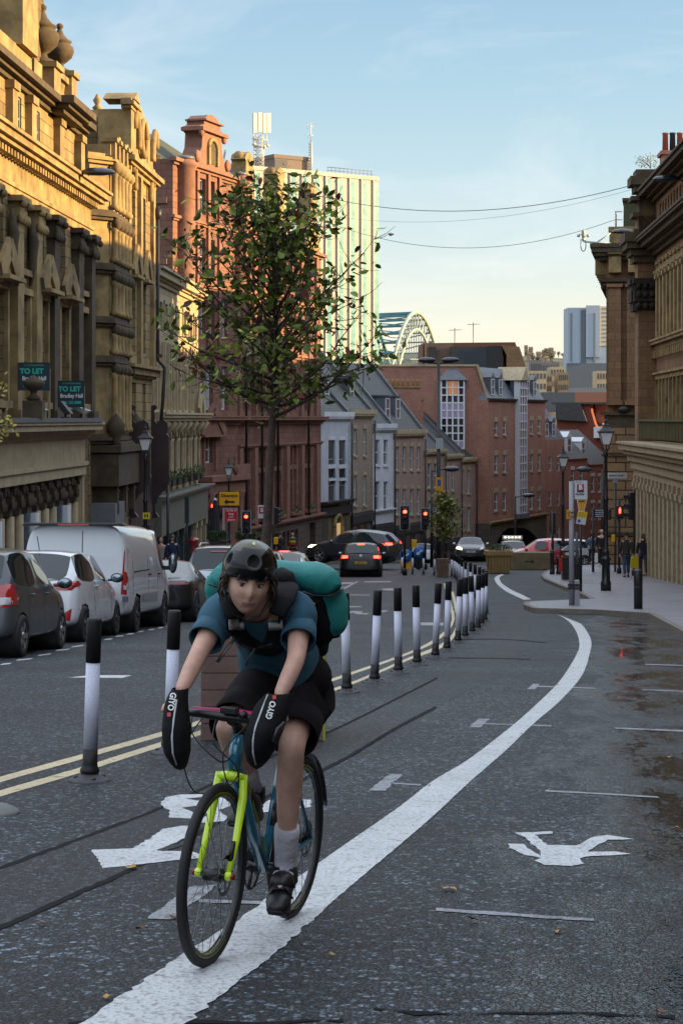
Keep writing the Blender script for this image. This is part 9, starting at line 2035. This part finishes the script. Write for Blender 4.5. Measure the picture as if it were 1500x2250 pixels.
M_HEL = pm('helmet_gloss_black', (.004, .004, .005, 1), .16, spec=.35); M_HELY = pm('helmet_olive_panel', (.045, .042, .010, 1), .14, spec=.5)
def helm(u, v, k=1.0):   # u azimuth 0=front, v 0 rim ..1 crown
 t = (1-v)*math.pi/2; rx_, ry_, rz_ = .096*k, .124*k, .098*k
 return Vector((rx_*math.sin(t)*math.sin(u), -.012+ry_*math.sin(t)*math.cos(u), .052+rz_*math.cos(t)+.012*math.cos(u)*(1-max(0, v))))
m = MB(); nu, nv = 112, 40; vs = []; fs = []; mi = []
vents = [(0, .27, .22, .15), (1.15, .22, .12, .14), (-1.15, .22, .12, .14), (2.5, .4, .16, .2), (-2.5, .4, .16, .2)]
for i in range(nv+1):
 for j in range(nu):
  u = -math.pi+2*math.pi*j/nu; v = -.12+1.12*i/nv; d = 0
  for (vu, vv, su, sv) in vents: e = ((u-vu)/su)**2+((v-vv)/sv)**2; d = max(d, math.exp(-e**2*1.2))
  rib = .012*math.cos(u*3)*(1-v)*.6; p = helm(u, max(-.12, v), 1.0-.17*d+rib);
  if v < 0: p.z -= .012*abs(math.sin(u))
  vs.append(HX(*p))
  mi.append(d)
for i in range(nv):
 for j in range(nu): fs.append((i*nu+j, i*nu+(j+1) % nu, (i+1)*nu+(j+1) % nu, (i+1)*nu+j))
m.add(vs, fs, True); o = obj('helmet', m, M_HEL, rider); o.data.materials.append(pm('vent_void', (.004, .004, .004, 1), .9)); o.data.materials.append(M_HELY)
for p in o.data.polygons:
 i, j = divmod(p.index, nu); u = -math.pi+2*math.pi*(j+.5)/nu; v = -.12+1.12*(i+.5)/nv
 dmx = max(mi[k] for k in p.vertices)
 if dmx > .55: p.material_index = 1
 elif abs(u) < 1.1 and .46 < v < .90 and (abs(u) > .75 or v > .6): p.material_index = 2
m = MB(); m.add([HX(*helm(u, .0 if k_ == 0 else -.12, .99 if k_ == 0 else 1.012)) for u in [-math.pi+2*math.pi*j/48 for j in range(48)] for k_ in (0, 1)], [(2*j, 2*j+1, (2*j+3) % 96, (2*j+2) % 96) for j in range(48)], True); obj('helmet_rim', m, M_RUB, o)
m = MB(); m.add([HX(*(helm(.05+.16*math.cos(t), .80+.07*math.sin(t), 1.012))) for t in [2*math.pi*i/16 for i in range(16)]], [tuple(range(16))], False); obj('helmet_badge', m, pm('badge_yellow', (.5, .5, .12, 1), .4), o)
for sx in (-1, 1): m = MB(); m.tube([HX(sx*.082, .02, .02), HX(sx*.076, .018, -.05), HX(sx*.05, .03, -.11), HX(0, .035, -.128)], .004, 5); obj('chin_strap', m, M_BK, o)
M_TEE = pm('blue_t_shirt', (.028, .095, .145, 1), .9, var=.3, vs=5, bump=.7, bs=9)
sl_R, sl_L = mid(shR, elR, .52), mid(shL, elL, .52)
shm_R, shm_L = mid(ubk, shR, .5)+Vector((0, .01, .0)), mid(ubk, shL, .5)+Vector((0, .01, .0))
Vt = [hipC+Vector((0, -.02, .02)), mid(hipC, bel, .6), bel, che, ubk+Vector((0, .03, .0)), shm_R, shR, sl_R, shm_L, shL, sl_L]
skin_mesh('t_shirt', Vt, [(0, 1), (1, 2), (2, 3), (3, 4), (4, 5), (5, 6), (6, 7), (4, 8), (8, 9), (9, 10)], [(.172, .15), (.175, .15), (.172, .145), (.175, .14), (.14, .125), (.11, .105), .092, .079, (.11, .105), .094, .080], M_TEE, body, 3, 3)
for a_, b_, r_ in ((shR, elR, .062), (shL, elL, .062)):
 m = MB(); p0, p1, p2 = a_.lerp(b_, .30), a_.lerp(b_, .48), a_.lerp(b_, .60); m.tube([p0, p1, p2], [r_*1.0, r_*1.05, r_*1.06], 20, cap=False); oo = obj('sleeve', m, M_TEE, body); md = oo.modifiers.new('s', 'SOLIDIFY'); md.thickness = .003
M_SHO = pm('black_shorts', (.010, .007, .009, 1), .95, spec=.2, var=.3, vs=5, bump=.5, bs=10)
skR, skL = mid(hpR, knR, .84), mid(hpL, knL, .78)
skin_mesh('shorts', [hipC+Vector((0, 0, .02)), hpR, mid(hpR, knR, .5), skR, hpL, mid(hpL, knL, .5), skL, mid(hipC, bel, .5)], [(0, 1), (1, 2), (2, 3), (0, 4), (4, 5), (5, 6), (0, 7)], [(.175, .15), .13, .11, .084, .13, .112, .084, (.16, .14)], M_SHO, body, 0, 3)
m = MB(); m.sphere(hipC+Vector((.005, .0, .0)), (.168, .15, .12), 20, 14); obj('shorts_seat', m, M_SHO, body)
for a_, b_, t0, r_ in ((hpR, knR, .84, .088), (hpL, knL, .80, .092)):
 m = MB(); m.tube([a_.lerp(b_, t0-.35), a_.lerp(b_, t0-.1), a_.lerp(b_, t0+.06)], [r_*1.1, r_*1.05, r_], 18, cap=False); oo = obj('shorts_leg', m, M_SHO, body); md = oo.modifiers.new('s', 'SOLIDIFY'); md.thickness = .004
M_SOCK = pm('white_sock', (.52, .50, .55, 1), .9, var=.1, bump=.4, bs=60); M_CLEAT = pm('black_shoe', (.012, .012, .013, 1), .42, var=.2)
for kn_, an_, to_, ped in ((knR, anR, toR, pr), (knL, anL, toL, pl)):
 m = MB(); m.tube([an_.lerp(kn_, .36), an_.lerp(kn_, .30), an_.lerp(kn_, .12), an_+Vector((0, 0, .0)), an_.lerp(to_, .3)], [.047, .048, .042, .042, .042], 16); obj('sock', m, M_SOCK, body)
 d = (to_-an_); heel = an_+Vector((-d.x*.25, -d.y*.3, -.05)); m = MB()
 tip = to_+Vector((d.x*.4, d.y*.55, -.01)); m.tube([heel+Vector((0, .0, .012)), mid(heel, to_, .35)+Vector((0, 0, .022)), to_+Vector((0, 0, .0)), tip], [(.034, .036), (.042, .044), (.048, .034), (.032, .020)], 14); o = obj('shoe', m, M_CLEAT, body)
 m = MB(); m.tube([heel+Vector((0, 0, -.022)), mid(heel, to_, .5)+Vector((0, 0, -.012)), to_+Vector((0, 0, -.03)), tip+Vector((0, 0, -.012))], [(.033, .010), (.036, .010), (.046, .010), (.030, .008)], 10); obj('sole', m, M_RUB, o)
 m = MB(); m.tube([an_+Vector((0, .0, .012)), an_+Vector((0, -.01, -.03)), an_.lerp(to_, .55)], [(.047, .05), (.048, .052), (.046, .036)], 14); obj('shoe_upper', m, M_CLEAT, o)
 m = MB(); m.sphere(an_.lerp(to_, .38)+Vector((0, -.004, .004)), (.046, .05, .040), 14, 10); obj('tongue', m, M_CLEAT, o)
 for t_ in (.45, .8): p = an_.lerp(to_, t_)+Vector((0, -.01, .012)); m = MB(); m.tube([p+Vector((-.046, .0, -.022)), p+Vector((-.02, -.012, .018)), p+Vector((.02, -.012, .018)), p+Vector((.046, 0, -.022))], [(.010, .003)]*4, 6); obj('shoe_strap', m, M_BK, o)
# ---- backpack worn on the back (a separate thing)
pk = thing('backpack', 'turquoise roll-top backpack with black harness on the cyclist\'s back', 'backpack', O+J(640, 1400, 7.5)*1.0); PO = pk.location.copy()
JP = lambda x, y, Y: px_(x, y, Y)-PO
M_TURQ = pm('turquoise_fabric', (.018, .23, .215, 1), .55, var=.25, vs=5, bump=.9, bs=7); M_PACKB = pm('black_pack_fabric', (.007, .007, .009, 1), .8, spec=.2, var=.3, bump=.5, bs=12)
def blob(pts, rad, n=20, lump=.0, seed=0):
 m = MB(); S = [Vector(p) for p in pts]; m.tube(S, rad, n)
 if lump:
  m.v = [tuple(Vector(v)+Vector((1, 1, 1))*noise.noise(Vector(v)*9+Vector((seed, 0, 0)))*lump) for v in m.v]
 return m
def spl(pts, rad, k=5):
 P = [Vector(p) for p in pts]; S = []; Q = []
 for i in range(len(P)-1):
  for j in range(k):
   t = j/k; p0 = P[max(i-1, 0)]; p1 = P[i]; p2 = P[i+1]; p3 = P[min(i+2, len(P)-1)]; S.append(.5*((2*p1)+(p2-p0)*t+(2*p0-5*p1+4*p2-p3)*t*t+(3*p1-3*p2+p3-p0)*t**3))
   ra, rb = rad[i], rad[i+1]; Q.append((ra[0]+(rb[0]-ra[0])*t, ra[1]+(rb[1]-ra[1])*t))
 S.append(P[-1]); Q.append(rad[-1]); return S, Q
S_, Q_ = spl([JP(474, 1262, 7.36), JP(488, 1266, 7.38), JP(560, 1262, 7.42), JP(640, 1262, 7.44), JP(690, 1268, 7.42), JP(720, 1282, 7.40), JP(736, 1298, 7.38)], [(.02, .02), (.04, .05), (.06, .055), (.07, .05), (.072, .06), (.058, .055), (.022, .03)])
m = blob(S_, Q_, 22, .014, 1); obj('roll_top', m, M_TURQ, pk)
S_, Q_ = spl([JP(700, 1262, 7.45), JP(704, 1300, 7.48), JP(718, 1340, 7.50), JP(728, 1375, 7.52), JP(732, 1398, 7.54)], [(.05, .05), (.070, .085), (.064, .085), (.044, .07), (.012, .02)])
m = blob(S_, Q_, 20, .012, 5); obj('side_cover', m, M_TURQ, pk)
S_, Q_ = spl([JP(484, 1262, 7.44), JP(484, 1290, 7.46), JP(488, 1325, 7.48), JP(492, 1350, 7.5)], [(.02, .04), (.036, .06), (.034, .06), (.01, .02)])
m = blob(S_, Q_, 18, .010, 9); obj('side_cover', m, M_TURQ, pk)
S_, Q_ = spl([JP(600, 1265, 7.48), JP(612, 1310, 7.54), JP(640, 1380, 7.64), JP(660, 1440, 7.70), JP(668, 1462, 7.70)], [(.12, .06), (.17, .10), (.16, .11), (.12, .08), (.05, .03)])
m = blob(S_, Q_, 24, .01, 3); obj('pack_body', m, M_PACKB, pk)
S_, Q_ = spl([JP(690, 1310, 7.42), JP(700, 1360, 7.48), JP(704, 1395, 7.52), JP(690, 1420, 7.56)], [(.03, .04), (.055, .06), (.05, .05), (.02, .02)])
m = blob(S_, Q_, 18, .008, 2); obj('side_pocket', m, M_PACKB, pk)
m = MB(); m.tube([JP(664, 1300, 7.32), JP(690, 1309, 7.345), JP(722, 1310, 7.35), JP(748, 1296, 7.40), JP(752, 1290, 7.46)], [(.010, .004)]*5, 6); obj('compression_strap', m, M_BK, pk)
m = MB(); m.tube([JP(458, 1283, 7.32), JP(478, 1290, 7.33), JP(494, 1288, 7.36)], [(.010, .004)]*3, 6); obj('compression_strap', m, M_BK, pk)
m = MB(); m.tube([JP(744, 1350, 7.5), JP(750, 1376, 7.5), JP(744, 1398, 7.52), JP(716, 1404, 7.52)], [(.008, .004)]*4, 6); obj('loop_strap', m, M_BK, pk)
torso = None
for ch in body.children:
 if ch.name.startswith('t_shirt'): torso = ch
tv = [v.co+O for v in torso.data.vertices]; tb = BVHTree.FromPolygons(tv, [tuple(p.vertices) for p in torso.data.polygons]); co = Vector((0, 0, CH))
bvb = BVHTree.FromPolygons([v.co+O for v in body.data.vertices], [tuple(p.vertices) for p in body.data.polygons])
def onshirt(x, y, off, fb=7.05):
 d = (px_(x, y, 5.0)-co).normalized(); h = tb.ray_cast(co, d); h2 = bvb.ray_cast(co, d); c_ = [q_[0] for q_ in (h,) if q_[0] is not None]
 p = (c_[0] if c_ else px_(x, y, fb)); return p-d*off-PO
def panel(nm, left, right, mt, off=.012, th=.012, par=None, nseg=5):
 vs = []; n = len(left)
 for (a, b) in zip(left, right):
  for k_ in range(nseg+1):
   t = k_/nseg; vs.append(onshirt(a[0]+(b[0]-a[0])*t, a[1]+(b[1]-a[1])*t, off))
 m = MB(); m.add(vs, [(i*(nseg+1)+k_, (i+1)*(nseg+1)+k_, (i+1)*(nseg+1)+k_+1, i*(nseg+1)+k_+1) for i in range(n-1) for k_ in range(nseg)], True); o = obj(nm, m, mt, par or pk); md = o.modifiers.new('s', 'SOLIDIFY'); md.thickness = th; md.offset = 0; return o
def dense(pl, k=4):
 out = []
 for a, b in zip(pl, pl[1:]):
  for j in range(k): t = j/k; out.append((a[0]+(b[0]-a[0])*t, a[1]+(b[1]-a[1])*t))
 out.append(pl[-1]); return out
hr = panel('shoulder_harness', dense([(492, 1300), (494, 1340), (501, 1384), (514, 1400), (538, 1424), (556, 1432)]), dense([(528, 1316), (530, 1340), (538, 1384), (548, 1398), (570, 1412), (580, 1420)]), M_PACKB)
hl = panel('shoulder_harness', dense([(592, 1310), (588, 1340), (588, 1384), (584, 1400), (572, 1420), (560, 1434)]), dense([(634, 1300), (628, 1340), (622, 1384), (626, 1405), (622, 1430), (600, 1440)]), M_PACKB)
panel('reflective_patch', dense([(503, 1361), (504, 1384)], 2), dense([(536, 1359), (537, 1383)], 2), pm('reflective_grey', (.42, .43, .42, 1), .4), .024, .004, hr)
panel('reflective_patch', dense([(589, 1359), (590, 1384)], 2), dense([(620, 1361), (622, 1384)], 2), pm('reflective_grey', 'x'), .024, .004, hl)
panel('chest_strap', dense([(520, 1408), (560, 1424), (600, 1412)], 3), dense([(522, 1418), (560, 1434), (602, 1424)], 3), M_BK, .02, .006)
m = MB(); m.tube([JP(516, 1404, 6.98), JP(500, 1424, 6.96), JP(477, 1455, 6.94)], [(.011, .003)]*3, 6); obj('strap_end', m, M_BK, pk)
m = MB(); m.tube([JP(560, 1425, 6.98), JP(548, 1445, 6.98), JP(540, 1462, 6.98)], [(.008, .003)]*3, 6); obj('strap_end', m, M_BK, pk)
for P3 in ([JP(600, 1268, 7.34), JP(632, 1290, 7.14), JP(624, 1318, 7.02), JP(608, 1350, 6.99)], [JP(508, 1290, 7.34), JP(506, 1312, 7.12), JP(510, 1332, 7.02), JP(518, 1356, 6.99)]):
 m = MB(); m.tube(P3, [(.045, .02), (.045, .018), (.040, .016), (.034, .012)], 12); obj('shoulder_harness', m, M_PACKB, pk)
m = MB(); m.tube([JP(612, 1262, 7.22), JP(628, 1272, 7.20), JP(640, 1295, 7.22)], [(.045, .03), (.05, .035), (.04, .03)], 12); obj('shoulder_pad', m, M_PACKB, pk)
